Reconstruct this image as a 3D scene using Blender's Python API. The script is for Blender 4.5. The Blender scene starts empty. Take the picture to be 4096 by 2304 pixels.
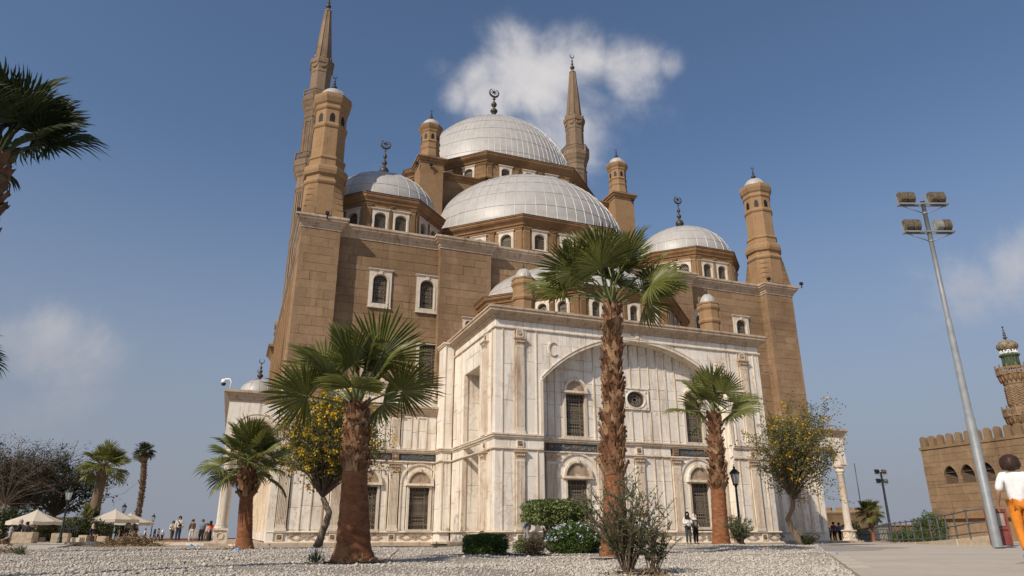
import bpy, math, random
import numpy as np
from math import sin, cos, pi, sqrt, atan2, radians, asin
from mathutils import Vector, Matrix, Quaternion
rng = random.Random(11)
nr = np.random.default_rng(7)
SC = bpy.context.scene
COL = SC.collection

# ------------------------------------------------------------- camera, sky, sun, exposure
camd = bpy.data.cameras.new('camera'); cam = bpy.data.objects.new('camera', camd); COL.objects.link(cam)
camd.sensor_width = 36.0; camd.lens = 2778.7 / 4096 * 36
camd.clip_start = 0.1; camd.clip_end = 20000
CAM_H = 0.567
cam.location = (0, 0, CAM_H)
PITCH, YAW = radians(19.464), radians(21.045)
cam.rotation_euler = (pi / 2 + PITCH, 0, -YAW)
SC.camera = cam
FWD = Vector((sin(YAW), cos(YAW), 0)); RGT = Vector((cos(YAW), -sin(YAW), 0))

SUN_DIR = Vector((2.70, 1.60, -2.45)).normalized()          # the way the light travels
sund = bpy.data.lights.new('sun', 'SUN'); sund.energy = 4.3; sund.angle = radians(0.5); sund.color = (1.0, 0.90, 0.76)
suno = bpy.data.objects.new('sun', sund); COL.objects.link(suno)
suno.rotation_euler = SUN_DIR.to_track_quat('-Z', 'Y').to_euler(); suno.location = (-60, -20, 90)
W = bpy.data.worlds.new('World'); SC.world = W; W.use_nodes = True
SC.view_settings.view_transform = 'Standard'; SC.view_settings.look = 'None'
SC.view_settings.exposure = 0.0; SC.view_settings.gamma = 1.0; SC.view_settings.use_curve_mapping = False
SC.cycles.max_bounces = 6; SC.cycles.transparent_max_bounces = 12; SC.cycles.volume_bounces = 1

def nd(nt, t, **kw):
    n = nt.nodes.new(t)
    for k, v in kw.items(): setattr(n, k, v)
    return n
def pix_dir(x, y):
    """direction through a pixel of the 4096 px photograph (used only to measure where the clouds stand)"""
    f = 2778.7
    fw = Vector((sin(YAW) * cos(PITCH), cos(YAW) * cos(PITCH), sin(PITCH)))
    up = RGT.cross(fw)
    return (fw + RGT * ((x - 2048) / f) - up * ((y - 1152) / f)).normalized()

def make_world():
    nt = W.node_tree; nt.nodes.clear()
    out = nd(nt, 'ShaderNodeOutputWorld'); bg = nd(nt, 'ShaderNodeBackground')
    sky = nd(nt, 'ShaderNodeTexSky', sky_type='NISHITA'); sky.sun_disc = False
    sky.sun_elevation = asin(-SUN_DIR.z); sky.sun_rotation = atan2(-SUN_DIR.x, -SUN_DIR.y) % (2 * pi)
    sky.altitude = 50; sky.air_density = 1.0; sky.dust_density = 1.5; sky.ozone_density = 3.4
    bg.inputs['Strength'].default_value = 0.112
    tc = nd(nt, 'ShaderNodeTexCoord')
    sep = nd(nt, 'ShaderNodeSeparateXYZ'); nt.links.new(tc.outputs['Generated'], sep.inputs[0])
    mx = nd(nt, 'ShaderNodeMath', operation='MAXIMUM'); mx.inputs[1].default_value = 0.012
    nt.links.new(sep.outputs['Z'], mx.inputs[0])
    cmb = nd(nt, 'ShaderNodeCombineXYZ')
    nt.links.new(sep.outputs['X'], cmb.inputs['X']); nt.links.new(sep.outputs['Y'], cmb.inputs['Y']); nt.links.new(mx.outputs[0], cmb.inputs['Z'])
    nt.links.new(cmb.outputs[0], sky.inputs['Vector'])
    def math_(op, a, b=None, clamp=False):
        m = nd(nt, 'ShaderNodeMath', operation=op, use_clamp=clamp)
        for i, v in enumerate((a, b)):
            if v is None: continue
            if isinstance(v, (int, float)): m.inputs[i].default_value = v
            else: nt.links.new(v, m.inputs[i])
        return m.outputs[0]
    # clouds: cumulus banks that stand in given directions, torn up by noise
    noise = nd(nt, 'ShaderNodeTexNoise'); noise.inputs['Scale'].default_value = 9.0; noise.inputs['Detail'].default_value = 7.0
    noise.inputs['Roughness'].default_value = 0.58; noise.inputs['Distortion'].default_value = 0.25
    nt.links.new(tc.outputs['Generated'], noise.inputs['Vector'])
    n2 = nd(nt, 'ShaderNodeTexNoise'); n2.inputs['Scale'].default_value = 3.1; n2.inputs['Detail'].default_value = 4.0
    nt.links.new(tc.outputs['Generated'], n2.inputs['Vector'])
    total = None
    # x, y, spread (radians), weight
    banks = [(2110, 250, .060, 1.0), (2260, 300, .065, .95), (2010, 335, .055, .9), (2420, 230, .050, .9), (2560, 240, .052, .95), (2610, 310, .045, .7), (2400, 340, .06, .7), (2340, 430, .055, .6),
             (1900, 360, .035, .75), (2330, 520, .10, .72), (2240, 600, .08, .6), (1840, 260, .035, .55), (2740, 240, .026, .6), (1880, 470, .04, .45),
             (1500, 660, .03, .45), (1640, 690, .03, .4), (220, 1370, .055, 1.0), (110, 1350, .045, .9), (330, 1385, .04, .8), (230, 1600, .05, .6), (100, 1690, .055, .6),
             (3960, 1130, .06, .85), (4060, 1090, .06, .9), (3850, 1200, .05, .6), (3700, 1010, .04, .25), (3560, 1800, .06, .25), (3830, 1480, .03, .3), (2420, 700, .09, .3), (2560, 420, .07, .55)]
    for x, y, s, w in banks:
        if y < 620 and 1800 < x < 2800: x, y, s = x - 62, y + 18, s * .88
        d = pix_dir(x, y)
        dp = nd(nt, 'ShaderNodeVectorMath', operation='DOT_PRODUCT'); dp.inputs[1].default_value = d
        nt.links.new(tc.outputs['Generated'], dp.inputs[0])
        e = math_('MULTIPLY', math_('SUBTRACT', dp.outputs['Value'], 1.0), 2.0 / (s * s) * 0.55)
        g = math_('MULTIPLY', math_('EXPONENT', e), w)
        total = g if total is None else math_('MAXIMUM', total, g)
    # a few thin torn clouds everywhere else too
    far = math_('MULTIPLY', math_('SUBTRACT', n2.outputs['Fac'], 0.62, True), 1.2)
    dens = math_('ADD', total, far)
    m = math_('ADD', math_('MULTIPLY', noise.outputs['Fac'], 1.5), -0.95)
    c = math_('ADD', dens, m)
    mr = nd(nt, 'ShaderNodeMapRange', interpolation_type='SMOOTHERSTEP'); mr.inputs['From Min'].default_value = 0.05; mr.inputs['From Max'].default_value = 0.95
    nt.links.new(c, mr.inputs['Value'])
    cov = math_('MULTIPLY', mr.outputs[0], math_('MINIMUM', math_('MULTIPLY', dens, 1.7), 1.0))
    cov = math_('MULTIPLY', cov, 0.93)
    mix = nd(nt, 'ShaderNodeMix', data_type='RGBA')
    nt.links.new(cov, mix.inputs['Factor']); nt.links.new(sky.outputs[0], mix.inputs['A'])
    n3 = nd(nt, 'ShaderNodeTexNoise'); n3.inputs['Scale'].default_value = 14.0; n3.inputs['Detail'].default_value = 5.0; nt.links.new(tc.outputs['Generated'], n3.inputs['Vector'])
    cm = nd(nt, 'ShaderNodeMix', data_type='RGBA'); nt.links.new(n3.outputs['Fac'], cm.inputs['Factor']); cm.inputs['A'].default_value = (4.6, 4.6, 5.0, 1); cm.inputs['B'].default_value = (8.0, 7.5, 7.1, 1); nt.links.new(cm.outputs['Result'], mix.inputs['B'])  # noise puts lit and shaded tones into the cloud colour
    # dusty air over the horizon
    hz = nd(nt, 'ShaderNodeMapRange', interpolation_type='SMOOTHSTEP'); hz.inputs['From Min'].default_value = 0.0; hz.inputs['From Max'].default_value = 0.52
    hz.inputs['To Min'].default_value = 0.95; hz.inputs['To Max'].default_value = 0.0
    nt.links.new(mx.outputs[0], hz.inputs['Value'])
    mix2 = nd(nt, 'ShaderNodeMix', data_type='RGBA'); nt.links.new(hz.outputs[0], mix2.inputs['Factor'])
    nt.links.new(mix.outputs['Result'], mix2.inputs['A']); mix2.inputs['B'].default_value = (2.50, 2.72, 3.28, 1)
    nt.links.new(mix2.outputs['Result'], bg.inputs['Color']); nt.links.new(bg.outputs[0], out.inputs['Surface'])
make_world()

# ------------------------------------------------------------- materials
class NT:
    def __init__(s, name):
        s.m = bpy.data.materials.new(name); s.m.use_nodes = True; s.t = s.m.node_tree
        s.b = s.t.nodes['Principled BSDF']; s.L = s.t.links
        s.geo = None
    def n(s, t, **kw): return nd(s.t, t, **kw)
    def pos(s):
        if s.geo is None: s.geo = s.n('ShaderNodeNewGeometry')
        return s.geo.outputs['Position']
    def obj(s):
        return s.n('ShaderNodeTexCoord').outputs['Object']
    def rand(s):
        if s.geo is None: s.geo = s.n('ShaderNodeNewGeometry')
        oi = s.n('ShaderNodeObjectInfo')
        a = s.math('ADD', oi.outputs['Random'], s.geo.outputs['Random Per Island'])
        return s.math('FRACT', a)
    def island(s):
        if s.geo is None: s.geo = s.n('ShaderNodeNewGeometry')
        return s.geo.outputs['Random Per Island']
    def math(s, op, a, b=0.0, clamp=False):
        m = s.n('ShaderNodeMath', operation=op, use_clamp=clamp)
        for i, v in enumerate((a, b)):
            if isinstance(v, (int, float)): m.inputs[i].default_value = v
            else: s.L.new(v, m.inputs[i])
        return m.outputs[0]
    def noise(s, scale, detail=4, rough=.55, vec=None, stretch=None, dist=0.0):
        v = vec if vec is not None else s.pos()
        if stretch:
            mp = s.n('ShaderNodeMapping'); mp.inputs['Scale'].default_value = stretch; s.L.new(v, mp.inputs['Vector']); v = mp.outputs[0]
        n = s.n('ShaderNodeTexNoise'); n.inputs['Scale'].default_value = scale; n.inputs['Detail'].default_value = detail
        n.inputs['Roughness'].default_value = rough; n.inputs['Distortion'].default_value = dist
        s.L.new(v, n.inputs['Vector']); return n.outputs['Fac']
    def ramp(s, fac, stops):
        r = s.n('ShaderNodeValToRGB'); e = r.color_ramp.elements
        while len(e) < len(stops): e.new(0.5)
        for el, (p, c) in zip(e, stops):
            el.position = p; el.color = (c, c, c, 1) if isinstance(c, (int, float)) else (*c, 1)
        s.L.new(fac, r.inputs['Fac']); return r.outputs['Color']
    def mix(s, fac, a, b, mode='MIX'):
        m = s.n('ShaderNodeMix', data_type='RGBA', blend_type=mode)
        for k, v in (('Factor', fac), ('A', a), ('B', b)):
            if isinstance(v, (int, float)): m.inputs[k].default_value = v
            elif isinstance(v, tuple): m.inputs[k].default_value = (*v, 1)
            else: s.L.new(v, m.inputs[k])
        return m.outputs['Result']
    def bump(s, h, strength=.5, dist=.02):
        b = s.n('ShaderNodeBump'); b.inputs['Strength'].default_value = strength; b.inputs['Distance'].default_value = dist
        s.L.new(h, b.inputs['Height']); s.L.new(b.outputs[0], s.b.inputs['Normal'])
    def set(s, col, rough=.8, metal=0.0, spec=.3):
        if isinstance(col, tuple): s.b.inputs['Base Color'].default_value = (*col, 1)
        else: s.L.new(col, s.b.inputs['Base Color'])
        if isinstance(rough, (int, float)): s.b.inputs['Roughness'].default_value = rough
        else: s.L.new(rough, s.b.inputs['Roughness'])
        s.b.inputs['Metallic'].default_value = metal; s.b.inputs['Specular IOR Level'].default_value = spec
        return s.m

M = {}
def m_marble(name, light, mid, dark, stain, sw=1.0):
    t = NT(name)
    r = t.rand()
    base = t.ramp(r, [(0, mid), (.35, light), (.7, tuple(.5 * (a + b) for a, b in zip(light, mid))), (1, light)])
    n1 = t.noise(.7, 5, .6); n2 = t.noise(4.2, 7, .7, dist=.2); n3 = t.noise(30, 3, .6)
    c = t.mix(t.ramp(n2, [(.34, .0), (.66, .7)]), base, mid)
    st = t.noise(1.0, 5, .62, stretch=(2.6, 2.6, .33), dist=.5)
    c = t.mix(t.math('MULTIPLY', t.ramp(st, [(.52, 0.0), (.74, .62)]), sw), c, stain)
    c = t.mix(t.ramp(n1, [(.5, 0.0), (.75, .5)]), c, dark)
    vn = t.noise(1.1, 7, .72, dist=.7); vm = t.ramp(t.noise(.55, 3, .6), [(.48, 0.0), (.62, 1.0)])
    c = t.mix(t.math('MULTIPLY', t.ramp(vn, [(.47, 0.0), (.497, .5), (.503, .5), (.53, 0.0)]), vm), c, stain)
    dr = t.noise(1.0, 4, .7, stretch=(5, 5, .22))
    c = t.mix(t.ramp(dr, [(.58, 0.0), (.66, .5)]), c, tuple(.6 * x for x in stain))
    pit = t.ramp(n3, [(.30, .85), (.40, 0.0)])
    pm = t.ramp(t.noise(2.2, 4, .6), [(.46, 0.0), (.6, 1.0)])
    c = t.mix(t.math('MULTIPLY', t.math('MULTIPLY', pit, pm), .6), c, tuple(.5 * x for x in stain))
    t.bump(t.math('ADD', t.math('MULTIPLY', n3, .5), n2), .28, .02)
    return t.set(c, .62, 0, .35)
M['marble'] = m_marble('alabaster', (.83, .785, .71), (.71, .64, .545), (.56, .47, .37), (.36, .225, .12))
M['trim'] = m_marble('alabaster_trim', (.78, .705, .595), (.63, .525, .405), (.45, .335, .225), (.29, .165, .08), 1.15)
M['trim_dark'] = m_marble('weathered_trim', (.56, .455, .345), (.42, .31, .215), (.30, .20, .125), (.15, .085, .045), 1.2)
M['white_trim'] = m_marble('white_marble_trim', (.66, .60, .515), (.55, .475, .385), (.43, .34, .25), (.36, .25, .16), .6)
t = NT('sand_mortar'); M['mortar_sand'] = t.set(t.mix(t.noise(3, 4), (.225, .142, .082), (.285, .185, .11)), .95)
t = NT('brown_joint_mortar'); M['mortar'] = t.set(t.mix(t.noise(3, 4), (.20, .12, .065), (.33, .235, .15)), .95)  # dark brown is the mortar's own colour, seen in the joints

def m_sand(name, lo, hi, dk, bmp=.5, sc=1.0):
    t = NT(name)
    r = t.rand()
    n1 = t.noise(.35, 5, .6); n2 = t.noise(3.2, 6, .65); n3 = t.noise(17 * sc, 5, .7)
    c = t.mix(t.ramp(r, [(0, 0.0), (1, 1.0)]), lo, hi)
    c = t.mix(t.ramp(n1, [(.35, 0.0), (.7, .65)]), c, tuple(.5 * (a + b) for a, b in zip(lo, dk)))
    c = t.mix(t.ramp(n2, [(.42, 0.0), (.75, .55)]), c, dk)
    st = t.noise(.8, 4, .6, stretch=(1.6, 1.6, .16), dist=.3)
    c = t.mix(t.ramp(st, [(.56, 0.0), (.74, .42)]), c, tuple(min(1, 1.28 * x) for x in hi))
    c = t.mix(t.ramp(n3, [(.28, .55), (.42, 0.0)]), c, tuple(.55 * x for x in dk))
    lg = t.noise(.16, 4, .65, dist=.6); c = t.mix(t.ramp(lg, [(.50, 0.0), (.66, .6)]), c, tuple(.72 * x for x in dk))
    sk = t.noise(1.0, 5, .7, stretch=(2.2, 2.2, .14)); c = t.mix(t.ramp(sk, [(.60, 0.0), (.70, .5)]), c, tuple(.5 * x for x in dk))
    t.bump(t.math('ADD', n2, n3), bmp * 1.0, .05)
    return t.set(c, .92, 0, .15)
M['sand'] = m_sand('sandstone', (.255, .168, .100), (.350, .236, .142), (.200, .121, .066))
M['sand_smooth'] = m_sand('dressed_sandstone', (.300, .190, .103), (.325, .208, .116), (.225, .132, .067), .25)
M['sand_dark'] = m_sand('stained_sandstone', (.255, .145, .072), (.31, .19, .105), (.155, .082, .038), .35)
M['sand_grey'] = m_sand('grey_brown_stone', (.235, .165, .112), (.28, .20, .138), (.14, .095, .062), .35)
M['citadel'] = m_sand('citadel_stone', (.25, .170, .102), (.315, .216, .132), (.15, .096, .054), .5)
t = NT('lead_sheet')
r = t.rand(); n = t.noise(1.2, 5, .6); n2 = t.noise(9, 4, .6)
c = t.mix(t.ramp(n, [(.35, 0.), (.7, 1.)]), (.415, .395, .37), (.345, .325, .30)); c = t.mix(t.ramp(n2, [(.55, 0.), (.8, .4)]), c, (.31, .285, .26))
t.bump(n2, .12, .03)
M['lead'] = t.set(c, .46, .0, .5)
M['seam'] = (lambda t: t.set(t.mix(t.noise(2, 4), (.40, .38, .35), (.50, .475, .45)), .5, .25))(NT('lead_seam'))
M['seam_dirt'] = (lambda t: t.set((.33, .295, .25), .8))(NT('dome_joint_grime'))
M['bronze'] = (lambda t: t.set(t.mix(t.noise(6, 4), (.045, .037, .032), (.105, .085, .068)), .5, .5))(NT('dark_bronze'))
M['grille'] = (lambda t: t.set(t.mix(t.noise(4, 3), (.17, .14, .105), (.27, .225, .17)), .6, .1))(NT('bronze_grille'))
M['void'] = (lambda t: t.set((.012, .010, .009), .6))(NT('painted_interior_dark'))  # near-black colour stands in for the darkness behind windows and openings
M['slate'] = (lambda t: t.set(t.mix(t.noise(3, 4), (.055, .062, .066), (.10, .105, .105)), .5))(NT('blue_grey_slate'))
M['letter'] = (lambda t: t.set(t.mix(t.noise(5, 3), (.17, .165, .15), (.27, .25, .21)), .6))(NT('raised_letter'))
M['rosette_brown'] = (lambda t: t.set(t.mix(t.noise(5, 3), (.18, .11, .06), (.30, .20, .125)), .7))(NT('brown_rosette'))

# ------------------------------------------------------------- object helpers
def link(name, me, mat, parent=None, smooth=False, world=True, **props):
    if mat is not None and not me.materials: me.materials.append(mat)
    o = bpy.data.objects.new(name, me); COL.objects.link(o)
    if parent is not None:
        o.parent = parent
        if world: o.location = -Vector(root_loc(parent))
    for k, v in props.items(): o[k] = v
    return o
def root_loc(p):
    v = Vector((0, 0, 0))
    while p is not None: v = v + p.location; p = p.parent
    return v
def thing(name, label, cat, loc=(0, 0, 0), rz=0, group=None, kind=None):
    o = bpy.data.objects.new(name, None); COL.objects.link(o); o.empty_display_size = .3
    o.location = loc; o.rotation_euler = (0, 0, rz)
    o['label'] = label; o['category'] = cat
    if group: o['group'] = group
    if kind: o['kind'] = kind
    return o
def tag(o, label, cat, group=None):
    o['label'] = label; o['category'] = cat
    if group: o['group'] = group
    return o
def np_mesh(name, V, loops, counts, smooth=False):
    me = bpy.data.meshes.new(name)
    V = np.asarray(V, np.float32).reshape(-1, 3); loops = np.asarray(loops, np.int32).ravel(); counts = np.asarray(counts, np.int32).ravel()
    me.vertices.add(len(V)); me.vertices.foreach_set('co', V.ravel())
    me.loops.add(len(loops)); me.loops.foreach_set('vertex_index', loops)
    me.polygons.add(len(counts)); st = np.zeros(len(counts), np.int32); st[1:] = np.cumsum(counts)[:-1]
    me.polygons.foreach_set('loop_start', st)
    me.update(calc_edges=True)
    if smooth: me.polygons.foreach_set('use_smooth', np.ones(len(counts), bool))
    return me

class Fr:
    """a vertical face: a runs along it, d outwards, z up"""
    def __init__(s, ox, oy, tx, ty):
        l = sqrt(tx * tx + ty * ty); s.o = (ox, oy); s.t = (tx / l, ty / l); s.n = (s.t[1], -s.t[0])
    def pt(s, a, d, z): return (s.o[0] + s.t[0] * a + s.n[0] * d, s.o[1] + s.t[1] * a + s.n[1] * d, z)
    def rz(s): return atan2(s.t[1], s.t[0])
def FRONT(v): return Fr(0, v, 1, 0)
def LEFT(u): return Fr(u, 0, 0, -1)      # a = -v
def RIGHT(u): return Fr(u, 0, 0, 1)      # a = v

class MB:
    def __init__(s): s.v = []; s.f = []; s.sm = []
    def add(s, vs, fs, sm=False):
        b = len(s.v); s.v += vs; s.f += [tuple(b + i for i in f) for f in fs]; s.sm += [sm] * len(fs); return s
    def hexa(s, p, sm=False):
        return s.add(p, [(0, 3, 2, 1), (4, 5, 6, 7), (0, 1, 5, 4), (1, 2, 6, 5), (2, 3, 7, 6), (3, 0, 4, 7)])
    def box(s, x0, x1, y0, y1, z0, z1):
        return s.hexa([(x0, y0, z0), (x1, y0, z0), (x1, y1, z0), (x0, y1, z0), (x0, y0, z1), (x1, y0, z1), (x1, y1, z1), (x0, y1, z1)])
    def fbox(s, F, a0, a1, z0, z1, d0, d1):
        P = F.pt
        return s.hexa([P(a0, d1, z0), P(a1, d1, z0), P(a1, d0, z0), P(a0, d0, z0), P(a0, d1, z1), P(a1, d1, z1), P(a1, d0, z1), P(a0, d0, z1)])
    def slab(s, F, a0, a1, z0, z1, d0, d1, c=.012):
        P = F.pt
        vs = [P(a0, d0, z0), P(a1, d0, z0), P(a1, d0, z1), P(a0, d0, z1), P(a0, d1 - c, z0), P(a1, d1 - c, z0), P(a1, d1 - c, z1), P(a0, d1 - c, z1),
              P(a0 + c, d1, z0 + c), P(a1 - c, d1, z0 + c), P(a1 - c, d1, z1 - c), P(a0 + c, d1, z1 - c)]
        return s.add(vs, [(8, 9, 10, 11), (4, 5, 9, 8), (5, 6, 10, 9), (6, 7, 11, 10), (7, 4, 8, 11), (0, 1, 5, 4), (1, 2, 6, 5), (2, 3, 7, 6), (3, 0, 4, 7)])
    def prism(s, F, poly, d0, d1, back=False):
        n = len(poly)
        vs = [F.pt(a, d1, z) for a, z in poly] + [F.pt(a, d0, z) for a, z in poly]
        fs = [tuple(range(n))] + [(i, i + n, (i + 1) % n + n, (i + 1) % n) for i in range(n)]
        if back: fs.append(tuple(range(2 * n - 1, n - 1, -1)))
        return s.add(vs, fs)
    def lathe(s, c, prof, n=24, phase=0.0, sm=True, a0=0.0, a1=2 * pi, sq=None):
        full = abs(a1 - a0 - 2 * pi) < 1e-6; m = n if full else n + 1
        vs = []
        for r, z in prof:
            for i in range(m):
                a = a0 + phase + (a1 - a0) * i / n
                vs.append((c[0] + r * cos(a), c[1] + r * sin(a), c[2] + z))
        fs = []
        for j in range(len(prof) - 1):
            for i in range(n):
                k = (i + 1) % m
                fs.append((j * m + i, j * m + k, (j + 1) * m + k, (j + 1) * m + i))
        return s.add(vs, fs, sm)
    def tube(s, pts, rad, n=8, cap=True, sm=True):
        pts = [Vector(p) for p in pts]; vs = []; fs = []
        if isinstance(rad, (int, float)): rad = [rad] * len(pts)
        up = None
        for i, p in enumerate(pts):
            d = (pts[min(i + 1, len(pts) - 1)] - pts[max(i - 1, 0)])
            if d.length < 1e-9: d = Vector((0, 0, 1))
            d.normalize()
            if up is None: up = Vector((1, 0, 0)) if abs(d.x) < .8 else Vector((0, 1, 0))
            x = (up - d * up.dot(d)).normalized(); y = d.cross(x); up = x
            for k in range(n):
                a = 2 * pi * k / n; q = p + (x * cos(a) + y * sin(a)) * rad[i]; vs.append(tuple(q))
        for i in range(len(pts) - 1):
            for k in range(n):
                k2 = (k + 1) % n; fs.append((i * n + k, i * n + k2, (i + 1) * n + k2, (i + 1) * n + k))
        if cap: fs.append(tuple(range(n - 1, -1, -1))); fs.append(tuple((len(pts) - 1) * n + k for k in range(n)))
        return s.add(vs, fs, sm)
    def sweep(s, path, prof, closed=False, sm=False):
        """mouldings: prof = (out, z) swept along a plan path, outwards = right of travel"""
        P = [Vector((p[0], p[1])) for p in path]; n = len(P); vs = []; fs = []; m = len(prof)
        for i in range(n):
            dirs = []
            if closed or i > 0: dirs.append((P[i] - P[i - 1]).normalized())
            if closed or i < n - 1: dirs.append((P[(i + 1) % n] - P[i]).normalized())
            ns = [Vector((d.y, -d.x)) for d in dirs]
            if len(ns) == 1: mi = ns[0]
            else:
                b = ns[0] + ns[1]
                mi = b / max(.2, (1 + ns[0].dot(ns[1]))) if b.length > 1e-6 else ns[0]
            for o, z in prof: vs.append((P[i].x + mi.x * o, P[i].y + mi.y * o, z))
        for i in range(n if closed else n - 1):
            j = (i + 1) % n
            for k in range(m - 1): fs.append((i * m + k, j * m + k, j * m + k + 1, i * m + k + 1))
        if not closed:
            fs.append(tuple(range(m))); fs.append(tuple((n - 1) * m + k for k in range(m - 1, -1, -1)))
        return s.add(vs, fs, sm)
    def disc(s, F, ca, cz, r, d0, d1, n=16, r0=0.0):
        """flat disc or ring on a face"""
        A = [2 * pi * i / n for i in range(n)]
        if r0 <= 0: return s.prism(F, [(ca + r * cos(a), cz + r * sin(a)) for a in A], d0, d1)
        vs = [F.pt(ca + q * cos(a), d, cz + q * sin(a)) for (q, d) in ((r, d1), (r0, d1), (r, d0), (r0, d0)) for a in A]; fs = []
        for i in range(n):
            j = (i + 1) % n
            fs += [(i, j, n + j, n + i), (2 * n + i, 2 * n + j, j, i), (n + i, n + j, 3 * n + j, 3 * n + i)]
        return s.add(vs, fs)
    def mesh(s, name):
        me = bpy.data.meshes.new(name); me.from_pydata(s.v, [], s.f)
        if any(s.sm): me.polygons.foreach_set('use_smooth', np.array(s.sm, bool))
        return me
    def build(s, name, mat, parent=None, world=True, **props):
        return link(name, s.mesh(name), M[mat] if isinstance(mat, str) else mat, parent, world=world, **props)

def octo(c, ap, n=8):
    R = ap / cos(pi / n)
    return [(c[0] + R * cos(-pi / 2 - pi / n + 2 * pi * (i + 1) / n), c[1] + R * sin(-pi / 2 - pi / n + 2 * pi * (i + 1) / n)) for i in range(n)]
def edges_frames(poly):
    """a frame per edge of a counter-clockwise plan polygon; a measured from the edge's middle"""
    out = []
    for i in range(len(poly)):
        p, q = poly[i], poly[(i + 1) % len(poly)]
        out.append((Fr((p[0] + q[0]) / 2, (p[1] + q[1]) / 2, q[0] - p[0], q[1] - p[1]), sqrt((q[0] - p[0]) ** 2 + (q[1] - p[1]) ** 2)))
    return out
# ------------------------------------------------------------- the mosque
UC, VC = 22.6, 64.2
VP, VR, VM, VW, VT = 35.2, 36.0, 44.5, 45.7, 44.9
PU0, PU1 = 12.55, 30.60
mosque = thing('mosque', 'great domed sandstone mosque with alabaster portal, silver domes and two pencil minarets', 'mosque', (22.6, 45, 0))
ROOT = mosque
def sub(name, parent=None, **props):
    """a part that only gathers its sub-parts"""
    o = bpy.data.objects.new(name, None); COL.objects.link(o); o.parent = parent or mosque; o.empty_display_size = .2
    o.location = -root_loc(parent or mosque)
    for k, v in props.items(): o[k] = v
    return o
def inst(name, me, F, a, d, z, parent, mat=None):
    o = bpy.data.objects.new(name, me); COL.objects.link(o)
    if mat and not me.materials: me.materials.append(M[mat])
    if parent is not None:
        o.parent = parent; o.location = Vector(F.pt(a, d, z)) - root_loc(parent)
    else: o.location = F.pt(a, d, z)
    o.rotation_euler = (0, 0, F.rz()); return o
def arch_hexa(mb, F, aL, aR, zfun, ztop, d0, d1, N=18):
    """solid above a curve up to ztop"""
    A = [aL + (aR - aL) * (0.5 - 0.5 * cos(pi * i / N)) for i in range(N + 1)]
    P = F.pt
    for i in range(N):
        p, q = A[i], A[i + 1]; zp, zq = min(zfun(p), ztop - .001), min(zfun(q), ztop - .001)
        mb.hexa([P(p, d1, zp), P(q, d1, zq), P(q, d0, zq), P(p, d0, zp), P(p, d1, ztop), P(q, d1, ztop), P(q, d0, ztop), P(p, d0, ztop)])
def arch_ring(mb, F, ac, zs, r0, r1, d0, d1, N=18, t0=0.0, t1=pi, sx=1.0):
    P = F.pt
    for i in range(N):
        t, u = t0 + (t1 - t0) * i / N, t0 + (t1 - t0) * (i + 1) / N
        q = lambda r, x: (ac + r * sx * cos(x), zs + r * sin(x))
        (a, b), (c, d), (e, f), (g, h) = q(r0, u), q(r0, t), q(r1, t), q(r1, u)
        mb.hexa([P(a, d1, b), P(c, d1, d), P(c, d0, d), P(a, d0, b), P(g, d1, h), P(e, d1, f), P(e, d0, f), P(g, d0, h)])

# --- facing stones: collected first, then the largest ones in view become parts, the rest one joined part
PIECES = {'marble': [], 'stone': []}
def piece(kind, mb, cx, cy, cz, area, mat):
    dist = sqrt(cx * cx + cy * cy + cz * cz)
    PIECES[kind].append((area / dist ** 2, mb, mat))
def clad(kind, F, a0, a1, z0, z1, thick=.3, L=1.2, H=.5, holes=(), mat='marble', gap=.012, jit=.012, stack=False, zbreaks=None, first=None):
    zb = [z0]
    if zbreaks: zb = [z0] + list(zbreaks) + [z1]
    else:
        n = max(1, round((z1 - z0) / H)); h = (z1 - z0) / n
        zb = [z0 + h * i + (rng.uniform(-.1, .1) * h if 0 < i < n else 0) for i in range(n + 1)]
    for h in holes:
        for e in (h[2], h[3]):
            if z0 + .02 < e < z1 - .02:
                k = min(range(len(zb)), key=lambda i: abs(zb[i] - e))
                if abs(zb[k] - e) < .35 * H and 0 < k < len(zb) - 1 and not any(abs(zb[k] - x) < 1e-6 for hh in holes for x in (hh[2], hh[3])): zb[k] = e
                elif abs(zb[k] - e) > 1e-6: zb.append(e); zb.sort()
    for k in range(len(zb) - 1):
        za, zc = zb[k], zb[k + 1]
        if zc - za < .02: continue
        iv = [(a0, a1)]
        for h in holes:
            if h[2] < zc - .01 and h[3] > za + .01:
                nv = []
                for p, q in iv:
                    if h[1] <= p or h[0] >= q: nv.append((p, q)); continue
                    if h[0] > p + .03: nv.append((p, h[0]))
                    if h[1] < q - .03: nv.append((h[1], q))
                iv = nv
        for p, q in iv:
            w = q - p
            if w < .03: continue
            m = max(1, round(w / L))
            cuts = [p]
            if m > 1:
                off = rng.uniform(.3, .7) if not stack else 0
                s = w / m
                for i in range(1, m + (1 if not stack and m > 1 else 0)):
                    c = p + (i - (.5 if (k % 2 and not stack) else 0)) * s + rng.uniform(-.16, .16) * s * (0 if stack else 1)
                    if p + .22 * s < c < q - .22 * s: cuts.append(c)
            cuts.append(q)
            for i in range(len(cuts) - 1):
                b = MB(); dj = rng.uniform(-jit, jit * .4)
                b.slab(F, cuts[i] + gap / 2, cuts[i + 1] - gap / 2, za + gap / 2, zc - gap / 2, -thick, dj, min(.014, (zc - za) * .2))
                x, y, z = F.pt((cuts[i] + cuts[i + 1]) / 2, 0, (za + zc) / 2)
                piece(kind, b, x, y, z, (cuts[i + 1] - cuts[i]) * (zc - za), mat)

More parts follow.
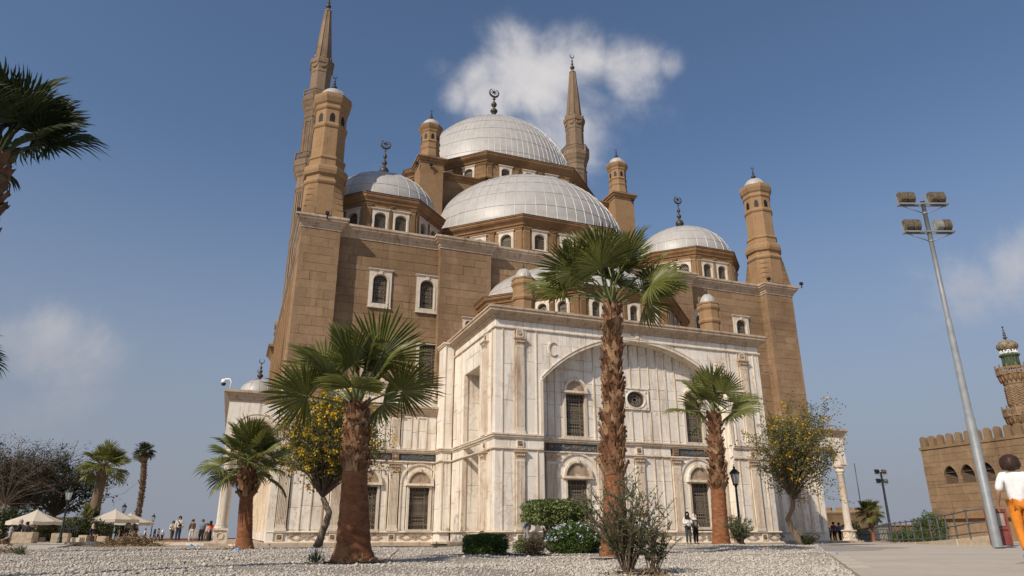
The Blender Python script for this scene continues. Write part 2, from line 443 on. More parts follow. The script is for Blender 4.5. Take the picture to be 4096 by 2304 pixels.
# --- shared small meshes -------------------------------------------------
CACHE = {}
def cached(key, fn):
    if key not in CACHE: CACHE[key] = fn()
    return CACHE[key]
LF = Fr(0, 0, 1, 0)
def pil_mesh(w, h, d, base, flutes):
    b = MB()
    b.fbox(LF, -w / 2 - .05, w / 2 + .05, 0, base * .55, 0, d + .05); b.fbox(LF, -w / 2 - .025, w / 2 + .025, base * .55, base, 0, d + .025)
    b.fbox(LF, -w / 2, w / 2, base, h, 0, d)
    n = flutes; s = (w - .06) / n
    for i in range(n + 1):
        x = -w / 2 + .03 + i * s
        b.fbox(LF, x - s * .2, x + s * .2, base + .12, h - .14, d, d + .028)
    b.fbox(LF, -w / 2, w / 2, h - .14, h, d, d + .03); b.fbox(LF, -w / 2, w / 2, base, base + .12, d, d + .03)
    return b.mesh('pilaster')
def cap_mesh(w, h, d):
    b = MB()
    prof = [(0, .0), (.02, .0), (.03, .08 * h), (.02, .14 * h), (.035, .35 * h), (.07, .62 * h), (.09, .68 * h), (.09, .78 * h), (.13, .84 * h), (.13, h), (0, h)]
    b.sweep([(-w / 2, 0), (-w / 2, -d), (w / 2, -d), (w / 2, 0)], [(o * 1.0, z) for o, z in prof])
    b.box(-w / 2, w / 2, -d, 0, 0, h - .002)
    for i in range(5):
        x = -w / 2 + w * (i + .5) / 5
        b.lathe((x, -d - .05, h * .45), [(0, -.06), (.05, -.02), (.05, .04), (0, .08)], 6)
    return b.mesh('capital')
def pilaster(F, ac, z0, z1, w, d=.09, capd=.42, base=.22, flutes=6, parent=None, mat='trim', block=0.0):
    h = z1 - z0 - capd
    p = inst('pilaster', cached(('pil', round(w, 2), round(h, 2), d, flutes), lambda: pil_mesh(w, h, d, base, flutes)), F, ac, 0, z0, parent or mosque, mat)
    c = bpy.data.objects.new('capital', cached(('cap', round(w, 2), round(capd, 2), d), lambda: cap_mesh(w, capd, d))); COL.objects.link(c)
    if not c.data.materials: c.data.materials.append(M['trim_dark'])
    c.parent = p; c.location = (0, 0, h)
    return p
def boss_mesh(r, d):
    b = MB()
    b.lathe((0, 0, 0), [(r, 0), (r, .03), (r * .8, .05), (r * .72, .02), (r * .5, .03), (r * .3, d), (0, d * 1.2)], 14)
    return b
def boss(F, ac, zc, s, parent, name='rosette_block', mat='trim', inner='trim_dark', sub_level=False):
    def mk():
        b = MB(); b.fbox(LF, -s, s, -s, s, 0, .05)
        for q in (-1, 1):
            b.fbox(LF, min(q * s, q * (s - .06)), max(q * s, q * (s - .06)), -s, s, .05, .085)
            b.fbox(LF, -s + .06, s - .06, min(q * s, q * (s - .06)), max(q * s, q * (s - .06)), .05, .085)
        return b.mesh('rosette_block')
    o = inst(name, cached(('boss', s, mat), mk), F, ac, 0, zc, parent, mat)
    def mk2():
        b = MB(); b.disc(LF, 0, 0, s * .62, .05, .09, 14, s * .46); b.disc(LF, 0, 0, s * .3, .05, .12, 10)
        for i in range(8):
            a = i * pi / 4; b.disc(LF, s * .36 * cos(a), s * .36 * sin(a), s * .1, .05, .1, 6)
        return b.mesh('rosette')
    r = bpy.data.objects.new('rosette', cached(('ros', s), mk2)); COL.objects.link(r)
    if not r.data.materials: r.data.materials.append(M[inner])
    r.parent = o; return o

# grilles -----------------------------------------------------------------
def ring(b, x, z, r, t=.022, n=10, d=.03): b.disc(LF, x, z, r, 0, d, n, r - t)
def bar(b, x0, z0, x1, z1, t=.02, d=.025):
    dx, dz = x1 - x0, z1 - z0; l = sqrt(dx * dx + dz * dz) or 1; nx, nz = -dz / l * t / 2, dx / l * t / 2
    b.prism(LF, [(x0 - nx, z0 - nz), (x1 - nx, z1 - nz), (x1 + nx, z1 + nz), (x0 + nx, z0 + nz)], 0, d)
def grille_ornate(w, h):
    b = MB(); t = .035
    for q in (-1, 1):
        bar(b, q * (w / 2 - t / 2), 0, q * (w / 2 - t / 2), h, t, .04); bar(b, q * (w / 2 - .2 * w), 0, q * (w / 2 - .2 * w), h, .024, .035)
    zz = [0, .115 * h, .355 * h, .39 * h, .61 * h, .645 * h, .88 * h, h]
    for z in zz: bar(b, -w / 2, z, w / 2, z, .03, .036)
    n = max(4, round(h * .76 / (.19 * w)))
    for q in (-1, 1):
        for i in range(n):
            z = .115 * h + (.765 * h) * (i + .5) / n; r = min(.092 * w, .36 * h / n)
            ring(b, q * (w / 2 - .105 * w), z, r * 1.02, .02, 10); bar(b, q * (w / 2 - .105 * w), z - r, q * (w / 2 - .105 * w), z + r, .016)
    zc = h / 2; R = .27 * w
    for r in (R, R * .72, R * .4, R * .18): ring(b, 0, zc, r, .022, 16)
    for i in range(12):
        a = i * pi / 6; bar(b, R * .2 * cos(a), zc + R * .2 * sin(a), R * cos(a), zc + R * sin(a), .016)
    for i in range(8):
        a = (i + .5) * pi / 4; ring(b, R * .56 * cos(a), zc + R * .56 * sin(a), R * .15, .014, 6)
    for sx in (-1, 1):
        for sz in (-1, 1): ring(b, sx * .23 * w, zc + sz * .078 * h, .055 * w, .016, 8)
    for z0, z1 in ((zz[1], zz[2]), (zz[5], zz[6])):
        hh = z1 - z0
        for i in range(5):
            x = -.24 * w + .12 * w * i
            bar(b, x, z0, x, z1, .016)
            for k in range(3): ring(b, x, z0 + hh * (k + .5) / 3, .05 * w, .018, 8)
            if i < 4:
                bar(b, x, z0, x + .06 * w, z0 + hh * .25, .014); bar(b, x + .12 * w, z0, x + .06 * w, z0 + hh * .25, .014)
                bar(b, x, z1, x + .06 * w, z1 - hh * .25, .014); bar(b, x + .12 * w, z1, x + .06 * w, z1 - hh * .25, .014)
        bar(b, -.3 * w, z0 + hh * .5, .3 * w, z0 + hh * .5, .018)
    for z0, z1 in ((zz[0], zz[1]), (zz[6], zz[7])):
        for i in range(6):
            ring(b, -.4 * w + .16 * w * i, (z0 + z1) / 2, (z1 - z0) * .42, .018, 8)
            bar(b, -.48 * w + .16 * w * i, z0, -.32 * w + .16 * w * i, z1, .014)
    for z0, z1 in ((zz[2], zz[3]), (zz[4], zz[5])):
        for i in range(7): ring(b, -.27 * w + .09 * w * i, (z0 + z1) / 2, (z1 - z0) * .42, .014, 6)
    return b.mesh('grille')
def grille_lattice(w, h, rise=0.0, step=.17):
    """diamond lattice under an arched head"""
    b = MB(); N = 10; hs = h - rise
    top = lambda x: hs + (rise * sqrt(max(0, 1 - (2 * x / w) ** 2)) if rise else 0)
    for k in range(int(-(h) / step) - 1, int((w + h) / step) + 2):
        for sg in (1, -1):
            pts = []
            x0 = -w / 2 + k * step
            for i in range(41):
                z = h * i / 40; x = (x0 + z * .62) if sg > 0 else (-x0 - z * .62)
                if -w / 2 <= x <= w / 2 and z <= top(x): pts.append((x, z))
            if len(pts) > 2: bar(b, *pts[0], *pts[-1], .026, .03)
    bar(b, -w / 2, 0, w / 2, 0, .04, .04)
    for q in (-1, 1): bar(b, q * w / 2, 0, q * w / 2, hs, .04, .04)
    if rise:
        bar(b, -w / 2, hs, w / 2, hs, .03, .035)
        for i in range(N):
            t, u = pi * i / N, pi * (i + 1) / N
            bar(b, w / 2 * cos(t), hs + rise * sin(t), w / 2 * cos(u), hs + rise * sin(u), .04, .04)
        for i in range(1, 7):
            t = pi * i / 7; bar(b, .1 * w * cos(t), hs + .2 * rise * sin(t), w / 2 * cos(t), hs + rise * sin(t), .02, .034)
    return b.mesh('grille')
def grille_arched(w, h):
    """round-headed ornate grille"""
    b = MB(); r = w / 2; hs = h - r
    for q in (-1, 1): bar(b, q * (r - .02), 0, q * (r - .02), hs, .04, .04)
    arch_ring(b, LF, 0, hs, r - .045, r, 0, .04, 14)
    for z in (0.02, hs * .12, hs * .42, hs * .72, hs): bar(b, -r, z, r, z, .03, .035)
    for q in (-1, 1):
        bar(b, q * r * .62, 0, q * r * .62, hs, .02)
        n = 8
        for i in range(n): ring(b, q * r * .8, hs * (i + .5) / n, r * .16, .018, 8)
    for rr in (.56, .42, .2): ring(b, 0, hs * .57, r * rr, .022, 14)
    for i in range(8):
        a = i * pi / 4; bar(b, 0, hs * .57, r * .5 * cos(a), hs * .57 + r * .5 * sin(a), .016)
    for zb, zt in ((.12, .42), (.72, 1.0)):
        for i in range(4):
            x = -.45 * r + .3 * r * i
            bar(b, x, hs * zb, x, hs * zt, .018)
            for k in range(2): ring(b, x, hs * (zb + (zt - zb) * (k + .5) / 2), r * .14, .018, 8)
    for i in range(6): ring(b, -.75 * r + .3 * r * i, hs * .06, r * .13, .016, 6)
    for i in range(1, 12):
        t = pi * i / 12; bar(b, .28 * r * cos(t), hs + .28 * r * sin(t), (r - .03) * cos(t), hs + (r - .03) * sin(t), .018)
    arch_ring(b, LF, 0, hs, .24 * r, .3 * r, 0, .04, 8); arch_ring(b, LF, 0, hs, .62 * r, .67 * r, 0, .035, 12)
    return b.mesh('grille')
def put_child(name, me, parent, mat, loc=(0, 0, 0)):
    o = bpy.data.objects.new(name, me); COL.objects.link(o)
    if not me.materials: me.materials.append(M[mat])
    o.parent = parent; o.location = loc; return o
def pane_mesh(w, h, rise=0.0):
    b = MB()
    if rise:
        hs = h - rise; pts = [(-w / 2, 0), (w / 2, 0)] + [(w / 2 * cos(pi * i / 12), hs + rise * sin(pi * i / 12)) for i in range(13)]
        b.prism(LF, pts, 0, .02)
    else: b.fbox(LF, -w / 2, w / 2, 0, h, 0, .02)
    return b.mesh('pane')

def frame_arched_mesh(w, h, fw, d, inner_rise, inner_w, inner_h, z_in, keystone=True, cornice=True):
    """white surround: outer rectangle w x h, round- or low-arched opening inner_w x inner_h starting at z_in"""
    b = MB(); r = inner_w / 2; hs = z_in + inner_h - inner_rise
    b.fbox(LF, -w / 2, -r, 0, h, -.28, d); b.fbox(LF, r, w / 2, 0, h, -.28, d)
    b.fbox(LF, -r, r, 0, z_in, -.28, d)
    arch_hexa(b, LF, -r, r, lambda x: hs + inner_rise * sqrt(max(0, 1 - (x / r) ** 2)), h, -.28, d, 16)
    arch_ring2 = [(r + .02, r + .10)]
    N = 14
    for i in range(N):
        t, u = pi * i / N, pi * (i + 1) / N
        k0, k1 = 1 + .02 / r, 1 + .10 / r
        e = lambda k, x: (r * k * cos(x), hs + (inner_rise + (k - 1) * r) * sin(x))
        (a, z), (c, zz), (e1, f1), (g, hh) = e(k0, u), e(k0, t), e(k1, t), e(k1, u)
        P = LF.pt
        b.hexa([P(a, d + .035, z), P(c, d + .035, zz), P(c, d - .01, zz), P(a, d - .01, z), P(g, d + .035, hh), P(e1, d + .035, f1), P(e1, d - .01, f1), P(g, d - .01, hh)])
    for q in (-1, 1): b.fbox(LF, min(q * (r + .02), q * (r + .10)), max(q * (r + .02), q * (r + .10)), z_in, hs, d - .01, d + .035)
    if keystone: b.prism(LF, [(-.07, hs + inner_rise - .02), (.07, hs + inner_rise - .02), (.13, h - .02), (-.13, h - .02)], d - .01, d + .09)
    if cornice:
        b.sweep([(-w / 2, .0), (-w / 2, -d), (w / 2, -d), (w / 2, 0)], [(0, h - .002), (.04, h), (.05, h + .05), (.1, h + .08), (.1, h + .13), (0, h + .14)])
        b.fbox(LF, -w / 2 - .04, w / 2 + .04, -.08, 0, -.05, d + .05)
    return b.mesh('window')
def window(F, ac, z0, w, h, iw, ih, rise, zin, style, parent=None, d=.08, keystone=True, cornice=True):
    key = ('win', round(w, 2), round(h, 2), round(iw, 2), round(ih, 2), style, keystone)
    fm = cached(key, lambda: frame_arched_mesh(w, h, 0, d, rise, iw, ih, zin, keystone, cornice))
    o = inst('window', fm, F, ac, 0, z0, parent or mosque, 'white_trim')
    gm = cached(key + ('g',), lambda: grille_arched(iw, ih) if style == 'arched' else grille_lattice(iw, ih, rise))
    put_child('grille', gm, o, 'grille', (0, .16, zin))
    put_child('pane', cached(key + ('p',), lambda: pane_mesh(iw, ih, rise)), o, 'void', (0, .26, zin))
    return o
# ---- inscriptions ---------------------------------------------------------
TXT1 = (540, 2440, 310, 610, [[(560, 500), (575, 430), (600, 350)], [(650, 520), (668, 430), (690, 340), (740, 360), (735, 440), (720, 520)], [(800, 520), (825, 430), (850, 380)],
    [(880, 340), (890, 420), (905, 500)], [(930, 330), (925, 400), (915, 480)], [(940, 440), (1000, 480), (1080, 490), (1160, 470), (1210, 410)], [(940, 475), (1020, 515), (1120, 515), (1190, 480)],
    [(1045, 375), (1058, 405)], [(1230, 440), (1260, 485)], [(1300, 520), (1350, 480), (1400, 400), (1450, 350)], [(1310, 345), (1380, 390), (1400, 440)], [(1560, 520), (1600, 430), (1680, 350)],
    [(1640, 440), (1680, 490), (1720, 430), (1760, 400)], [(1710, 520), (1730, 570), (1780, 560), (1810, 470), (1790, 420)], [(1810, 520), (1840, 570), (1885, 540), (1895, 430)],
    [(1930, 500), (1900, 440), (1960, 390), (2000, 430), (1960, 500), (2060, 500)], [(2110, 410), (2110, 560), (2150, 590), (2180, 550), (2185, 420)], [(2210, 490), (2300, 490), (2350, 430), (2380, 390)],
    [(2330, 520), (2360, 490), (2395, 520), (2360, 550), (2330, 520)], [(2450, 500), (2435, 550), (2410, 600)], [(1960, 560), (1985, 575)], [(1020, 500), (1100, 500)]], (1500, 455))
TXT2 = (440, 1900, 320, 590, [[(530, 490), (570, 495), (620, 470)], [(600, 360), (650, 340)], [(680, 490), (720, 470), (745, 380)], [(745, 490), (820, 515), (930, 490), (960, 440)], [(830, 420), (850, 450)],
    [(930, 410), (990, 390), (1040, 360)], [(970, 510), (1030, 400)], [(1010, 530), (1070, 420)], [(1060, 560), (1110, 450)], [(1110, 380), (1140, 370)], [(1280, 530), (1340, 370)], [(1330, 510), (1390, 360)],
    [(1370, 490), (1420, 380)], [(1440, 420), (1450, 470)], [(1480, 410), (1500, 460), (1510, 400)], [(1490, 510), (1560, 520), (1660, 515), (1740, 470)], [(1780, 380), (1790, 500)], [(1830, 500), (1870, 440), (1880, 380)]], (1220, 450))
TXT3 = (1090, 2360, 300, 500, [[(1110, 390), (1160, 415), (1230, 400), (1250, 370)], [(1300, 430), (1320, 415), (1335, 435), (1315, 445), (1300, 430)], [(1330, 450), (1370, 400)], [(1390, 370), (1440, 390), (1460, 360)],
    [(1470, 420), (1520, 430), (1590, 380)], [(1400, 330), (1500, 320), (1600, 330), (1690, 320)], [(1630, 360), (1620, 440)], [(1660, 360), (1650, 430)], [(1690, 440), (1740, 380), (1790, 330), (1950, 330)],
    [(1760, 420), (1850, 430), (1950, 400), (1980, 370)], [(1965, 330), (1965, 400)], [(2030, 350), (2030, 420)], [(2060, 350), (2060, 420)], [(2090, 440), (2120, 480), (2150, 440), (2150, 340)], [(2190, 340), (2190, 420)],
    [(2200, 460), (2270, 460), (2340, 430)], [(2210, 400), (2290, 390), (2350, 330)], [(1540, 380), (1580, 350)], [(1850, 375), (1870, 390)]], None)
def inscription(F, a0, a1, z0, z1, txt, d=-.02):
    o = sub('inscription_panel')
    b = MB(); b.fbox(F, a0, a1, z0, z1, -.28, d); b.fbox(F, a0, a1, z0, z0 + .05, d, d + .04); b.fbox(F, a0, a1, z1 - .05, z1, d, d + .05)
    b.build('slate_panel', 'slate', o)
    x0, x1, y0, y1, st, ros = txt
    fx = lambda x: a0 + .1 + (x - x0) / (x1 - x0) * (a1 - a0 - .2); fz = lambda y: z1 - .07 - (y - y0) / (y1 - y0) * (z1 - z0 - .14)
    b = MB()
    for s in st:
        p = [F.pt(fx(x), d + .012, fz(y)) for x, y in s]
        b.tube(p, [.012] + [.021] * (len(p) - 2) + [.014], 5, True, False)
    b.build('lettering', 'letter', o)
    if ros:
        b = MB(); b.disc(F, fx(ros[0]), fz(ros[1]), .07, d, d + .04, 12, .04); b.disc(F, fx(ros[0]), fz(ros[1]), .03, d, d + .05, 8)
        for i in range(8):
            a = pi * i / 4; b.disc(F, fx(ros[0]) + .12 * cos(a), fz(ros[1]) + .11 * sin(a), .035, d, d + .03, 6, .018)
        b.build('rosette', 'rosette_brown', o)
    return o

core = MB(); trim = MB(); tdark = MB()
# ================= PORTAL =================
PF, RF, PL, PR = FRONT(VP), FRONT(VR), LEFT(PU0), RIGHT(PU1)
AC, AR, AZ0 = 21.6, 8.47, 2.99            # arch circle: centre, radius, centre height
arch = lambda a: AZ0 + sqrt(max(0, AR ** 2 - (a - AC) ** 2))
JL, JR = 15.30, 27.90                     # jambs of the great arch
core.fbox(PF, PU0 + 1.62, JL - .05, 0, 11.9, -10, -.3); core.fbox(PF, JR + .05, PU1 - .3, 0, 11.9, -10, -.3)
core.fbox(PF, JL - .05, JR + .05, 0, 11.9, -10, -1.12)
for sx, (e0, e1) in ((1, (PU0, JL + .12)), (-1, (JR - .12, PU1))):     # piers either side of the arch
    xs = [0, .40, .46, 1.08, 1.15, 1.72, 1.81, 2.40, 2.46, 2.85] if sx > 0 else [0, .40, .46, 1.05, 1.15, 1.80, 1.90, 2.30, 2.36, 2.82]
    xs = [e0 + x * (e1 - e0) / xs[-1] for x in xs]
    for i, (p, q) in enumerate(zip(xs[::2], xs[1::2])):
        if i == 2:
            clad('marble', PF, p, q, 5.62, 11.45, .3, 2, 2.2); clad('marble', PF, p, q, .7, 4.85, .3, 2, 2.0)
            pilaster(PF, (p + q) / 2, 5.62, 10.95, q - p - .06); boss(PF, (p + q) / 2, 11.22, .22, mosque)
            pilaster(PF, (p + q) / 2, .7, 4.72, q - p - .06); boss(PF, (p + q) / 2, 5.1, .2, mosque, inner='rosette_brown')
        else:
            clad('marble', PF, p, q, 5.62, 11.45, .3, 3, 1.75, jit=.01); clad('marble', PF, p, q, .7, 4.78, .3, 3, 1.6, jit=.01)
    for k in (1, 3, 5, 7):
        c = (xs[k] + xs[k + 1]) / 2; w = .028
        for za, zb in ((5.6, 11.5), (.7, 4.84)):
            trim.fbox(PF, c - w, c + w, za, zb, -.2, .045); trim.fbox(PF, c - w - .03, c - w, za, zb - .02, -.2, .012); trim.fbox(PF, c + w, c + w + .03, za, zb - .02, -.2, .012)
    clad('marble', PF, e0, e1, 4.9, 5.34, .3, .9, .5, stack=True)
    for za in (.03, ):
        clad('marble', PF, e0, e1, .06, .6, .3, .9, .6, stack=True)
# spandrels over the arch, cut to its curve
zb = [8.6, 9.35, 10.05, 10.75, 11.45]
for k in range(4):
    z0, z1 = zb[k], zb[k + 1]
    for sg in (-1, 1):
        far = 6.30; dz = z1 - AZ0
        near = sqrt(max(0, AR ** 2 - dz * dz)) if dz < AR else 0.0
        n = max(1, round((far - near) / 1.05)); s = (far - near) / n
        lim = [near + s * (i + (.35 if (k % 2 and 0 < i < n) else 0)) for i in range(n + 1)]
        for i in range(n):
            p, q = lim[i] + .006, lim[i + 1] - .006
            A = [AC + sg * (p + (q - p) * t / 6) for t in range(7)]
            if sg < 0: A = A[::-1]
            low = [(a, min(max(z0 + .006, arch(a)), z1 - .01)) for a in A]
            b = MB(); b.prism(PF, low + [(A[-1], z1 - .006), (A[0], z1 - .006)], -.3, rng.uniform(-.012, .004))
            piece('marble', b, (A[0] + A[-1]) / 2, VP, (z0 + z1) / 2, (q - p) * (z1 - z0) * .7, 'marble')
        zz0 = z0
        if k == 0: pass
# soffit and moulding of the arch
b = MB(); N = 40
for i in range(N):
    a, c = JL + (JR - JL) * i / N, JL + (JR - JL) * (i + 1) / N; P = PF.pt
    b.hexa([P(a, -.28, arch(a)), P(c, -.28, arch(c)), P(c, -1.1, arch(c)), P(a, -1.1, arch(a)), P(a, -.28, arch(a) + .25), P(c, -.28, arch(c) + .25), P(c, -1.1, arch(c) + .25), P(a, -1.1, arch(a) + .25)])
b.build('arch_soffit', 'marble', mosque)
b = MB()
for i in range(N):
    a, c = JL + (JR - JL) * i / N, JL + (JR - JL) * (i + 1) / N; P = PF.pt
    for h0, h1, d0, d1 in ((-.04, .14, -.3, .05), (.14, .19, -.3, .085)):
        b.hexa([P(a, d1, arch(a) + h0), P(c, d1, arch(c) + h0), P(c, d0, arch(c) + h0), P(a, d0, arch(a) + h0), P(a, d1, arch(a) + h1), P(c, d1, arch(c) + h1), P(c, d0, arch(c) + h1), P(a, d0, arch(a) + h1)])
for j in (JL, JR): b.fbox(PF, j - .09, j + .09, 5.62, arch(j) + .02, -.3, .05)
b.build('arch_moulding', 'trim', mosque)
clad('marble', Fr(JL, VP, 0, 1), .0, 1.0, .7, 8.6, .2, 2, 1.7); clad('marble', Fr(JR, VR + .2, 0, -1), .0, 1.0, .7, 8.6, .2, 2, 1.7)
# emblems on the spandrels and the frieze
b = MB(); nC = 20; ring_ = []
for i in range(nC + 1):
    t = radians(40) + radians(280) * i / nC
    w = .10 * sin(pi * i / nC) ** .7 + .004
    ring_.append((16.05 + .30 + (-.30) + .33 * cos(t), 10.52 + .42 * sin(t), w, t))
for i in range(nC):
    x, z, w, t = ring_[i]; x2, z2, w2, t2 = ring_[i + 1]; P = PF.pt
    i0 = (x + w * -cos(t), z + w * -sin(t)); i1 = (x2 - w2 * cos(t2), z2 - w2 * sin(t2))
    b.hexa([P(i0[0], .07, i0[1]), P(x, .07, z), P(x, -.02, z), P(i0[0], -.02, i0[1]), P(i1[0], .07, i1[1]), P(x2, .07, z2), P(x2, -.02, z2), P(i1[0], -.02, i1[1])])
b.build('crescent_emblem', 'trim', mosque)
def sunburst(F, a, z, r, name, n=12):
    b = MB(); b.disc(F, a, z, r * .3, -.02, .10, 12)
    for i in range(n):
        t = 2 * pi * i / n
        for rr, w in ((.62, .16), (.92, .09)):
            x, y = a + r * rr * cos(t) * 1.0, z + r * rr * sin(t) * .8
            b.disc(F, x, y, r * w, -.02, .07, 6)
        b.prism(F, [(a + r * .3 * cos(t - .2), z + r * .26 * sin(t - .2)), (a + r * cos(t), z + r * .8 * sin(t)), (a + r * .3 * cos(t + .2), z + r * .26 * sin(t + .2))], -.02, .055)
    return b.build(name, 'trim', mosque)
sunburst(PF, 27.47, 10.52, .38, 'star_emblem', 8); sunburst(PF, 21.62, 11.74, .42, 'sunburst_emblem', 16)
# frieze and cornices of the portal
clad('marble', PF, PU0, PU1, 11.56, 11.95, .3, 1.3, .5, stack=True)
path = [(PU0, 45.5), (PU0, VP), (PU1, VP), (PU1, 45.5)]
b = MB(); b.sweep(path, [(-.3, 11.95), (.05, 11.95), (.07, 12.03), (.16, 12.07), (.18, 12.16), (.30, 12.24), (.42, 12.31), (.45, 12.34), (.45, 12.46), (.51, 12.5), (.51, 12.62), (-.5, 12.64)])
b.build('portal_cornice', 'trim_dark', mosque)
b = MB(); b.sweep(path, [(-.2, 11.44), (.05, 11.44), (.09, 11.47), (.09, 11.53), (.05, 11.56), (-.2, 11.56)]); b.build('frieze_moulding', 'trim', mosque)
def mid_cornice(path, name='string_course'):
    b = MB()
    b.sweep(path, [(-.2, 5.34), (.03, 5.34), (.05, 5.42), (.12, 5.45), (.12, 5.52), (.17, 5.55), (.17, 5.62), (-.2, 5.63)])
    b.sweep(path, [(-.2, 4.78), (.05, 4.78), (.10, 4.82), (.10, 4.87), (.02, 4.9), (-.2, 4.9)])
    b.sweep(path, [(-.2, .60), (.10, .60), (.14, .64), (.08, .70), (-.2, .71)]); b.sweep(path, [(-.2, -.02), (.16, -.02), (.16, .10), (.1, .13), (-.2, .13)])
    b.build(name, 'trim', mosque)
mid_cornice([(PU0, 44.4), (PU0, VP), (JL + .05, VP)]); mid_cornice([(JR - .05, VP), (PU1, VP), (PU1, 44.4)]); mid_cornice([(JL + .1, VR), (JR - .1, VR)])
core.box(PU0 - .05, PU1 + .05, VP - .05, 45.6, 12.3, 12.45)
# plinth ornaments: a lozenge and round bosses between them
def plinth_mesh():
    b = MB()
    for s, d in ((.46, .05), (.34, .02)):
        for (x0, z0), (x1, z1) in (((-s, 0), (0, .2 * s / .46)), ((0, .2 * s / .46), (s, 0)), ((s, 0), (0, -.2 * s / .46)), ((0, -.2 * s / .46), (-s, 0))): bar(b, x0, z0, x1, z1, .05, d)
    return b.mesh('lozenge')
def plinth(F, a0, a1, d=0.0, z=.36):
    n = max(1, round((a1 - a0) / 1.25)); s = (a1 - a0) / n
    for i in range(n):
        inst('lozenge', cached('loz', plinth_mesh), F, a0 + s * (i + .5), d, z, mosque, 'trim_dark')
        if i: inst('plinth_boss', cached('plb', lambda: MB().disc(LF, 0, 0, .16, 0, .05, 14, .1).disc(LF, 0, 0, .06, 0, .06, 10).mesh('plinth_boss')), F, a0 + s * i, d, z, mosque, 'trim_dark')
plinth(PF, PU0 + .1, 13.6); plinth(PF, 14.4, 15.3); plinth(RF, 15.6, 18.9); plinth(RF, 19.7, 23.7); plinth(RF, 24.7, 27.6); plinth(PF, 28.1, 29); plinth(PF, 29.8, 30.5)
for u in (13.98, 29.47): boss(PF, u, .36, .2, mosque)
# recessed wall of the great arch
def lunette(F, ac, zs, r, parent_name='lunette', d=.10):
    o = sub(parent_name)
    b = MB(); arch_ring(b, F, ac, zs, r - .12, r, d - .1, d + .10, 18); arch_ring(b, F, ac, zs, r - .17, r - .12, d - .1, d + .05, 18)
    b.fbox(F, ac - r - .03, ac + r + .03, zs - .13, zs - .06, d - .1, d + .13); b.fbox(F, ac - r - .0, ac + r + .0, zs - .06, zs, d - .1, d + .10)
    b.prism(F, [(ac - .05, zs + r - .16), (ac + .05, zs + r - .16), (ac + .09, zs + r + .05), (ac - .09, zs + r + .05)], d, d + .15)
    b.build('lunette_arch', 'trim', o)
    b = MB(); R = r - .18
    b.prism(F, [(ac + R * cos(pi * i / 16), zs + R * sin(pi * i / 16)) for i in range(17)], d - .16, d - .06)
    b.disc(F, ac, zs + .01, .17, d - .1, d + .02, 12); 
    n = 19
    for i in range(n):
        t = pi * (i + .5) / n; w = .4 * pi / n
        b.prism(F, [(ac + .2 * cos(t - w), zs + .2 * sin(t - w)), (ac + R * cos(t - w * .75), zs + R * sin(t - w * .75)), (ac + R * 1.01 * cos(t), zs + R * 1.01 * sin(t)), (ac + R * cos(t + w * .75), zs + R * sin(t + w * .75)), (ac + .2 * cos(t + w), zs + .2 * sin(t + w))], d - .07, d - .005)
    b.build('sun_rays', 'trim_dark', o)
def tall_window(F, ac, z0, w, h, d=0.0, fw=.14, mat='white_trim'):
    def mk():
        b = MB()
        for q in (-1, 1): b.fbox(LF, min(q * w / 2, q * (w / 2 + fw)), max(q * w / 2, q * (w / 2 + fw)), 0, h, -.28, .07)
        b.fbox(LF, -w / 2 - fw, w / 2 + fw, h, h + .06, -.28, .07); b.fbox(LF, -w / 2 - fw - .05, w / 2 + fw + .05, -.14, 0, -.28, .14)
        return b.mesh('window')
    o = inst('window', cached(('tw', w, h, fw), mk), F, ac, d, z0, mosque, mat)
    put_child('grille', cached(('twg', w, h), lambda: grille_ornate(w, h)), o, 'grille', (0, .16, 0))
    put_child('pane', cached(('twp', w, h), lambda: pane_mesh(w, h)), o, 'void', (0, .26, 0))
ZT = 11.2
for ac in (17.74, 25.80):
    tall_window(RF, ac, 5.76, 1.2, 2.42); lunette(RF, ac, 8.34, .74)
    tall_window(RF, ac, .92, 1.24, 2.46); lunette(RF, ac, 3.56, .87)
    b = MB(); arch_ring(b, RF, ac, 3.56, 1.2, 1.32, -.1, .07, 20)
    for q in (-1, 1): b.fbox(RF, ac + q * 1.26 - .06, ac + q * 1.26 + .06, .7, 3.56, -.1, .06)
    b.build('niche_arch', 'trim', mosque)
    for q in (-1, 1): sunburst(RF, ac + q * 1.12, 4.62, .13, 'spandrel_flower', 6)
    b = MB()
    for q in (-1, 1): b.fbox(RF, ac + q * 1.22 - .035, ac + q * 1.22 + .035, 5.62, 9.6, -.1, .06)
    b.fbox(RF, ac - 1.255, ac + 1.255, 9.55, 9.62, -.1, .062); b.build('window_frame_moulding', 'trim', mosque)
CE = 21.78
offs = [.33, .95, 1.57, 2.17, 2.78, 5.3, 5.75]
edges = sorted([CE + o for o in offs] + [CE - o for o in offs])
hole_u = [(17.74 - .62, 17.74 + .62, 5.74, 8.22), (25.80 - .62, 25.80 + .62, 5.74, 8.22), (CE - .87, CE + .87, 7.5, 8.8)]
lims = [JL] + edges + [JR]
for i in range(len(lims) - 1):
    p, q = lims[i] + .03, lims[i + 1] - .03
    top = max(arch(p), arch(q), arch(AC) if p < AC < q else 0) + .2
    clad('marble', RF, p, q, 5.62, min(top, 11.44), .26, 1.1, 1.5 if q - p < .9 else 1.1, holes=hole_u, jit=.01)
for e in edges:
    inner = abs(e - CE) < .5
    for za, zc in (((5.62, 7.5), (8.8, min(arch(e), 10.92))) if abs(e - CE) < 1 else ((5.62, min(arch(e), 10.95)),)):
        trim.fbox(RF, e - .028, e + .028, za, zc, -.2, .05)
for p, q in ((CE - 2.17, CE - 1.57), (CE - .95, CE - .33), (CE + .33, CE + .95), (CE + 1.57, CE + 2.17)): trim.fbox(RF, p - .02, q + .02, 10.88, 10.93, -.2, .045)
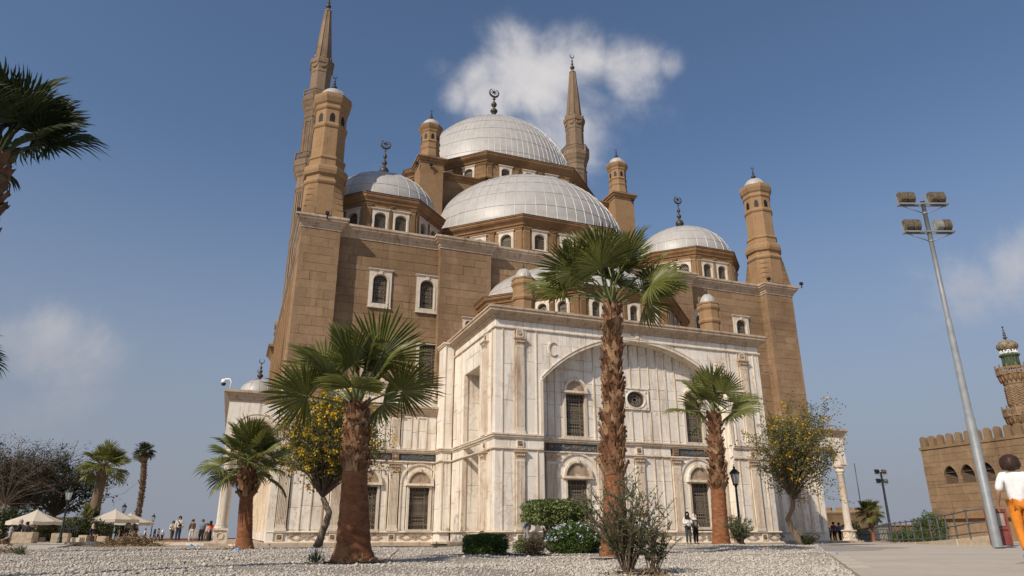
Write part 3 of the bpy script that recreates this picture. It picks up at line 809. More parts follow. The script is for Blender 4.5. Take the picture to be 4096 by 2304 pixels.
# the oval window
o = sub('oval_window')
b = MB()
for z0, z1 in ((7.5, 7.56), (8.74, 8.8)): b.fbox(RF, CE - .87, CE + .87, z0, z1, -.1, .09)
for q in (-1, 1): b.fbox(RF, CE + q * .84 - .03, CE + q * .84 + .03, 7.56, 8.74, -.1, .09)
b.build('frame', 'trim', o)
b = MB(); P = RF.pt; n = 32
for i in range(n):
    t, u = 2 * pi * i / n, 2 * pi * (i + 1) / n
    sq = lambda x: (CE + .81 * max(-1, min(1, 1.42 * cos(x))), 8.15 + .59 * max(-1, min(1, 1.42 * sin(x))))
    ov = lambda x, k=1.0: (CE + .62 * k * cos(x), 8.12 + .49 * k * sin(x))
    b.add([P(*[ov(t)[0], .03, ov(t)[1]]), P(*[ov(u)[0], .03, ov(u)[1]]), P(*[sq(u)[0], .03, sq(u)[1]]), P(*[sq(t)[0], .03, sq(t)[1]]), P(*[ov(t)[0], -.24, ov(t)[1]]), P(*[ov(u)[0], -.24, ov(u)[1]])], [(0, 1, 2, 3), (0, 4, 5, 1)])
    for k0, k1 in ((1.0, 1.1),):
        b.hexa([P(ov(t, k0)[0], .07, ov(t, k0)[1]), P(ov(u, k0)[0], .07, ov(u, k0)[1]), P(ov(u, k0)[0], .02, ov(u, k0)[1]), P(ov(t, k0)[0], .02, ov(t, k0)[1]),
                P(ov(t, k1)[0], .07, ov(t, k1)[1]), P(ov(u, k1)[0], .07, ov(u, k1)[1]), P(ov(u, k1)[0], .02, ov(u, k1)[1]), P(ov(t, k1)[0], .02, ov(t, k1)[1])])
for sx in (-1, 1):
    for sz in (-1, 1): b.disc(RF, CE + sx * .68, 8.15 + sz * .47, .07, 0, .08, 8)
b.build('surround', 'marble', o)
b = MB()
for k in range(40):
    t = 2 * pi * k / 40; p0, p1 = ov(t, .62), ov(t, .98)
    q = MB(); bar(q, p0[0], p0[1], p1[0], p1[1], .02, .03); b.add([(v[0], VR + .14 - v[1] * 0 - (-v[1]), v[2]) for v in q.v], q.f)
for k0, k1 in ((.56, .62), (.93, 1.0), (.2, .27)):
    for i in range(24):
        t, u = 2 * pi * i / 24, 2 * pi * (i + 1) / 24; d0, d1 = -.16, -.12
        b.hexa([P(ov(t, k0)[0], d1, ov(t, k0)[1]), P(ov(u, k0)[0], d1, ov(u, k0)[1]), P(ov(u, k0)[0], d0, ov(u, k0)[1]), P(ov(t, k0)[0], d0, ov(t, k0)[1]),
                P(ov(t, k1)[0], d1, ov(t, k1)[1]), P(ov(u, k1)[0], d1, ov(u, k1)[1]), P(ov(u, k1)[0], d0, ov(u, k1)[1]), P(ov(t, k1)[0], d0, ov(t, k1)[1])])
for k in range(6):
    t = pi * k / 3; b.disc(RF, CE + .24 * cos(t), 8.12 + .19 * sin(t), .085, -.15, -.12, 10, .05)
b.build('grille', 'grille', o)
b = MB(); b.fbox(RF, CE - .75, CE + .75, 7.55, 8.75, -.26, -.24); b.build('pane', 'void', o)
# lower order of the recess
PW = .60
pils = [16.16, CE - 2.48, CE, CE + 2.48, 27.4]
low_e = [JL, 16.16 - .32, 16.16 + .32, 17.74 - 1.26, 17.74 + 1.26, CE - 2.48 - .3, CE - 2.48 + .3, CE - 1.55, CE - 1.0, CE - .32, CE + .32, CE + 1.0, CE + 1.55, CE + 2.18, CE + 2.78, 25.8 - 1.26, 25.8 + 1.26, 27.08, 27.72, JR]
holes_l = [(17.74 - .64, 17.74 + .64, .78, 3.42), (25.8 - .64, 25.8 + .64, .78, 3.42)]
for i in range(len(low_e) - 1):
    if low_e[i + 1] - low_e[i] > .12: clad('marble', RF, low_e[i] + .02, low_e[i + 1] - .02, .7, 4.78, .26, 1.1, 1.4, holes=holes_l, jit=.01)
clad('marble', RF, JL, JR, .1, .6, .26, 1.2, .6, stack=True)
for p in pils: pilaster(RF, p, .7, 4.74, .56)
for e in (CE - 1.55, CE - 1.0, CE + 1.0, CE + 1.55): trim.fbox(RF, e - .03, e + .03, .7, 4.74, -.2, .05)
clad('marble', RF, 19.42, 23.98, 4.9, 5.34, .26, .9, .5, stack=True)
boss(RF, CE, 5.12, .2, mosque, inner='rosette_brown')
inscription(RF, 16.38, 19.05, 4.88, 5.38, TXT1); inscription(RF, 24.55, 27.1, 4.88, 5.38, TXT2)
for u in (16.16, 19.25, 24.28, 27.34): boss(RF, u, 5.13, .19, mosque, mat='slate' if u < 17 else 'rosette_brown', inner='rosette_brown')
core.fbox(RF, JL, JR, 4.86, 5.4, -.3, -.10)
clad('marble', PL, -43.1, -42.2, .7, 11.45, .3, 1.0, 1.7); clad('marble', PL, -43.1, -42.2, .06, .6, .3, 1, .6); clad('marble', LEFT(11.86), -44.5, -43.1, .06, .6, .3, 1, .6); clad('marble', LEFT(11.86), -44.5, -43.1, 4.9, 5.34, .3, 1, .5)
# --- portal's left side: strips, pilaster and a deep niche
NV0, NV1 = 37.65, 40.75
for z0, z1, ztop in ((5.62, 11.45, 9.87), (.7, 4.78, 4.78)):
    clad('marble', PL, -35.62, -35.2, z0, z1, .3, 3, 1.75); clad('marble', PL, -36.32, -35.68, z0, z1, .3, 3, 1.7)
    clad('marble', PL, -36.98, -36.38, z0, z1, .3, 3, 2.2); pilaster(PL, -36.68, z0, 10.95 if z1 > 6 else 4.74, .55, d=.16)
    clad('marble', PL, -NV0, -37.04, z0, z1, .3, 3, 1.8)
    clad('marble', PL, -42.2, -NV1, z0, z1, .3, 1.5, 1.8)
    if z1 > 6: clad('marble', PL, -NV1, -NV0, 9.9, z1, .3, 1.1, .8)
    for e in (-35.65, -36.35, -37.01, -NV0 - .03, -NV1 + .03, -41.35): trim.fbox(PL, e - .03, e + .03, z0, z1 if abs(e + 39.2) > 1.7 else min(z1, 9.9), -.2, .05)
boss(PL, -36.68, 11.2, .2, mosque); boss(PL, -36.68, 5.1, .2, mosque, inner='rosette_brown')
for p, q in ((-37.65, -35.2), (-42.2, -40.75)): clad('marble', PL, p, q, 4.9, 5.34, .3, .9, .5, stack=True); clad('marble', PL, p, q, .06, .6, .3, .9, .6, stack=True)
clad('marble', PL, -43.2, PL and -35.2, 11.56, 11.95, .3, 1.3, .5, stack=True)
NB = LEFT(PU0 + 1.15)
clad('marble', NB, -NV1, -NV0, .1, 4.88, .2, 1.0, 1.2, holes=[(-39.8, -38.6, .9, 3.5)]); clad('marble', NB, -NV1, -NV0, 5.4, 9.9, .2, 1.0, 1.2, holes=[(-39.8, -38.6, 5.8, 8.2)])
b = MB(); b.box(PU0, PU0 + 1.2, NV0, NV1, 9.86, 9.95); b.build('niche_soffit', 'marble', mosque)
clad('marble', Fr(PU0, NV1, 1, 0), 0, 1.15, .1, 9.9, .1, 2, 1.6); clad('marble', Fr(PU0 + 1.15, NV0, -1, 0), 0, 1.15, .1, 9.9, .1, 2, 1.6)
tall_window(NB, -39.2, 5.8, 1.2, 2.4); lunette(NB, -39.2, 8.36, .72); tall_window(NB, -39.2, .92, 1.2, 2.46); lunette(NB, -39.2, 3.56, .8)
inscription(NB, -NV1 + .05, -NV0 - .05, 4.88, 5.38, TXT3)
core.box(PU0 + .3, PU0 + .9, 35.5, NV0 - .1, 0, 11.9); core.box(PU0 + .3, PU0 + 1.4, NV1 + .1, 45, 0, 11.9); core.box(PU0 + 1.36, PU0 + 1.6, 37, 42, 0, 11.9); core.box(PU0 + .3, PU0 + 1.6, NV0 - .1, NV1 + .1, 9.96, 11.9)
# the inner pier where the portal joins the wall
for z0, z1 in ((5.62, 12.3), (.7, 4.78)):
    clad('marble', FRONT(43.1), 11.86, 12.5, z0, z1, .3, 2, 1.6); clad('marble', LEFT(11.86), -44.5, -43.1, z0, z1, .3, 2, 1.6)
    for u in (11.93, 12.46): trim.fbox(FRONT(43.1), u - .03, u + .03, z0, z1, -.1, .045)
clad('marble', FRONT(43.1), 11.86, 12.5, .06, .6, .3, 1, .6); clad('marble', FRONT(43.1), 11.86, 12.5, 4.9, 5.34, .3, 1, .5)
core.box(12.1, 12.9, 43.4, 45, 0, 12.3)
mid_cornice([(2.0, VM), (11.86, VM), (11.86, 43.1), (12.5, 43.1)])
b = MB(); b.sweep([(11.86, 44.6), (11.86, 43.1), (12.6, 43.1)], [(-.2, 12.25), (.06, 12.25), (.08, 12.33), (.13, 12.36), (.13, 12.46), (-.2, 12.47)]); b.build('pier_cap', 'trim', mosque)
# portal's right side, plainer (in its own shade)
clad('marble', PR, 35.2, 44.4, 5.62, 11.45, .3, 1.3, 1.6); clad('marble', PR, 35.2, 44.4, .7, 4.78, .3, 1.3, 1.6); clad('marble', PR, 35.2, 44.4, 4.9, 5.34, .3, 1.3, .6); clad('marble', PR, 35.2, 44.4, .06, .6, .3, 1.3, .6)
clad('marble', PR, 35.2, 44.4, 11.56, 11.95, .3, 1.3, .6)
core.box(PU1 - 1.2, PU1 - .3, 35.5, 45, 0, 11.9)

# ================= MARBLE TIER OF THE MAIN WALL =================
MF = FRONT(VM)
core.fbox(MF, 2.05, 12.2, 0, 8.3, -1.6, -.3); core.fbox(MF, 30.4, 43.4, 0, 8.3, -1.6, -.3)
wl = [7.60, 10.88]
holes_m = [(w - .65, w + .65, .76, 3.34) for w in wl]
pm = [2.74, 5.73, 9.24]
lim = [2.0, 2.40, 3.08, 3.75, 4.35, 5.02, 5.40, 6.06, 6.80, 8.42, 8.90, 9.58, 10.06, 11.70, 11.86]
for i in range(len(lim) - 1):
    p, q = lim[i] + .02, lim[i + 1] - .02
    clad('marble', MF, p, q, .7, 4.78, .3, 1.1, 1.45, holes=holes_m, jit=.01)
for p in pm: pilaster(MF, p, .7, 4.74, .58); boss(MF, p, .36, .2, mosque)
for e in (3.75, 4.35, 5.02): trim.fbox(MF, e - .03, e + .03, .7, 4.74, -.2, .05)
for w in wl:
    tall_window(MF, w, .80, 1.28, 2.5); lunette(MF, w, 3.52, .86)
    b = MB(); arch_ring(b, MF, w, 3.5, 1.16, 1.27, -.1, .07, 20)
    for q in (-1, 1): b.fbox(MF, w + q * 1.215 - .055, w + q * 1.215 + .055, .7, 3.5, -.1, .06)
    b.build('niche_arch', 'trim', mosque)
clad('marble', MF, 2.0, 11.86, .06, .6, .3, 1.2, .6, stack=True)
plinth(MF, 3.1, 5.4); plinth(MF, 6.1, 8.9); plinth(MF, 9.6, 11.8)
clad('marble', MF, 2.0, 5.95, 4.9, 5.34, .3, 1.2, .6, stack=True)
inscription(MF, 6.05, 8.95, 4.88, 5.38, TXT1); inscription(MF, 9.52, 11.8, 4.88, 5.38, TXT3); boss(MF, 9.24, 5.13, .22, mosque, mat='rosette_brown', inner='rosette_brown')
ue = [2.0, 2.42, 3.05, 3.8, 4.4, 5.1, 5.42, 6.05, 6.6, 7.2, 7.85, 8.45, 8.85, 9.48, 9.56, 10.17, 10.58, 11.18, 11.86]
for i in range(len(ue) - 1): clad('marble', MF, ue[i] + .02, ue[i + 1] - .02, 5.62, 7.78, .3, 1.2, 1.1, jit=.01)
for p in (2.74, 5.73, 9.16): pilaster(MF, p, 5.62, 7.78, .55, capd=.2)
for p, q in ((9.56, 10.17), (10.58, 11.18), (3.8, 4.4), (6.6, 7.2), (7.85, 8.45)):
    for e in (p, q): trim.fbox(MF, e - .03, e + .03, 5.65, 7.7, -.2, .055)
    trim.fbox(MF, p, q, 7.62, 7.7, -.2, .056); trim.fbox(MF, p, q, 5.65, 5.72, -.2, .056)
b = MB(); b.sweep([(2.0, VM), (11.86, VM)], [(-.3, 7.78), (.05, 7.78), (.07, 7.86), (.15, 7.9), (.17, 8.02), (.28, 8.1), (.28, 8.2), (.36, 8.24), (.36, 8.36), (-1.3, 8.42)]); b.build('tier_cornice', 'trim_dark', mosque)
AF = FRONT(45.2)
clad('marble', AF, 2.0, 12.2, 8.4, 9.15, .3, 1.4, .8); clad('marble', AF, 2.0, 12.2, 9.15, 9.7, .3, 1.4, .6)
core.fbox(AF, 2, 12.2, 8.3, 9.7, -.6, -.28)
for u in (6.3, 8.75, 9.6, 11.85):
    b = MB()
    b.fbox(AF, u - .2, u + .2, 8.95, 9.85, -.1, .14); b.sweep([(u - .24, 45.2), (u - .24, 45.02), (u + .24, 45.02), (u + .24, 45.2)], [(0, 9.8), (.05, 9.85), (.1, 9.9), (.1, 9.98), (0, 10.0)])
    b.lathe((u, 45.04, 9.3), [(0, -.2), (.12, -.1), (.1, .05), (.14, .2), (0, .3)], 8)
    b.build('console', 'trim', mosque)
b = MB()
for u0, u1 in ((6.6, 8.5), (9.85, 11.6)):
    for k in range(3):
        c = u0 + (u1 - u0) * (k + .5) / 3; r = (u1 - u0) / 7
        b.tube([AF.pt(c + r * cos(pi + pi * t / 8), .05, 9.55 + .32 * sin(pi + pi * t / 8)) for t in range(9)], [.035, .05, .065, .075, .08, .075, .065, .05, .035], 6)
        b.disc(AF, c - r, 9.55, .07, 0, .1, 8); b.disc(AF, c, 9.45, .09, 0, .09, 8)
    b.fbox(AF, u0 - .1, u1 + .1, 9.62, 9.72, -.1, .1)
b.build('festoon', 'trim', mosque)
# right side of the tier: panels and pilasters in the portal's shade
MR = [30.6 + .95 * i for i in range(14)]
for i in range(13):
    clad('marble', MF, MR[i] + .02, MR[i + 1] - .02, .7, 4.78, .3, 1.2, 1.5); clad('marble', MF, MR[i] + .02, MR[i + 1] - .02, 5.62, 7.78, .3, 1.2, 1.1)
    if i % 3 == 1: pilaster(MF, (MR[i] + MR[i + 1]) / 2, .7, 4.74, .62); boss(MF, (MR[i] + MR[i + 1]) / 2, .36, .2, mosque)
    else:
        trim.fbox(MF, MR[i] + .1, MR[i] + .16, .7, 4.7, -.2, .05); trim.fbox(MF, MR[i + 1] - .16, MR[i + 1] - .1, .7, 4.7, -.2, .05)
clad('marble', MF, 30.6, 43, 4.9, 5.34, .3, 1.2, .6); clad('marble', MF, 30.6, 43, .06, .6, .3, 1.2, .6); plinth(MF, 31.3, 33.4); plinth(MF, 34.2, 36.3); plinth(MF, 37.1, 39.2); plinth(MF, 40, 42.8)
mid_cornice([(30.8, VM), (43.2, VM)])
b = MB(); b.sweep([(30.6, VM), (43.2, VM)], [(-.3, 7.78), (.05, 7.78), (.07, 7.86), (.15, 7.9), (.17, 8.02), (.28, 8.1), (.28, 8.2), (.36, 8.24), (.36, 8.36), (-1.3, 8.42)]); b.build('tier_cornice', 'trim_dark', mosque)
# ================= SANDSTONE WALLS =================
WF, TF = FRONT(VW), FRONT(VT)
ZC = 20.05                     # underside of the wall cornice
T0, T1, T2, T3 = 2.10, 4.72, 40.70, 43.55
B0, B1, B2, B3 = 11.85, 15.75, 29.45, 33.35
VB = 45.2
scol = MB()
scol.box(2.4, 43.2, 46.05, 47.2, 0, 20.6)
win_up = [7.77, 11.10, 34.25, 38.30]
holes_w = [(w - .66, w + .66, 15.32, 17.78) for w in win_up] + [(7.65 - .75, 7.65 + .75, 10.12, 13.05), (11.33 - .70, 11.33 + .70, 10.12, 13.05)]
def stone(F, a0, a1, z0, z1, **k): clad('stone', F, a0, a1, z0, z1, .35, k.pop('L', 1.25), k.pop('H', .62), mat=k.pop('mat', 'sand'), gap=.007, jit=.018, **k)
stone(WF, T1, B0 + .1, 9.2, ZC, holes=holes_w); stone(WF, B3 - .1, T2, 8.3, ZC, holes=holes_w); stone(WF, B1, B2, 12.4, ZC)
for a, b_ in ((B0, B1), (B2, B3)):
    BF = FRONT(VB)
    stone(BF, a, b_, 9.2 if a < 20 else 8.3, ZC); stone(LEFT(a), -VW - .1, -VB, 9.2, ZC); stone(RIGHT(b_), VB, VW + .1, 9.2, ZC)
    scol.box(a + .33, b_ - .33, VB + .33, 46.5, 0, 20.5)
for a, b_ in ((T0, T1), (T2, T3)):
    stone(TF, a, b_, 8.3, ZC); stone(LEFT(a), -49.2, -VT, 5.0 if a > 20 else 8.3, ZC); stone(RIGHT(b_), VT, 49.2, 8.3, ZC)
    scol.box(a + .33, b_ - .33, VT + .33, 49.0, 0, 20.5)
for w in win_up: window(WF, w, 15.22, 1.55, 2.62, 1.0, 2.12, .5, .26, 'arched', d=.10)
for w in (7.65, 11.33):
    tall_window(WF, w, 10.2, 1.2, 2.72, .0, .2)
window(FRONT(VB), 14.08, 13.5, .84, 1.4, .5, 1.15, .25, .1, 'arched', keystone=False)
# long side walls, running back to the minarets
for sgn, F, u in ((-1, LEFT(2.55), 2.55), (1, RIGHT(43.1), 43.1)):
    for v0 in range(49, 80, 4):
        a, b_ = v0, v0 + 4
        aa = (-b_, -a) if sgn < 0 else (a, b_)
        clad('stone', F, aa[0], aa[1], 8.3, ZC, .3, 2.0, 1.0, mat='sand', holes=[((aa[0] + aa[1]) / 2 - .6, (aa[0] + aa[1]) / 2 + .6, 14.6, 17.4)])
        window(F, (aa[0] + aa[1]) / 2, 14.55, 1.5, 2.9, 1.0, 2.3, .5, .25, 'arched')
        x = u + sgn * .35
        bb = MB(); bb.box(min(u - sgn * .1, x), max(u - sgn * .1, x), v0 - .45, v0 + .45, 8.3, ZC); bb.build('wall_rib', 'sand_smooth', mosque)
    scol.box(min(u - sgn * .3, u - sgn * 1.0), max(u - sgn * .3, u - sgn * 1.0), 48, 82, 0, 20.5)
# main cornice, stepping round towers and buttresses
CP = [(2.55, 82), (2.55, 49.2), (T0, 49.2), (T0, VT), (T1, VT), (T1, VW), (B0, VW), (B0, VB), (B1, VB), (B1, VW), (B2, VW), (B2, VB), (B3, VB), (B3, VW), (T2, VW), (T2, VT), (T3, VT), (T3, 49.2), (43.1, 49.2), (43.1, 82)]
prof = [(-.34, ZC - .02), (.04, ZC), (.05, ZC + .12), (.10, ZC + .16), (.12, ZC + .3), (.22, ZC + .38), (.30, ZC + .5), (.38, ZC + .56), (.38, ZC + .66), (.46, ZC + .72), (.46, ZC + .88), (-.6, ZC + .92)]
b = MB(); b.sweep(CP, prof); b.build('wall_cornice', 'trim_dark', mosque)
b = MB(); b.box(2.3, 43.3, 45.6, 82, 20.5, 20.72); b.box(T0 - .2, T1 + .2, VT - .2, 49, 20.5, 20.9); b.box(T2 - .2, T3 + .2, VT - .2, 49, 20.5, 20.9); b.build('terrace_roof', 'sand_dark', mosque)

# ================= DOMES, DRUMS, TURRETS =================
def finial(c, h, r, parent, crescent=True, star=False, face=0.0):
    f = MB()
    pr = [(.0, 0), (.55, .0), (.5, .02), (.2, .05), (.35, .10), (.8, .16), (1.0, .22), (.8, .28), (.3, .33), (.2, .36), (.4, .39), (.55, .43), (.4, .47), (.15, .5), (.14, .53), (.35, .56), (.42, .6), (.3, .64), (.1, .67), (.1, .72), (.25, .74), (.1, .77), (.05, .80), (0, .81)]
    f.lathe(c, [(a * r, z * h) for a, z in pr], 12)
    if crescent:
        R = h * .105; cz = c[2] + h * .81 + R * .9; n = 18; pts = []; rad = []
        for i in range(n + 1):
            t = radians(-90) + radians(155) * (2 * i / n - 1); pts.append((c[0] + R * cos(t), c[1], cz + R * sin(t))); rad.append(max(.01, R * .22 * cos(pi * (i / n - .5)) ** .6))
        f.tube(pts, rad, 6)
        if star:
            for k in range(8): t = pi * k / 4; f.tube([(c[0], c[1], cz + .1 * R), (c[0] + R * .95 * sin(t), c[1], cz + .1 * R + R * .95 * cos(t))], [R * .14, R * .02], 5)
    return f.build('finial', 'bronze', parent)
def dome(c, rx, rz, parent, nm=48, npar=6, a0=0.0, a1=2 * pi, ry=None, seams=True, n=64, power=1.0, name='dome', skirt=.12, seam_r=.022):
    pf = [(rx * 1.012, -skirt), (rx * 1.012, -.01)]
    for i in range(21):
        t = (pi / 2) * i / 20; pf.append((rx * cos(t) ** power, rz * sin(t)))
    pf[-1] = (0.001, rz)
    if not seams and name == 'cap_dome': b = MB(); b.lathe(c, pf, n, 0, True, a0, a1); return b.build(name, 'lead', parent)
    d = sub(name, parent)
    b = MB(); b.lathe(c, pf, n, 0, True, a0, a1); b.build('lead_covering', 'lead', d)
    if seams:
        s = MB(); K = 14
        for k in range(nm + (0 if a1 - a0 > 6.2 else 1)):
            a = a0 + (a1 - a0) * k / nm
            top = 0.90 if k % 2 else .975
            pts = [(c[0] + (rx * cos(pi / 2 * t / K * top) ** power + .006) * cos(a), c[1] + (rx * cos(pi / 2 * t / K * top) ** power + .006) * sin(a), c[2] + rz * sin(pi / 2 * t / K * top) + .004) for t in range(K + 1)]
            s.tube(pts, seam_r, 4, False, False)
        s.build('seam', 'seam', d, kind='stuff')
        s = MB()
        for k in range(1, npar + 1):
            t = pi / 2 * k / (npar + 1.2); rr = rx * cos(t) ** power + .004
            for j in range(nm):
                q0, q1 = a0 + (a1 - a0) * j / nm, a0 + (a1 - a0) * (j + 1) / nm
                dz = rz * sin(t) + rng.uniform(-.02, .02)
                s.tube([(c[0] + rr * cos(q), c[1] + rr * sin(q), c[2] + dz) for q in (q0, (q0 + q1) / 2, q1)], seam_r * .7, 4, False, False)
        s.build('sheet_joint', 'seam_dirt', d, kind='stuff')
    return d
def drum(c, ap, z0, z1, parent_name, faces=range(8), nwin=3, ww=1.2, wh=1.25, wz=.4, spacing=2.35, corn=.8, over=.55, pw=.42, pl_mat='sand_smooth', low_rise=.35):
    d = sub(parent_name)
    poly = octo(c, ap)
    b = MB()
    pin = octo(c, ap - .32)
    b.add([(x, y, z0) for x, y in pin] + [(x, y, z1) for x, y in pin], [(i, (i + 1) % 8, (i + 1) % 8 + 8, i + 8) for i in range(8)])
    b.build('drum_core', 'mortar_sand', d)
    b = MB(); h = z1 - z0
    b.sweep(poly, [(-.4, z1 - corn), (.03, z1 - corn), (.05, z1 - corn * .82), (.14, z1 - corn * .76), (.16, z1 - corn * .62), (.12 + over * .3, z1 - corn * .5), (.1 + over * .6, z1 - corn * .38), (over, z1 - corn * .25), (over, z1 - corn * .12), (over + .06, z1 - corn * .08), (over + .06, z1), (-1.5, z1 + .02)], True)
    b.build('drum_cornice', 'sand_dark', d)
    b = MB(); b.sweep(octo(c, ap + over + .04), [(-.5, z1 + .02), (.05, z1 + .02), (.05, z1 + .05), (-.5, z1 + .06)], True); b.build('lead_flashing', 'bronze', d)
    for i in faces:
        F, L = edges_frames(poly)[(i - 1) % 8]
        xs = [(k - (nwin - 1) / 2) * spacing for k in range(nwin)]
        hl = [(x - ww / 2 - .02, x + ww / 2 + .02, z0 + wz, z0 + wz + wh) for x in xs]
        clad('stone', F, -L / 2, L / 2, z0, z1 - corn, .3, 1.1, .55, mat='sand_smooth', holes=hl, gap=.01)
        for x in xs:
            window(F, x, z0 + wz, ww, wh, ww * .70, wh * .84, wh * .26, .05, 'lattice', mosque, .07, False, True) if low_rise else window(F, x, z0 + wz, ww, wh, ww * .62, wh * .86, ww * .31, .06, 'arched', mosque, .07, False, False)
        px = [-L / 2 + pw * .62, L / 2 - pw * .62] + [(xs[k] + xs[k + 1]) / 2 for k in range(nwin - 1)]
        for k, x in enumerate(px):
            w = pw if k < 2 else pw * .62
            o = inst('pilaster', cached(('dp', round(w, 2), round(z1 - corn - z0, 2)), lambda: pil_mesh(w, z1 - corn - z0 - .25, .08, .18, 4)), F, x, 0, z0, d, 'sand_smooth')
            put_child_cap = cached(('dcap', round(w, 2)), lambda: cap_mesh(w, .25, .08)); 
            q = inst('capital', put_child_cap, F, x, 0, z1 - corn - .25, d, 'sand_smooth')
    return d
# central cube and great dome
CU0, CU1, CV0, CV1 = 12.95, 32.25, 54.9, 73.5
for F, a0, a1 in ((FRONT(CV0), CU0, CU1), (LEFT(CU0), -CV1, -CV0), (RIGHT(CU1), CV0, CV1)):
    clad('stone', F, a0, a1, 24.0, 31.0, .3, 1.5, .78, mat='sand_smooth')
scol.box(CU0 + .3, CU1 - .3, CV0 + .3, CV1 - .3, 20.5, 31.2)
b = MB(); b.sweep([(CU0, CV0), (CU1, CV0), (CU1, CV1), (CU0, CV1)], [(-.5, 31.0), (.05, 31.0), (.08, 31.15), (.22, 31.3), (.22, 31.42), (.32, 31.48), (.32, 31.6), (-2.5, 31.64)], True); b.build('cube_cornice', 'sand_dark', mosque)
MC = (UC - .1, VC)
drum(MC, 10.2, 31.55, 33.95, 'great_drum', faces=(6, 7, 0, 1, 2), nwin=3, ww=1.24, wh=1.3, wz=.05, spacing=2.35, corn=.95, over=.5)
gd = dome((*MC, 33.95), 9.05, 9.95, mosque, nm=96, npar=8, name='great_dome', n=96, seam_r=.020)
finial((*MC, 43.75), 5.2, .80, gd, True, True)
HC = (22.7, 55.9)
drum(HC, 9.3, 20.9, 24.35, 'half_dome_drum', faces=(7, 0, 1), nwin=3, ww=1.30, wh=1.55, wz=.75, spacing=2.42, corn=.9, over=.45, pw=.5)
hd = dome((*HC, 24.35), 9.5, 7.75, mosque, nm=68, npar=7, name='half_dome', n=80, seam_r=.020)
for sx in (-1, 1):
    c2 = (UC + sx * 9.4, VC)
    drum(c2, 8.6, 20.9, 24.35, 'half_dome_drum', faces=(5, 6, 7) if sx < 0 else (1, 2, 3), nwin=3, ww=1.3, wh=1.55, wz=.75, spacing=2.3, corn=.9, over=.45, pw=.5)
    dome((*c2, 24.35), 8.6, 6.3, mosque, nm=48, npar=6, name='half_dome', seams=True)
for cx in (8.38, 36.95):
    c3 = (cx, 51.1)
    drum(c3, 4.45, 20.9, 24.15, 'corner_drum', faces=(6, 7, 0, 1, 2), nwin=2, ww=1.22, wh=1.5, wz=.55, spacing=1.52, corn=.78, over=.32, pw=.34)
    cd = dome((*c3, 24.15), 4.5, 3.8, mosque, nm=30, npar=4, name='corner_dome', n=48, seam_r=.018)
    finial((*c3, 27.85), 3.7, .40, cd, True, True)
# apse dome over the portal
AP = (22.9, 46.6)
drum(AP, 8.0, 12.6, 15.95, 'apse_drum', faces=(7, 0, 1), nwin=4, ww=1.0, wh=1.75, wz=.85, spacing=1.42, corn=.62, over=.36, pw=.36, low_rise=0)
dome((*AP, 15.95), 7.7, 3.9, mosque, nm=56, npar=5, name='apse_dome', n=64, seam_r=.016)
def turret(c, z0, prof, rtop, zcap, hd_, hf, nwin_z=None, wsize=(.34, .6), sq=None, name='turret', parent=None, mat='sand_smooth', fr=.22):
    """octagonal turret: moulded shaft, window ring, flared cap, small dome with finial"""
    t = sub(name, parent)
    n = 8; b = MB(); ph = -pi / 2 - pi / n
    if sq: b.add([(c[0] + sx * sq, c[1] + sy * sq, z0) for sx, sy in ((-1, -1), (1, -1), (1, 1), (-1, 1))] + [(c[0] + sx * sq, c[1] + sy * sq, z0 + .3) for sx, sy in ((-1, -1), (1, -1), (1, 1), (-1, 1))], [(0, 1, 5, 4), (1, 2, 6, 5), (2, 3, 7, 6), (3, 0, 4, 7), (4, 5, 6, 7)])
    k = 1 / cos(pi / n)
    b.lathe((c[0], c[1], 0), [(r * k, z) for r, z in prof], n, ph, False); b.build('shaft', mat, t)
    if sq:       # broaches that lead from the square foot to the octagon
        r = prof[0][0]
        for sx, sy in ((-1, -1), (1, -1), (1, 1), (-1, 1)):
            b = MB(); zt = prof[1][1]; o = r * math.tan(pi / n)
            for q in range(5):
                f0, f1 = q / 5, (q + 1) / 5; s0 = sq + (r * .80 - sq) * f0
                b.add([(c[0] + sx * s0, c[1] + sy * s0, z0 + .3 + (zt - z0 - .3) * f0), (c[0] + sx * (s0 - .03), c[1] + sy * (s0 - .03), z0 + .3 + (zt - z0 - .3) * (f1 - .03)), (c[0] + sx * o * .95, c[1] + sy * r, z0 + .3 + (zt - z0 - .3) * f1), (c[0] + sx * o * .95, c[1] + sy * r, z0 + .3 + (zt - z0 - .3) * f0),
                       (c[0] + sx * r, c[1] + sy * o * .95, z0 + .3 + (zt - z0 - .3) * f1), (c[0] + sx * r, c[1] + sy * o * .95, z0 + .3 + (zt - z0 - .3) * f0)],
                      [(0, 3, 2, 1), (0, 1, 4, 5)])
            b.build('broach', mat, t)
    if nwin_z:
        for F, L in edges_frames(octo(c, nwin_z[1])):
            w, h = wsize
            def mk():
                b = MB(); pts = [(-w / 2, 0), (w / 2, 0), (w / 2, h * .62), (w * .32, h * .86), (0, h), (-w * .32, h * .86), (-w / 2, h * .62)]
                b.prism(LF, pts, -.05, .012, True); return b.mesh('opening')
            inst('opening', cached(('top', w, h), mk), F, 0, 0, nwin_z[0], t, 'void')  # solid black patch painted in place of a dark hollow
    d = dome((c[0], c[1], zcap), rtop, hd_, mosque if t is None else t, nm=8, npar=0, seams=False, n=24, name='cap_dome', skirt=.05)
    s = MB()
    for kk in range(8):
        a = kk * pi / 4; s.tube([(c[0] + rtop * cos(pi / 2 * q / 8) * cos(a), c[1] + rtop * cos(pi / 2 * q / 8) * sin(a), zcap + hd_ * sin(pi / 2 * q / 8)) for q in range(9)], .02, 4, False)
    s.build('cap_seam', 'seam', t)
    f = finial((c[0], c[1], zcap + hd_ - .06), hf, fr, t, True, False)
    return t
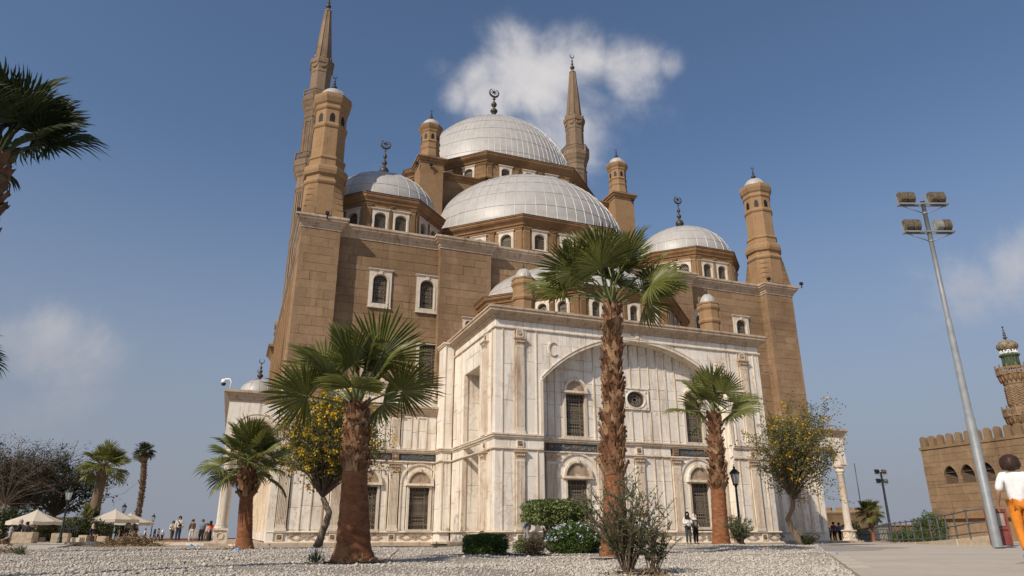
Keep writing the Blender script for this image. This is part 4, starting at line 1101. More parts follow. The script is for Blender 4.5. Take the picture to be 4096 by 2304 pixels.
TW = [(1.36, 21.0), (1.36, 23.5), (1.44, 23.6), (1.48, 23.72), (1.44, 23.86), (1.30, 24.0), (1.30, 24.25), (1.46, 24.36), (1.52, 24.6), (1.50, 24.85), (1.38, 25.02), (1.24, 25.1), (1.22, 25.55), (1.28, 25.62), (1.30, 25.72), (1.24, 25.82), (1.13, 25.9), (1.11, 28.2), (1.18, 28.28), (1.22, 28.42), (1.18, 28.54), (1.10, 28.62), (1.09, 29.72), (1.16, 29.8), (1.2, 29.92), (1.14, 30.04), (1.14, 30.2), (1.24, 30.32), (1.36, 30.66), (1.38, 30.8), (1.33, 30.86), (1.33, 31.02), (.6, 31.06)]
for cx in (3.43, 42.25):
    turret((cx, 46.3), 20.9, TW, 1.02, 31.02, 1.05, 1.45, (28.72, 1.10), (.36, .74), 1.36, 'tower_turret')
ST = [(.92, 32.0), (.92, 32.5), (.80, 33.3), (.84, 33.42), (.86, 33.5), (.80, 33.6), (.80, 33.9), (.82, 34.0), (.88, 34.08), (.84, 34.2), (.8, 34.25), (.8, 35.05), (.84, 35.12), (.88, 35.2), (.86, 35.3), (.98, 35.5), (1.06, 35.72), (1.04, 35.8), (1.0, 35.9), (.5, 35.94)]
for cx in (12.98, 32.45):
    for cv in (54.6, 73.8):
        b = MB(); s = 1.06
        b.box(cx - s, cx + s, cv - s, cv + s, 20.8, 31.7); b.build('corner_pier', 'sand_smooth', mosque)
        if cv < 60:
            for F, w in ((FRONT(cv - s), cx), (LEFT(cx - s), -cv), (RIGHT(cx + s), cv)): clad('stone', F, w - s, w + s, 22, 31.6, .02, 1.1, .8, mat='sand_smooth', jit=.006)
        b = MB(); b.sweep([(cx - s, cv - s), (cx + s, cv - s), (cx + s, cv + s), (cx - s, cv + s)], [(-.2, 31.6), (.05, 31.6), (.08, 31.75), (.2, 31.86), (.22, 32.0), (.32, 32.06), (.32, 32.2), (-1.0, 32.24)], True); b.build('pier_cornice', 'sand_dark', mosque)
        turret((cx, cv), 32.2, ST, .82, 35.92, .82, 1.25, (34.34, .81), (.26, .55), .92, 'corner_turret', fr=.2)
PT = [(.60, 12.6), (.60, 13.75), (.66, 13.8), (.70, 13.92), (.66, 14.05), (.62, 14.1), (.62, 14.62), (.66, 14.7), (.72, 14.8), (.72, 14.95), (.66, 15.05), (.70, 15.1), (.70, 15.2), (.3, 15.22)]
for cx in (15.0, 28.45): turret((cx, 37.0), 12.6, PT, .52, 15.2, .72, .5, None, (.2, .3), None, 'portal_turret', fr=.1)
# ================= MINARETS =================
def minaret(cx, cv):
    m = sub('minaret'); n = 8; k = 1 / cos(pi / n); ph = -pi / 2 - pi / n
    b = MB(); s = 2.03
    b.box(cx - s, cx + s, cv - s, cv + s, 0, 19.3); b.sweep([(cx - s, cv - s), (cx + s, cv - s), (cx + s, cv + s), (cx - s, cv + s)], [(0, 19.0), (.06, 19.1), (.3, 19.5), (.5, 19.7), (.5, 19.95), (-1.5, 20.0)], True); b.build('pier', 'sand_smooth', m)
    pf = [(1.87, 19.96), (1.87, 21.6), (2.05, 21.8), (1.95, 22.0), (1.8, 22.2), (2.05, 22.5), (2.1, 22.9), (1.95, 23.2), (1.7, 23.4), (1.62, 24.2), (1.68, 24.3), (1.55, 24.5), (1.46, 25), (1.46, 39.6), (1.54, 39.75), (1.58, 40.0), (1.5, 40.15), (1.5, 41.3), (1.62, 41.5), (1.68, 41.8), (1.8, 42.0), (1.92, 42.6), (2.0, 42.7), (2.06, 43.3), (2.02, 43.4), (.9, 43.42)]
    b = MB(); b.lathe((cx, cv, 0), [(r * k, z) for r, z in pf], n, ph, False); b.build('lower_shaft', 'sand_grey', m)
    b = MB()
    for i in range(8):
        for F, L in edges_frames(octo((cx, cv), 1.46))[i:i + 1]:
            for q in (-.36, -.12, .12, .36): b.fbox(F, q * L - .07, q * L + .07, 25.3, 39.3, 0, .09)
    b.build('fluting', 'sand_grey', m, kind='stuff')
    pf = [(1.44, 43.3), (1.44, 49.6), (1.52, 49.75), (1.52, 49.95), (1.42, 50.1), (1.42, 50.6), (1.5, 50.8), (1.55, 51.2), (1.68, 51.5), (1.78, 51.9), (1.86, 52.1), (1.88, 52.6), (1.84, 52.7), (.8, 52.72)]
    b = MB(); b.lathe((cx, cv, 0), [(r * k, z) for r, z in pf], n, ph, False); b.build('middle_shaft', 'sand_grey', m)
    b = MB()
    for F, L in edges_frames(octo((cx, cv), 1.44)):
        for q in (-1, 1): b.fbox(F, q * .32 * L - .06, q * .32 * L + .06, 44.5, 49.2, 0, .07)
        b.fbox(F, -.32 * L, .32 * L, 49.05, 49.2, 0, .06)
        for q in (-.2, 0, .2): b.fbox(F, q * L - .04, q * L + .04, 44.6, 48.9, 0, .05)
    b.build('shaft_panel', 'sand_grey', m, kind='stuff')
    pf = [(1.22, 52.6), (1.22, 56.6), (1.28, 56.7), (1.3, 56.9), (1.26, 57.0), (1.36, 57.9), (1.46, 58.0), (1.5, 58.3), (1.5, 58.6), (1.3, 58.8), (1.1, 58.82)]
    b = MB(); b.lathe((cx, cv, 0), [(r * k, z) for r, z in pf], n, ph, False); b.build('upper_shaft', 'sand_grey', m)
    b = MB()
    for F, L in edges_frames(octo((cx, cv), 1.3)):
        b.tube([F.pt(L * .36 * cos(pi + pi * t / 8), .05, 57.75 + .4 * sin(pi + pi * t / 8)) for t in range(9)], [.04, .06, .08, .09, .1, .09, .08, .06, .04], 5); b.disc(F, L * .45, 57.8, .1, 0, .12, 8)
        b.prism(F, [(-.14, 58.8), (.14, 58.8), (.1, 59.05), (0, 59.15), (-.1, 59.05)], .08, .16, True)
    b.build('festoon', 'sand_smooth', m, kind='stuff')
    b = MB(); b.lathe((cx, cv, 0), [(1.06 * k, 58.8), (1.03 * k, 59.2), (.42 * k, 66.9), (.48 * k, 67.0), (.46 * k, 67.15), (.2, 67.3), (.16, 67.6), (0.01, 67.6)], n, ph, False)
    for i in range(8):
        a = ph + 2 * pi * i / 8; b.tube([(cx + 1.05 * k * cos(a), cv + 1.05 * k * sin(a), 59), (cx + .43 * k * cos(a), cv + .43 * k * sin(a), 66.9)], .05, 4)
    b.build('spire', 'sand_grey', m)
    for zb, r, hh in ((43.35, 2.02, 1.1), (52.65, 1.84, .95)):
        b = MB()
        for F, L in edges_frames(octo((cx, cv), r)):
            b.fbox(F, -L / 2, L / 2, zb, zb + .1, -.1, .02); b.fbox(F, -L / 2, L / 2, zb + hh - .1, zb + hh, -.1, .03); b.fbox(F, -L / 2 - .05, -L / 2 + .07, zb, zb + hh + .08, -.14, .05)
            for i in range(6): b.disc(F, -L / 2 + L * (i + .5) / 6, zb + hh / 2, L / 11, -.06, 0, 8, L / 22)
            for i in range(7): b.fbox(F, -L / 2 + L * i / 6 - .02, -L / 2 + L * i / 6 + .02, zb + .1, zb + hh - .1, -.06, 0)
        b.build('balcony_railing', 'sand_grey', m)
    f = finial((cx, cv, 67.3), 3.1, .36, m, True, False)
minaret(4.12, 80.0); minaret(40.7, 80.0)
# ================= SIDE ARCADES =================
def arcade(sgn):
    p = sub('arcade')
    X = (lambda u: u) if sgn < 0 else (lambda u: 45.35 - u + 0.0)
    def bx(b, u0, u1, v0, v1, z0, z1): b.box(min(X(u0), X(u1)), max(X(u0), X(u1)), v0, v1, z0, z1)
    FF = FRONT(44.4)
    a_lo, a_hi = (-.88, 2.05) if sgn < 0 else (X(2.05), X(-.88))
    cc = X(.82); r = 1.06; zs = 5.95
    b = MB(); P = FF.pt
    s0, s1 = cc - r, cc + r
    b.fbox(FF, a_lo, s0, zs, 8.0, -.6, 0); b.fbox(FF, s1, a_hi, zs, 8.0, -.6, 0)
    arch_hexa(b, FF, s0, s1, lambda x: zs + 1.06 * sqrt(max(0, 1 - ((x - cc) / r) ** 2)), 8.0, -.6, 0)
    b.build('arch_wall', 'marble', p)
    b = MB(); arch_ring(b, FF, cc, zs, r, r + .16, -.05, .06, 20); arch_ring(b, FF, cc, zs, r + .28, r + .34, -.05, .04, 20); b.fbox(FF, a_lo, s0 + .02, zs - .12, zs, -.62, .08); b.fbox(FF, s1 - .02, a_hi, zs - .12, zs, -.62, .08)
    b.build('arch_moulding', 'trim', p)
    # columns and side arches
    OF = LEFT(-.80) if sgn < 0 else RIGHT(X(-.80))
    nb = 11; bay = 3.25
    for i in range(nb + 1):
        cv = 44.78 + bay * i; cu = X(-.45)
        c = sub('column', mosque)
        m = MB(); m.box(cu - .38, cu + .38, cv - .38, cv + .38, .02, .16); m.box(cu - .32, cu + .32, cv - .32, cv + .32, .16, .74); m.box(cu - .40, cu + .40, cv - .40, cv + .40, .74, .84)
        for F in (FRONT(cv - .32), LEFT(cu - .32)): m.disc(F, cu if F.t[0] else -cv, .45, .2, 0, .04, 14, .15)
        m.build('pedestal', 'trim', c)
        m = MB(); m.lathe((cu, cv, 0), [(.36, .84), (.36, .92), (.30, .97), (.33, 1.02), (.28, 1.08), (.275, 1.1), (.285, 2.4), (.26, 5.1), (.29, 5.13), (.29, 5.18), (.25, 5.2)], 20); m.build('column_shaft', 'white_trim', c)
        m = MB(); m.lathe((cu, cv, 0), [(.25, 5.2), (.36, 5.3), (.37, 5.42), (.28, 5.5), (.26, 5.55), (.34, 5.6), (.34, 5.66)], 16); m.box(cu - .38, cu + .38, cv - .38, cv + .38, 5.66, 5.84); m.build('capital', 'trim', c)
        if i < nb:
            v0, v1 = cv, cv + bay; cm = (v0 + v1) / 2
            q = MB(); A = (lambda v: -v) if sgn < 0 else (lambda v: v); lo, hi = min(A(v0), A(v1)), max(A(v0), A(v1)); am = A(cm); rr = 1.3
            q.fbox(OF, lo, am - rr, 5.84, 8.0, -.6, 0); q.fbox(OF, am + rr, hi, 5.84, 8.0, -.6, 0)
            arch_hexa(q, OF, am - rr, am + rr, lambda x: 5.95 + 1.2 * sqrt(max(0, 1 - ((x - am) / rr) ** 2)), 8.0, -.6, 0); q.build('arch_wall', 'marble', p)
            q = MB(); q.box(min(X(-.3), X(2.0)), max(X(-.3), X(2.0)), v0 - .25, v0 + .25, 7.2, 8.0)
            if i: q.build('cross_rib', 'trim_dark', p)
    b = MB(); L_ = bay * nb
    pth = [(-.88, 44.4 + L_), (-.88, 44.4), (2.4, 44.4)] if sgn < 0 else [(X(2.4), 44.4), (X(-.88), 44.4), (X(-.88), 44.4 + L_)]
    b.sweep(pth, [(-.4, 8.0), (.04, 8.0), (.06, 8.1), (.14, 8.16), (.16, 8.28), (.28, 8.38), (.30, 8.46), (.36, 8.5), (.36, 8.64), (-2.0, 8.7)]); b.build('arcade_cornice', 'trim_dark', p)
    b = MB(); bx(b, -.7, 2.4, 44.6, 44.4 + L_, 7.98, 8.6); b.build('arcade_roof', 'sand_dark', p)
    # inner wall behind the columns
    IF = LEFT(X(2.05)) if sgn < 0 else RIGHT(X(2.05))
    aa = (-80, -44.4) if sgn < 0 else (44.4, 80)
    clad('marble', IF, aa[0], aa[1], .1, 8.0, .1, 1.6, 1.5)
    b = MB()
    for i in range(nb):
        cm = 44.78 + bay * (i + .5); a = -cm if sgn < 0 else cm
        b.fbox(IF, a - .95, a - .85, .7, 4.6, -.05, .08); b.fbox(IF, a + .85, a + .95, .7, 4.6, -.05, .08); arch_ring(b, IF, a, 4.6, .8, .95, -.05, .08, 12)
    b.build('blind_arch', 'trim', p)
    for i in range(nb):
        c4 = (X(.7), 44.78 + bay * (i + .5) + 1.2, 8.66)
        d = dome((c4[0], c4[1], 9.0), 1.14, 1.0, mosque, nm=12, npar=1, name='arcade_dome', n=24, seam_r=.014)
        b = MB(); b.lathe((c4[0], c4[1], 0), [(1.3, 8.6), (1.3, 8.8), (1.2, 8.95), (1.14, 9.02)], 16); b.build('dome_ring', 'trim', d)
        finial((c4[0], c4[1], 9.95), 1.45, .2, d, True, False)
arcade(-1); arcade(1)
for u0, u1 in ((1.98, 2.4), (42.95, 43.4)): b = MB(); b.fbox(FRONT(44.4), u0, u1, 0, 8.0, -.6, 0); b.build('arcade_jamb', 'marble', mosque)

core.build('masonry_core', 'mortar', mosque); scol.build('stone_core', 'mortar_sand', mosque); trim.build('roll_moulding', 'trim', mosque, kind='stuff')
# ---- facing stones become parts (the largest in view) and one joined part each
def flush(kind, name, limit, parent):
    L = sorted(PIECES[kind], key=lambda t: -t[0])
    for _, b, mat in L[:limit]: b.build(name, mat, parent)
    rest = {}
    for _, b, mat in L[limit:]: rest.setdefault(mat, MB()).add(b.v, b.f)
    for mat, b in rest.items(): b.build(name, mat, parent, kind='stuff')
flush('marble', 'marble_slab', 299, mosque); flush('stone', 'sandstone_block', 299, mosque)
# ------------------------------------------------------------- ground, terrace, path
def gz(x, y):
    f = x * FWD.x + y * FWD.y; l = x * RGT.x + y * RGT.y
    z = -.005 * max(0, f - 22)
    z += .14 * math.exp(-((f - 32) / 6.5) ** 2) * (1 / (1 + math.exp(-(l - 1.5) / 1.6))) * (1 / (1 + math.exp((l - 15.5) / .8)))
    if f > 50: z -= .0065 * (f - 50)
    z += .02 * sin(x * .9 + y * .35) * sin(y * .7 - x * .2) + .012 * sin(2.3 * x - 1.7 * y)
    return z
def fl(f, l): return (f * FWD.x + l * RGT.x, f * FWD.y + l * RGT.y)
def at(x, y, f):
    """world point on the sight line of a pixel of the 4096 px photograph, f metres ahead"""
    d = pix_dir(x, y); k = f / (d.x * FWD.x + d.y * FWD.y)
    return Vector((d.x * k, d.y * k, CAM_H + d.z * k))
def on_ground(x, f, z=None):
    """spot on the ground in pixel column x (measured at the foot of things) f metres ahead"""
    p = at(x, 2165, f); p.z = gz(p.x, p.y) if z is None else z; return p
def leafmat(name, cols, tr=.25, rough=.55, sc=6):
    t = NT(name); r = t.island(); n = t.noise(sc, 3)
    c = t.ramp(t.math('ADD', t.math('MULTIPLY', r, .6), t.math('MULTIPLY', n, .4)), [(i / (len(cols) - 1), c) for i, c in enumerate(cols)])
    t.set(c, rough, 0, .3)
    trn = t.n('ShaderNodeBsdfTranslucent'); t.L.new(c, trn.inputs['Color'])
    mx = t.n('ShaderNodeMixShader'); mx.inputs[0].default_value = tr
    out = t.t.nodes['Material Output']; t.L.new(t.b.outputs[0], mx.inputs[1]); t.L.new(trn.outputs[0], mx.inputs[2]); t.L.new(mx.outputs[0], out.inputs['Surface'])
    return t.m
def simple(name, a, b, sc=4, rough=.7, metal=0., bump=0., spec=.3, stretch=None):
    t = NT(name); n = t.noise(sc, 5, .6, stretch=stretch); c = t.mix(t.ramp(n, [(.35, 0.), (.68, 1.)]), a, b)
    if bump: t.bump(n, bump, .03)
    return t.set(c, rough, metal, spec)
t = NT('gravel_soil'); n = t.noise(.45, 5, .6); n2 = t.noise(26, 4, .7); n3 = t.noise(2.2, 4, .6)
c = t.mix(t.ramp(n2, [(.35, 0.), (.65, 1.)]), (.24, .205, .17), (.44, .40, .345)); c = t.mix(t.ramp(n, [(.56, 0.), (.70, .65)]), c, (.33, .255, .165)); c = t.mix(t.ramp(n3, [(.62, 0.), (.78, .5)]), c, (.28, .22, .155))
t.bump(n2, .9, .05); M['gravel'] = t.set(c, .95)
t = NT('pale_gravel_stone'); r = t.island(); M['pebble'] = t.set(t.ramp(r, [(0, (.25, .215, .175)), (.3, (.45, .40, .34)), (.7, (.57, .52, .45)), (1, (.37, .325, .27))]), .85)
M['plain'] = simple('dusty_plain', (.30, .24, .18), (.38, .31, .24), .01, 1)
t = NT('worn_concrete'); n = t.noise(.5, 6, .6); n2 = t.noise(9, 5, .65); c = t.mix(t.ramp(n, [(.3, 0.), (.7, 1.)]), (.40, .34, .275), (.49, .43, .36)); c = t.mix(t.ramp(n2, [(.5, 0.), (.8, .5)]), c, (.33, .275, .215))
mp = t.noise(1.0, 2, .5, stretch=(.35, 5, 1)); c = t.mix(t.ramp(mp, [(.6, 0.), (.7, .3)]), c, (.34, .29, .23)); t.bump(n2, .25, .02); M['concrete'] = t.set(c, .85)
M['kerb'] = simple('pink_kerb_stone', (.42, .325, .26), (.52, .42, .34), 3, .85, bump=.3)
M['block'] = simple('rough_limestone', (.36, .285, .20), (.50, .41, .30), 6, .9, bump=.8)
M['block_light'] = simple('pale_limestone', (.47, .40, .30), (.57, .50, .40), 6, .9, bump=.5)

# one ground sheet: fine near the camera, falling off the citadel hill to a plain that reaches the horizon
fs = list(np.linspace(-30, 6, 8)) + list(np.linspace(8, 58, 101)) + list(np.linspace(60, 112, 27)) + [114, 118, 130, 180, 300, 600, 1500, 4000, 9000]
ls = [-9000, -2500, -800, -300] + list(np.linspace(-120, -32, 16)) + list(np.linspace(-30, 40, 141)) + list(np.linspace(44, 200, 22)) + [400, 1000, 3000, 9000]
V = []
for f in fs:
    for l in ls:
        x, y = fl(f, l)
        inside = f <= 113 and -121 <= l <= 201
        V.append((x, y, gz(x, y) if inside else (-3 if f <= 118 else -62)))
m = len(ls); Fq = [(i * m + j, i * m + j + 1, (i + 1) * m + j + 1, (i + 1) * m + j) for i in range(len(fs) - 1) for j in range(m - 1)]
me = np_mesh('ground', V, Fq, [4] * len(Fq), True); me.materials.append(M['gravel']); me.materials.append(M['plain'])
far = np.array([1 if (fs[k // (m - 1)] > 60 or abs(ls[k % (m - 1)]) > 60) else 0 for k in range(len(Fq))], np.int32); me.polygons.foreach_set('material_index', far)
o = link('ground', me, None); o['kind'] = 'structure'
def poly_sheet(name, pts, mat, thick=.0):
    b = MB(); n = len(pts)
    b.v = [tuple(p) for p in pts] + [(p[0], p[1], p[2] - thick) for p in pts]; b.f = [tuple(range(n))] + [(i, i + n, (i + 1) % n + n, (i + 1) % n) for i in range(n)]; b.sm = [False] * len(b.f)
    o = b.build(name, mat); o['kind'] = 'structure'; return o
# paved terrace on the left
TP = [(945, 40.6, .0), (546, 53.2, -.0), (430, 46.4, .0), (317, 44.4, .0), (229, 33, -.0), (111, 25.6, .0), (0, 22.8, .0), (-900, 18, 0)]
tp = []
for x, f, z in TP: p = at(x, 2165, f); tp.append((p.x, p.y, z))
back = [fl(70, -70) + (-.12,), fl(108, -72) + (-.52,), fl(108, -26) + (-.52,)] + [(-.6, 80, -.2)]
b = MB(); pts = tp + [tp[-1]]
# terrace as strips so that it can slope down at the back
N = 14
front = [Vector(p) for p in tp]
def sample(poly, t):
    L = [0]
    for i in range(1, len(poly)): L.append(L[-1] + (poly[i] - poly[i - 1]).length)
    s = t * L[-1]
    for i in range(1, len(poly)):
        if s <= L[i] + 1e-6: return poly[i - 1].lerp(poly[i], (s - L[i - 1]) / (L[i] - L[i - 1]))
    return poly[-1]
rows = []
bk = [Vector(fl(109, -24) + (-.55,)), Vector(fl(109, -80) + (-.55,))]
tops = sorted(set([0.0, 1.0] + [i / 40 for i in range(41)]))
for t in tops:
    a = sample(front, t); e = sample(bk, t); r = []
    for k in range(9):
        q = a.lerp(e, k / 8); f = q.x * FWD.x + q.y * FWD.y
        q.z = 0.0 if f < 55 else -.0102 * (f - 55); r.append(q)
    rows.append(r)
vs = []; 
for r in rows: vs.append((r[0].x, r[0].y, -.6)); vs += [tuple(q) for q in r]
m = 10; fq = [(i * m + k, i * m + k + 1, (i + 1) * m + k + 1, (i + 1) * m + k) for i in range(len(rows) - 1) for k in range(m - 1)]
o = MB().add(vs, fq).build('terrace_pavement', 'concrete'); o['kind'] = 'structure'
# slabs along the terrace edge by the arcade
tk = thing('terrace_kerb', 'row of pinkish kerb slabs along the terrace edge beside the arcade', 'kerb', tuple(front[0]))
P0, P1 = front[0], front[1]; n = 14
for i in range(n):
    p, q = P0.lerp(P1, (i + .01) / n), P0.lerp(P1, (i + .99) / n); d = (q - p).normalized(); F = Fr(p.x, p.y, -d.x, -d.y)
    b = MB(); F2 = Fr(q.x, q.y, p.x - q.x, p.y - q.y); b.slab(F2, 0, (p - q).length, -.45, .015 + rng.uniform(-.008, .008), -.5, .03 + rng.uniform(-.01, .01), .02); b.fbox(F2, 0.001, (p - q).length - .001, .0, .014, -.5, .0)
    b.build('kerb_slab', 'kerb' if i % 5 else 'block_light', tk)
# paved path on the right with its flush border of slabs
def pth(f, l, z): x, y = fl(f, l); return Vector((x, y, z))
K0, K1 = Vector((8.45, 8.25, 0)), Vector((32.8, 34.8, 0)); KD = (K1 - K0).normalized(); KN = Vector((KD.y, -KD.x, 0))
vs = []; cols = [0, .02, .9, 2, 4, 7, 12, 20, 34]; S = [-14, -6, -2, 0, 2, 5, 8, 12, 16, 20, 25, 30, 36, 44, 54, 66, 82]
for s in S:
    p = K0 + KD * s
    vs.append((p.x, p.y, -.5))
    for c_ in cols:
        q = p + KN * (c_ + .34); g0 = gz(p.x, p.y)
        rise = .035 + .15 * min(1, c_ / 8) - .0035 * max(0, s - 8) - .003 * max(0, s - 36)
        vs.append((q.x, q.y, rise))
m = len(cols) + 1; fq = [(i * m + k, i * m + k + 1, (i + 1) * m + k + 1, (i + 1) * m + k) for i in range(len(S) - 1) for k in range(m - 1)]
o = MB().add(vs, [f[::-1] for f in fq]).build('path', 'concrete'); o['kind'] = 'structure'
pk = thing('path_kerb', 'flush pale stone border between the gravel bed and the paved path', 'kerb', tuple(K0))
s = -14.0
while s < 44:
    L = rng.uniform(.8, 1.15); a = K0 + KD * s; z = .04 - .0035 * max(0, s - 8) + rng.uniform(-.006, .006); F = Fr(a.x, a.y, KD.x, KD.y)
    b = MB(); b.fbox(F, .006, L - .006, -.4, z, -.001, .335); b.build('kerb_slab', 'block_light' if rng.random() < .5 else 'concrete', pk); s += L
# foundation under the mosque where the gravel falls away
b = MB(); b.box(PU0 - .2, PU1 + .2, VP - .22, 45, -.6, .055); b.box(1.9, 43.3, VM - .2, 60, -.6, .05); b.box(-1.2, 2.2, 44.2, 80, -.6, .045); b.box(43.2, 46.6, 44.2, 80, -.6, .045); b.build('foundation_step', 'trim_dark', mosque)
# ---- gravel stones (nobody could count them)
def stones(n, name):
    ico = np.array([(0, 0, 1), (.9, 0, .25), (.28, .86, .25), (-.73, .53, .25), (-.73, -.53, .25), (.28, -.86, .25), (.0, .0, -.5)], np.float32)
    tri = np.array([(0, 1, 2), (0, 2, 3), (0, 3, 4), (0, 4, 5), (0, 5, 1), (6, 2, 1), (6, 3, 2), (6, 4, 3), (6, 5, 4), (6, 1, 5)], np.int32)
    u = nr.random(n * 3); f = 9.4 * (34 / 9.4) ** (u ** 1.25); l = (nr.random(n * 3) * 1.56 - .76) * f
    x = f * FWD.x + l * RGT.x; y = f * FWD.y + l * RGT.y
    side = (x - K0.x) * KN.x + (y - K0.y) * KN.y
    patch = np.sin(x * .8 + 1.3 * np.sin(y * .5)) * np.sin(y * .6 + x * .3)
    soil = np.exp(-(((l / f + .75) / .16) ** 2 + ((f - 10.2) / 1.6) ** 2)); keep = (side < -.03) & ((patch < .50) | (nr.random(n * 3) < .30)) & (nr.random(n * 3) > .85 * soil); f, x, y = f[keep][:n], x[keep][:n], y[keep][:n]; n = len(x)
    z = np.array([gz(a, b_) for a, b_ in zip(x, y)], np.float32)
    s = (nr.lognormal(0, .42, n) * .0115 * (1 + (f - 9) * .04)).astype(np.float32); s = np.clip(s, .008, .07)
    a = nr.random(n) * 6.283; ca, sa = np.cos(a), np.sin(a)
    sc = np.stack([s * nr.uniform(.8, 1.5, n), s * nr.uniform(.7, 1.1, n), s * nr.uniform(.5, .9, n)], 1)
    Vv = ico[None] * sc[:, None, :] * nr.uniform(.8, 1.2, (n, 7, 1)); X = Vv[..., 0] * ca[:, None] - Vv[..., 1] * sa[:, None]; Y = Vv[..., 0] * sa[:, None] + Vv[..., 1] * ca[:, None]
    Vv = np.stack([X + x[:, None], Y + y[:, None], Vv[..., 2] + z[:, None] + .2 * s[:, None]], -1)
    T = tri[None] + (np.arange(n) * 7)[:, None, None]
    me = np_mesh(name, Vv.reshape(-1, 3), T.reshape(-1), np.full(n * 10, 3)); o = link(name, me, M['pebble']); o['kind'] = 'stuff'; o['label'] = 'pale gravel stones covering the planted bed before the mosque'; o['category'] = 'gravel'
stones(125000, 'gravel')

# ------------------------------------------------------------- plants
M['fan'] = leafmat('fan_leaf', [(.085, .10, .022), (.135, .15, .034), (.19, .20, .055), (.27, .25, .11)], .42, .40)
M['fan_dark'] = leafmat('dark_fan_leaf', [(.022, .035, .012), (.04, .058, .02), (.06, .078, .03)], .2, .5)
M['petiole'] = leafmat('petiole', [(.12, .15, .05), (.17, .19, .07)], .1, .5)
t = NT('red_palm_bark'); n = t.noise(3, 5, .65, stretch=(1.4, 1.4, 3)); n2 = t.noise(14, 5, .7, stretch=(1, 1, 3)); n3 = t.noise(1.3, 4)
c = t.mix(t.ramp(n, [(.35, 0.), (.65, 1.)]), (.165, .060, .024), (.30, .125, .055)); c = t.mix(t.ramp(n2, [(.5, 0.), (.75, .7)]), c, (.085, .032, .015)); c = t.mix(t.ramp(n3, [(.55, 0.), (.75, .5)]), c, (.36, .20, .11))
t.bump(t.math('ADD', n, n2), .8, .04); M['bark_red'] = t.set(c, .85)
M['bark_grey'] = simple('grey_palm_bark', (.10, .07, .045), (.19, .14, .095), 5, .9, bump=.8, stretch=(1, 1, 5))
t = NT('dry_leaf_base'); r = t.rand(); n = t.noise(9, 4, .6); c = t.ramp(r, [(0, (.085, .036, .017)), (.3, (.165, .078, .038)), (.7, (.25, .135, .07)), (1, (.36, .23, .13))]); c = t.mix(t.ramp(n, [(.45, 0.), (.75, .6)]), c, (.09, .045, .022)); t.bump(n, .5, .02); M['boot'] = t.set(c, .85)
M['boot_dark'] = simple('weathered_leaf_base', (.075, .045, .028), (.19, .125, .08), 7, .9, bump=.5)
M['straw'] = leafmat('dry_straw', [(.16, .10, .05), (.27, .19, .10), (.36, .27, .16)], .1, .8)
M['bark'] = simple('tree_bark', (.12, .085, .06), (.23, .175, .13), 8, .9, bump=.8, stretch=(1, 1, .3))
M['leaf'] = leafmat('shrub_leaf', [(.03, .055, .013), (.055, .095, .02), (.085, .13, .03), (.14, .17, .045)], .25)
M['leaf_tree'] = leafmat('tree_leaf', [(.022, .034, .011), (.045, .06, .017), (.07, .085, .025)], .22)
M['leaf_light'] = leafmat('variegated_leaf', [(.06, .10, .02), (.13, .17, .05), (.27, .29, .12), (.36, .36, .18)], .25)
M['leaf_olive'] = leafmat('olive_leaf', [(.05, .058, .024), (.09, .098, .044), (.14, .15, .072), (.20, .20, .11)], .2)
M['leaf_yellow'] = leafmat('yellow_green_leaf', [(.06, .07, .018), (.11, .12, .03), (.17, .165, .045), (.22, .20, .07)], .3)
M['leaf_brown'] = leafmat('dry_leaf', [(.07, .05, .03), (.12, .09, .055), (.17, .13, .075)], .15)
M['leaf_grey'] = leafmat('dusty_leaf', [(.022, .024, .014), (.042, .042, .025), (.065, .06, .038)], .15)
M['flower_y'] = leafmat('yellow_petal', [(.52, .30, .012), (.68, .42, .02), (.72, .50, .04)], .25)
M['flower_w'] = leafmat('pale_blue_petal', [(.55, .58, .75), (.72, .74, .82)], .2)
M['twig'] = simple('twig', (.085, .06, .042), (.16, .115, .085), 12, .9)
M['twig_dark'] = simple('dark_twig', (.05, .038, .03), (.10, .075, .058), 12, .9)
M['twig_pale'] = simple('pale_twig', (.16, .12, .085), (.25, .195, .14), 12, .9)

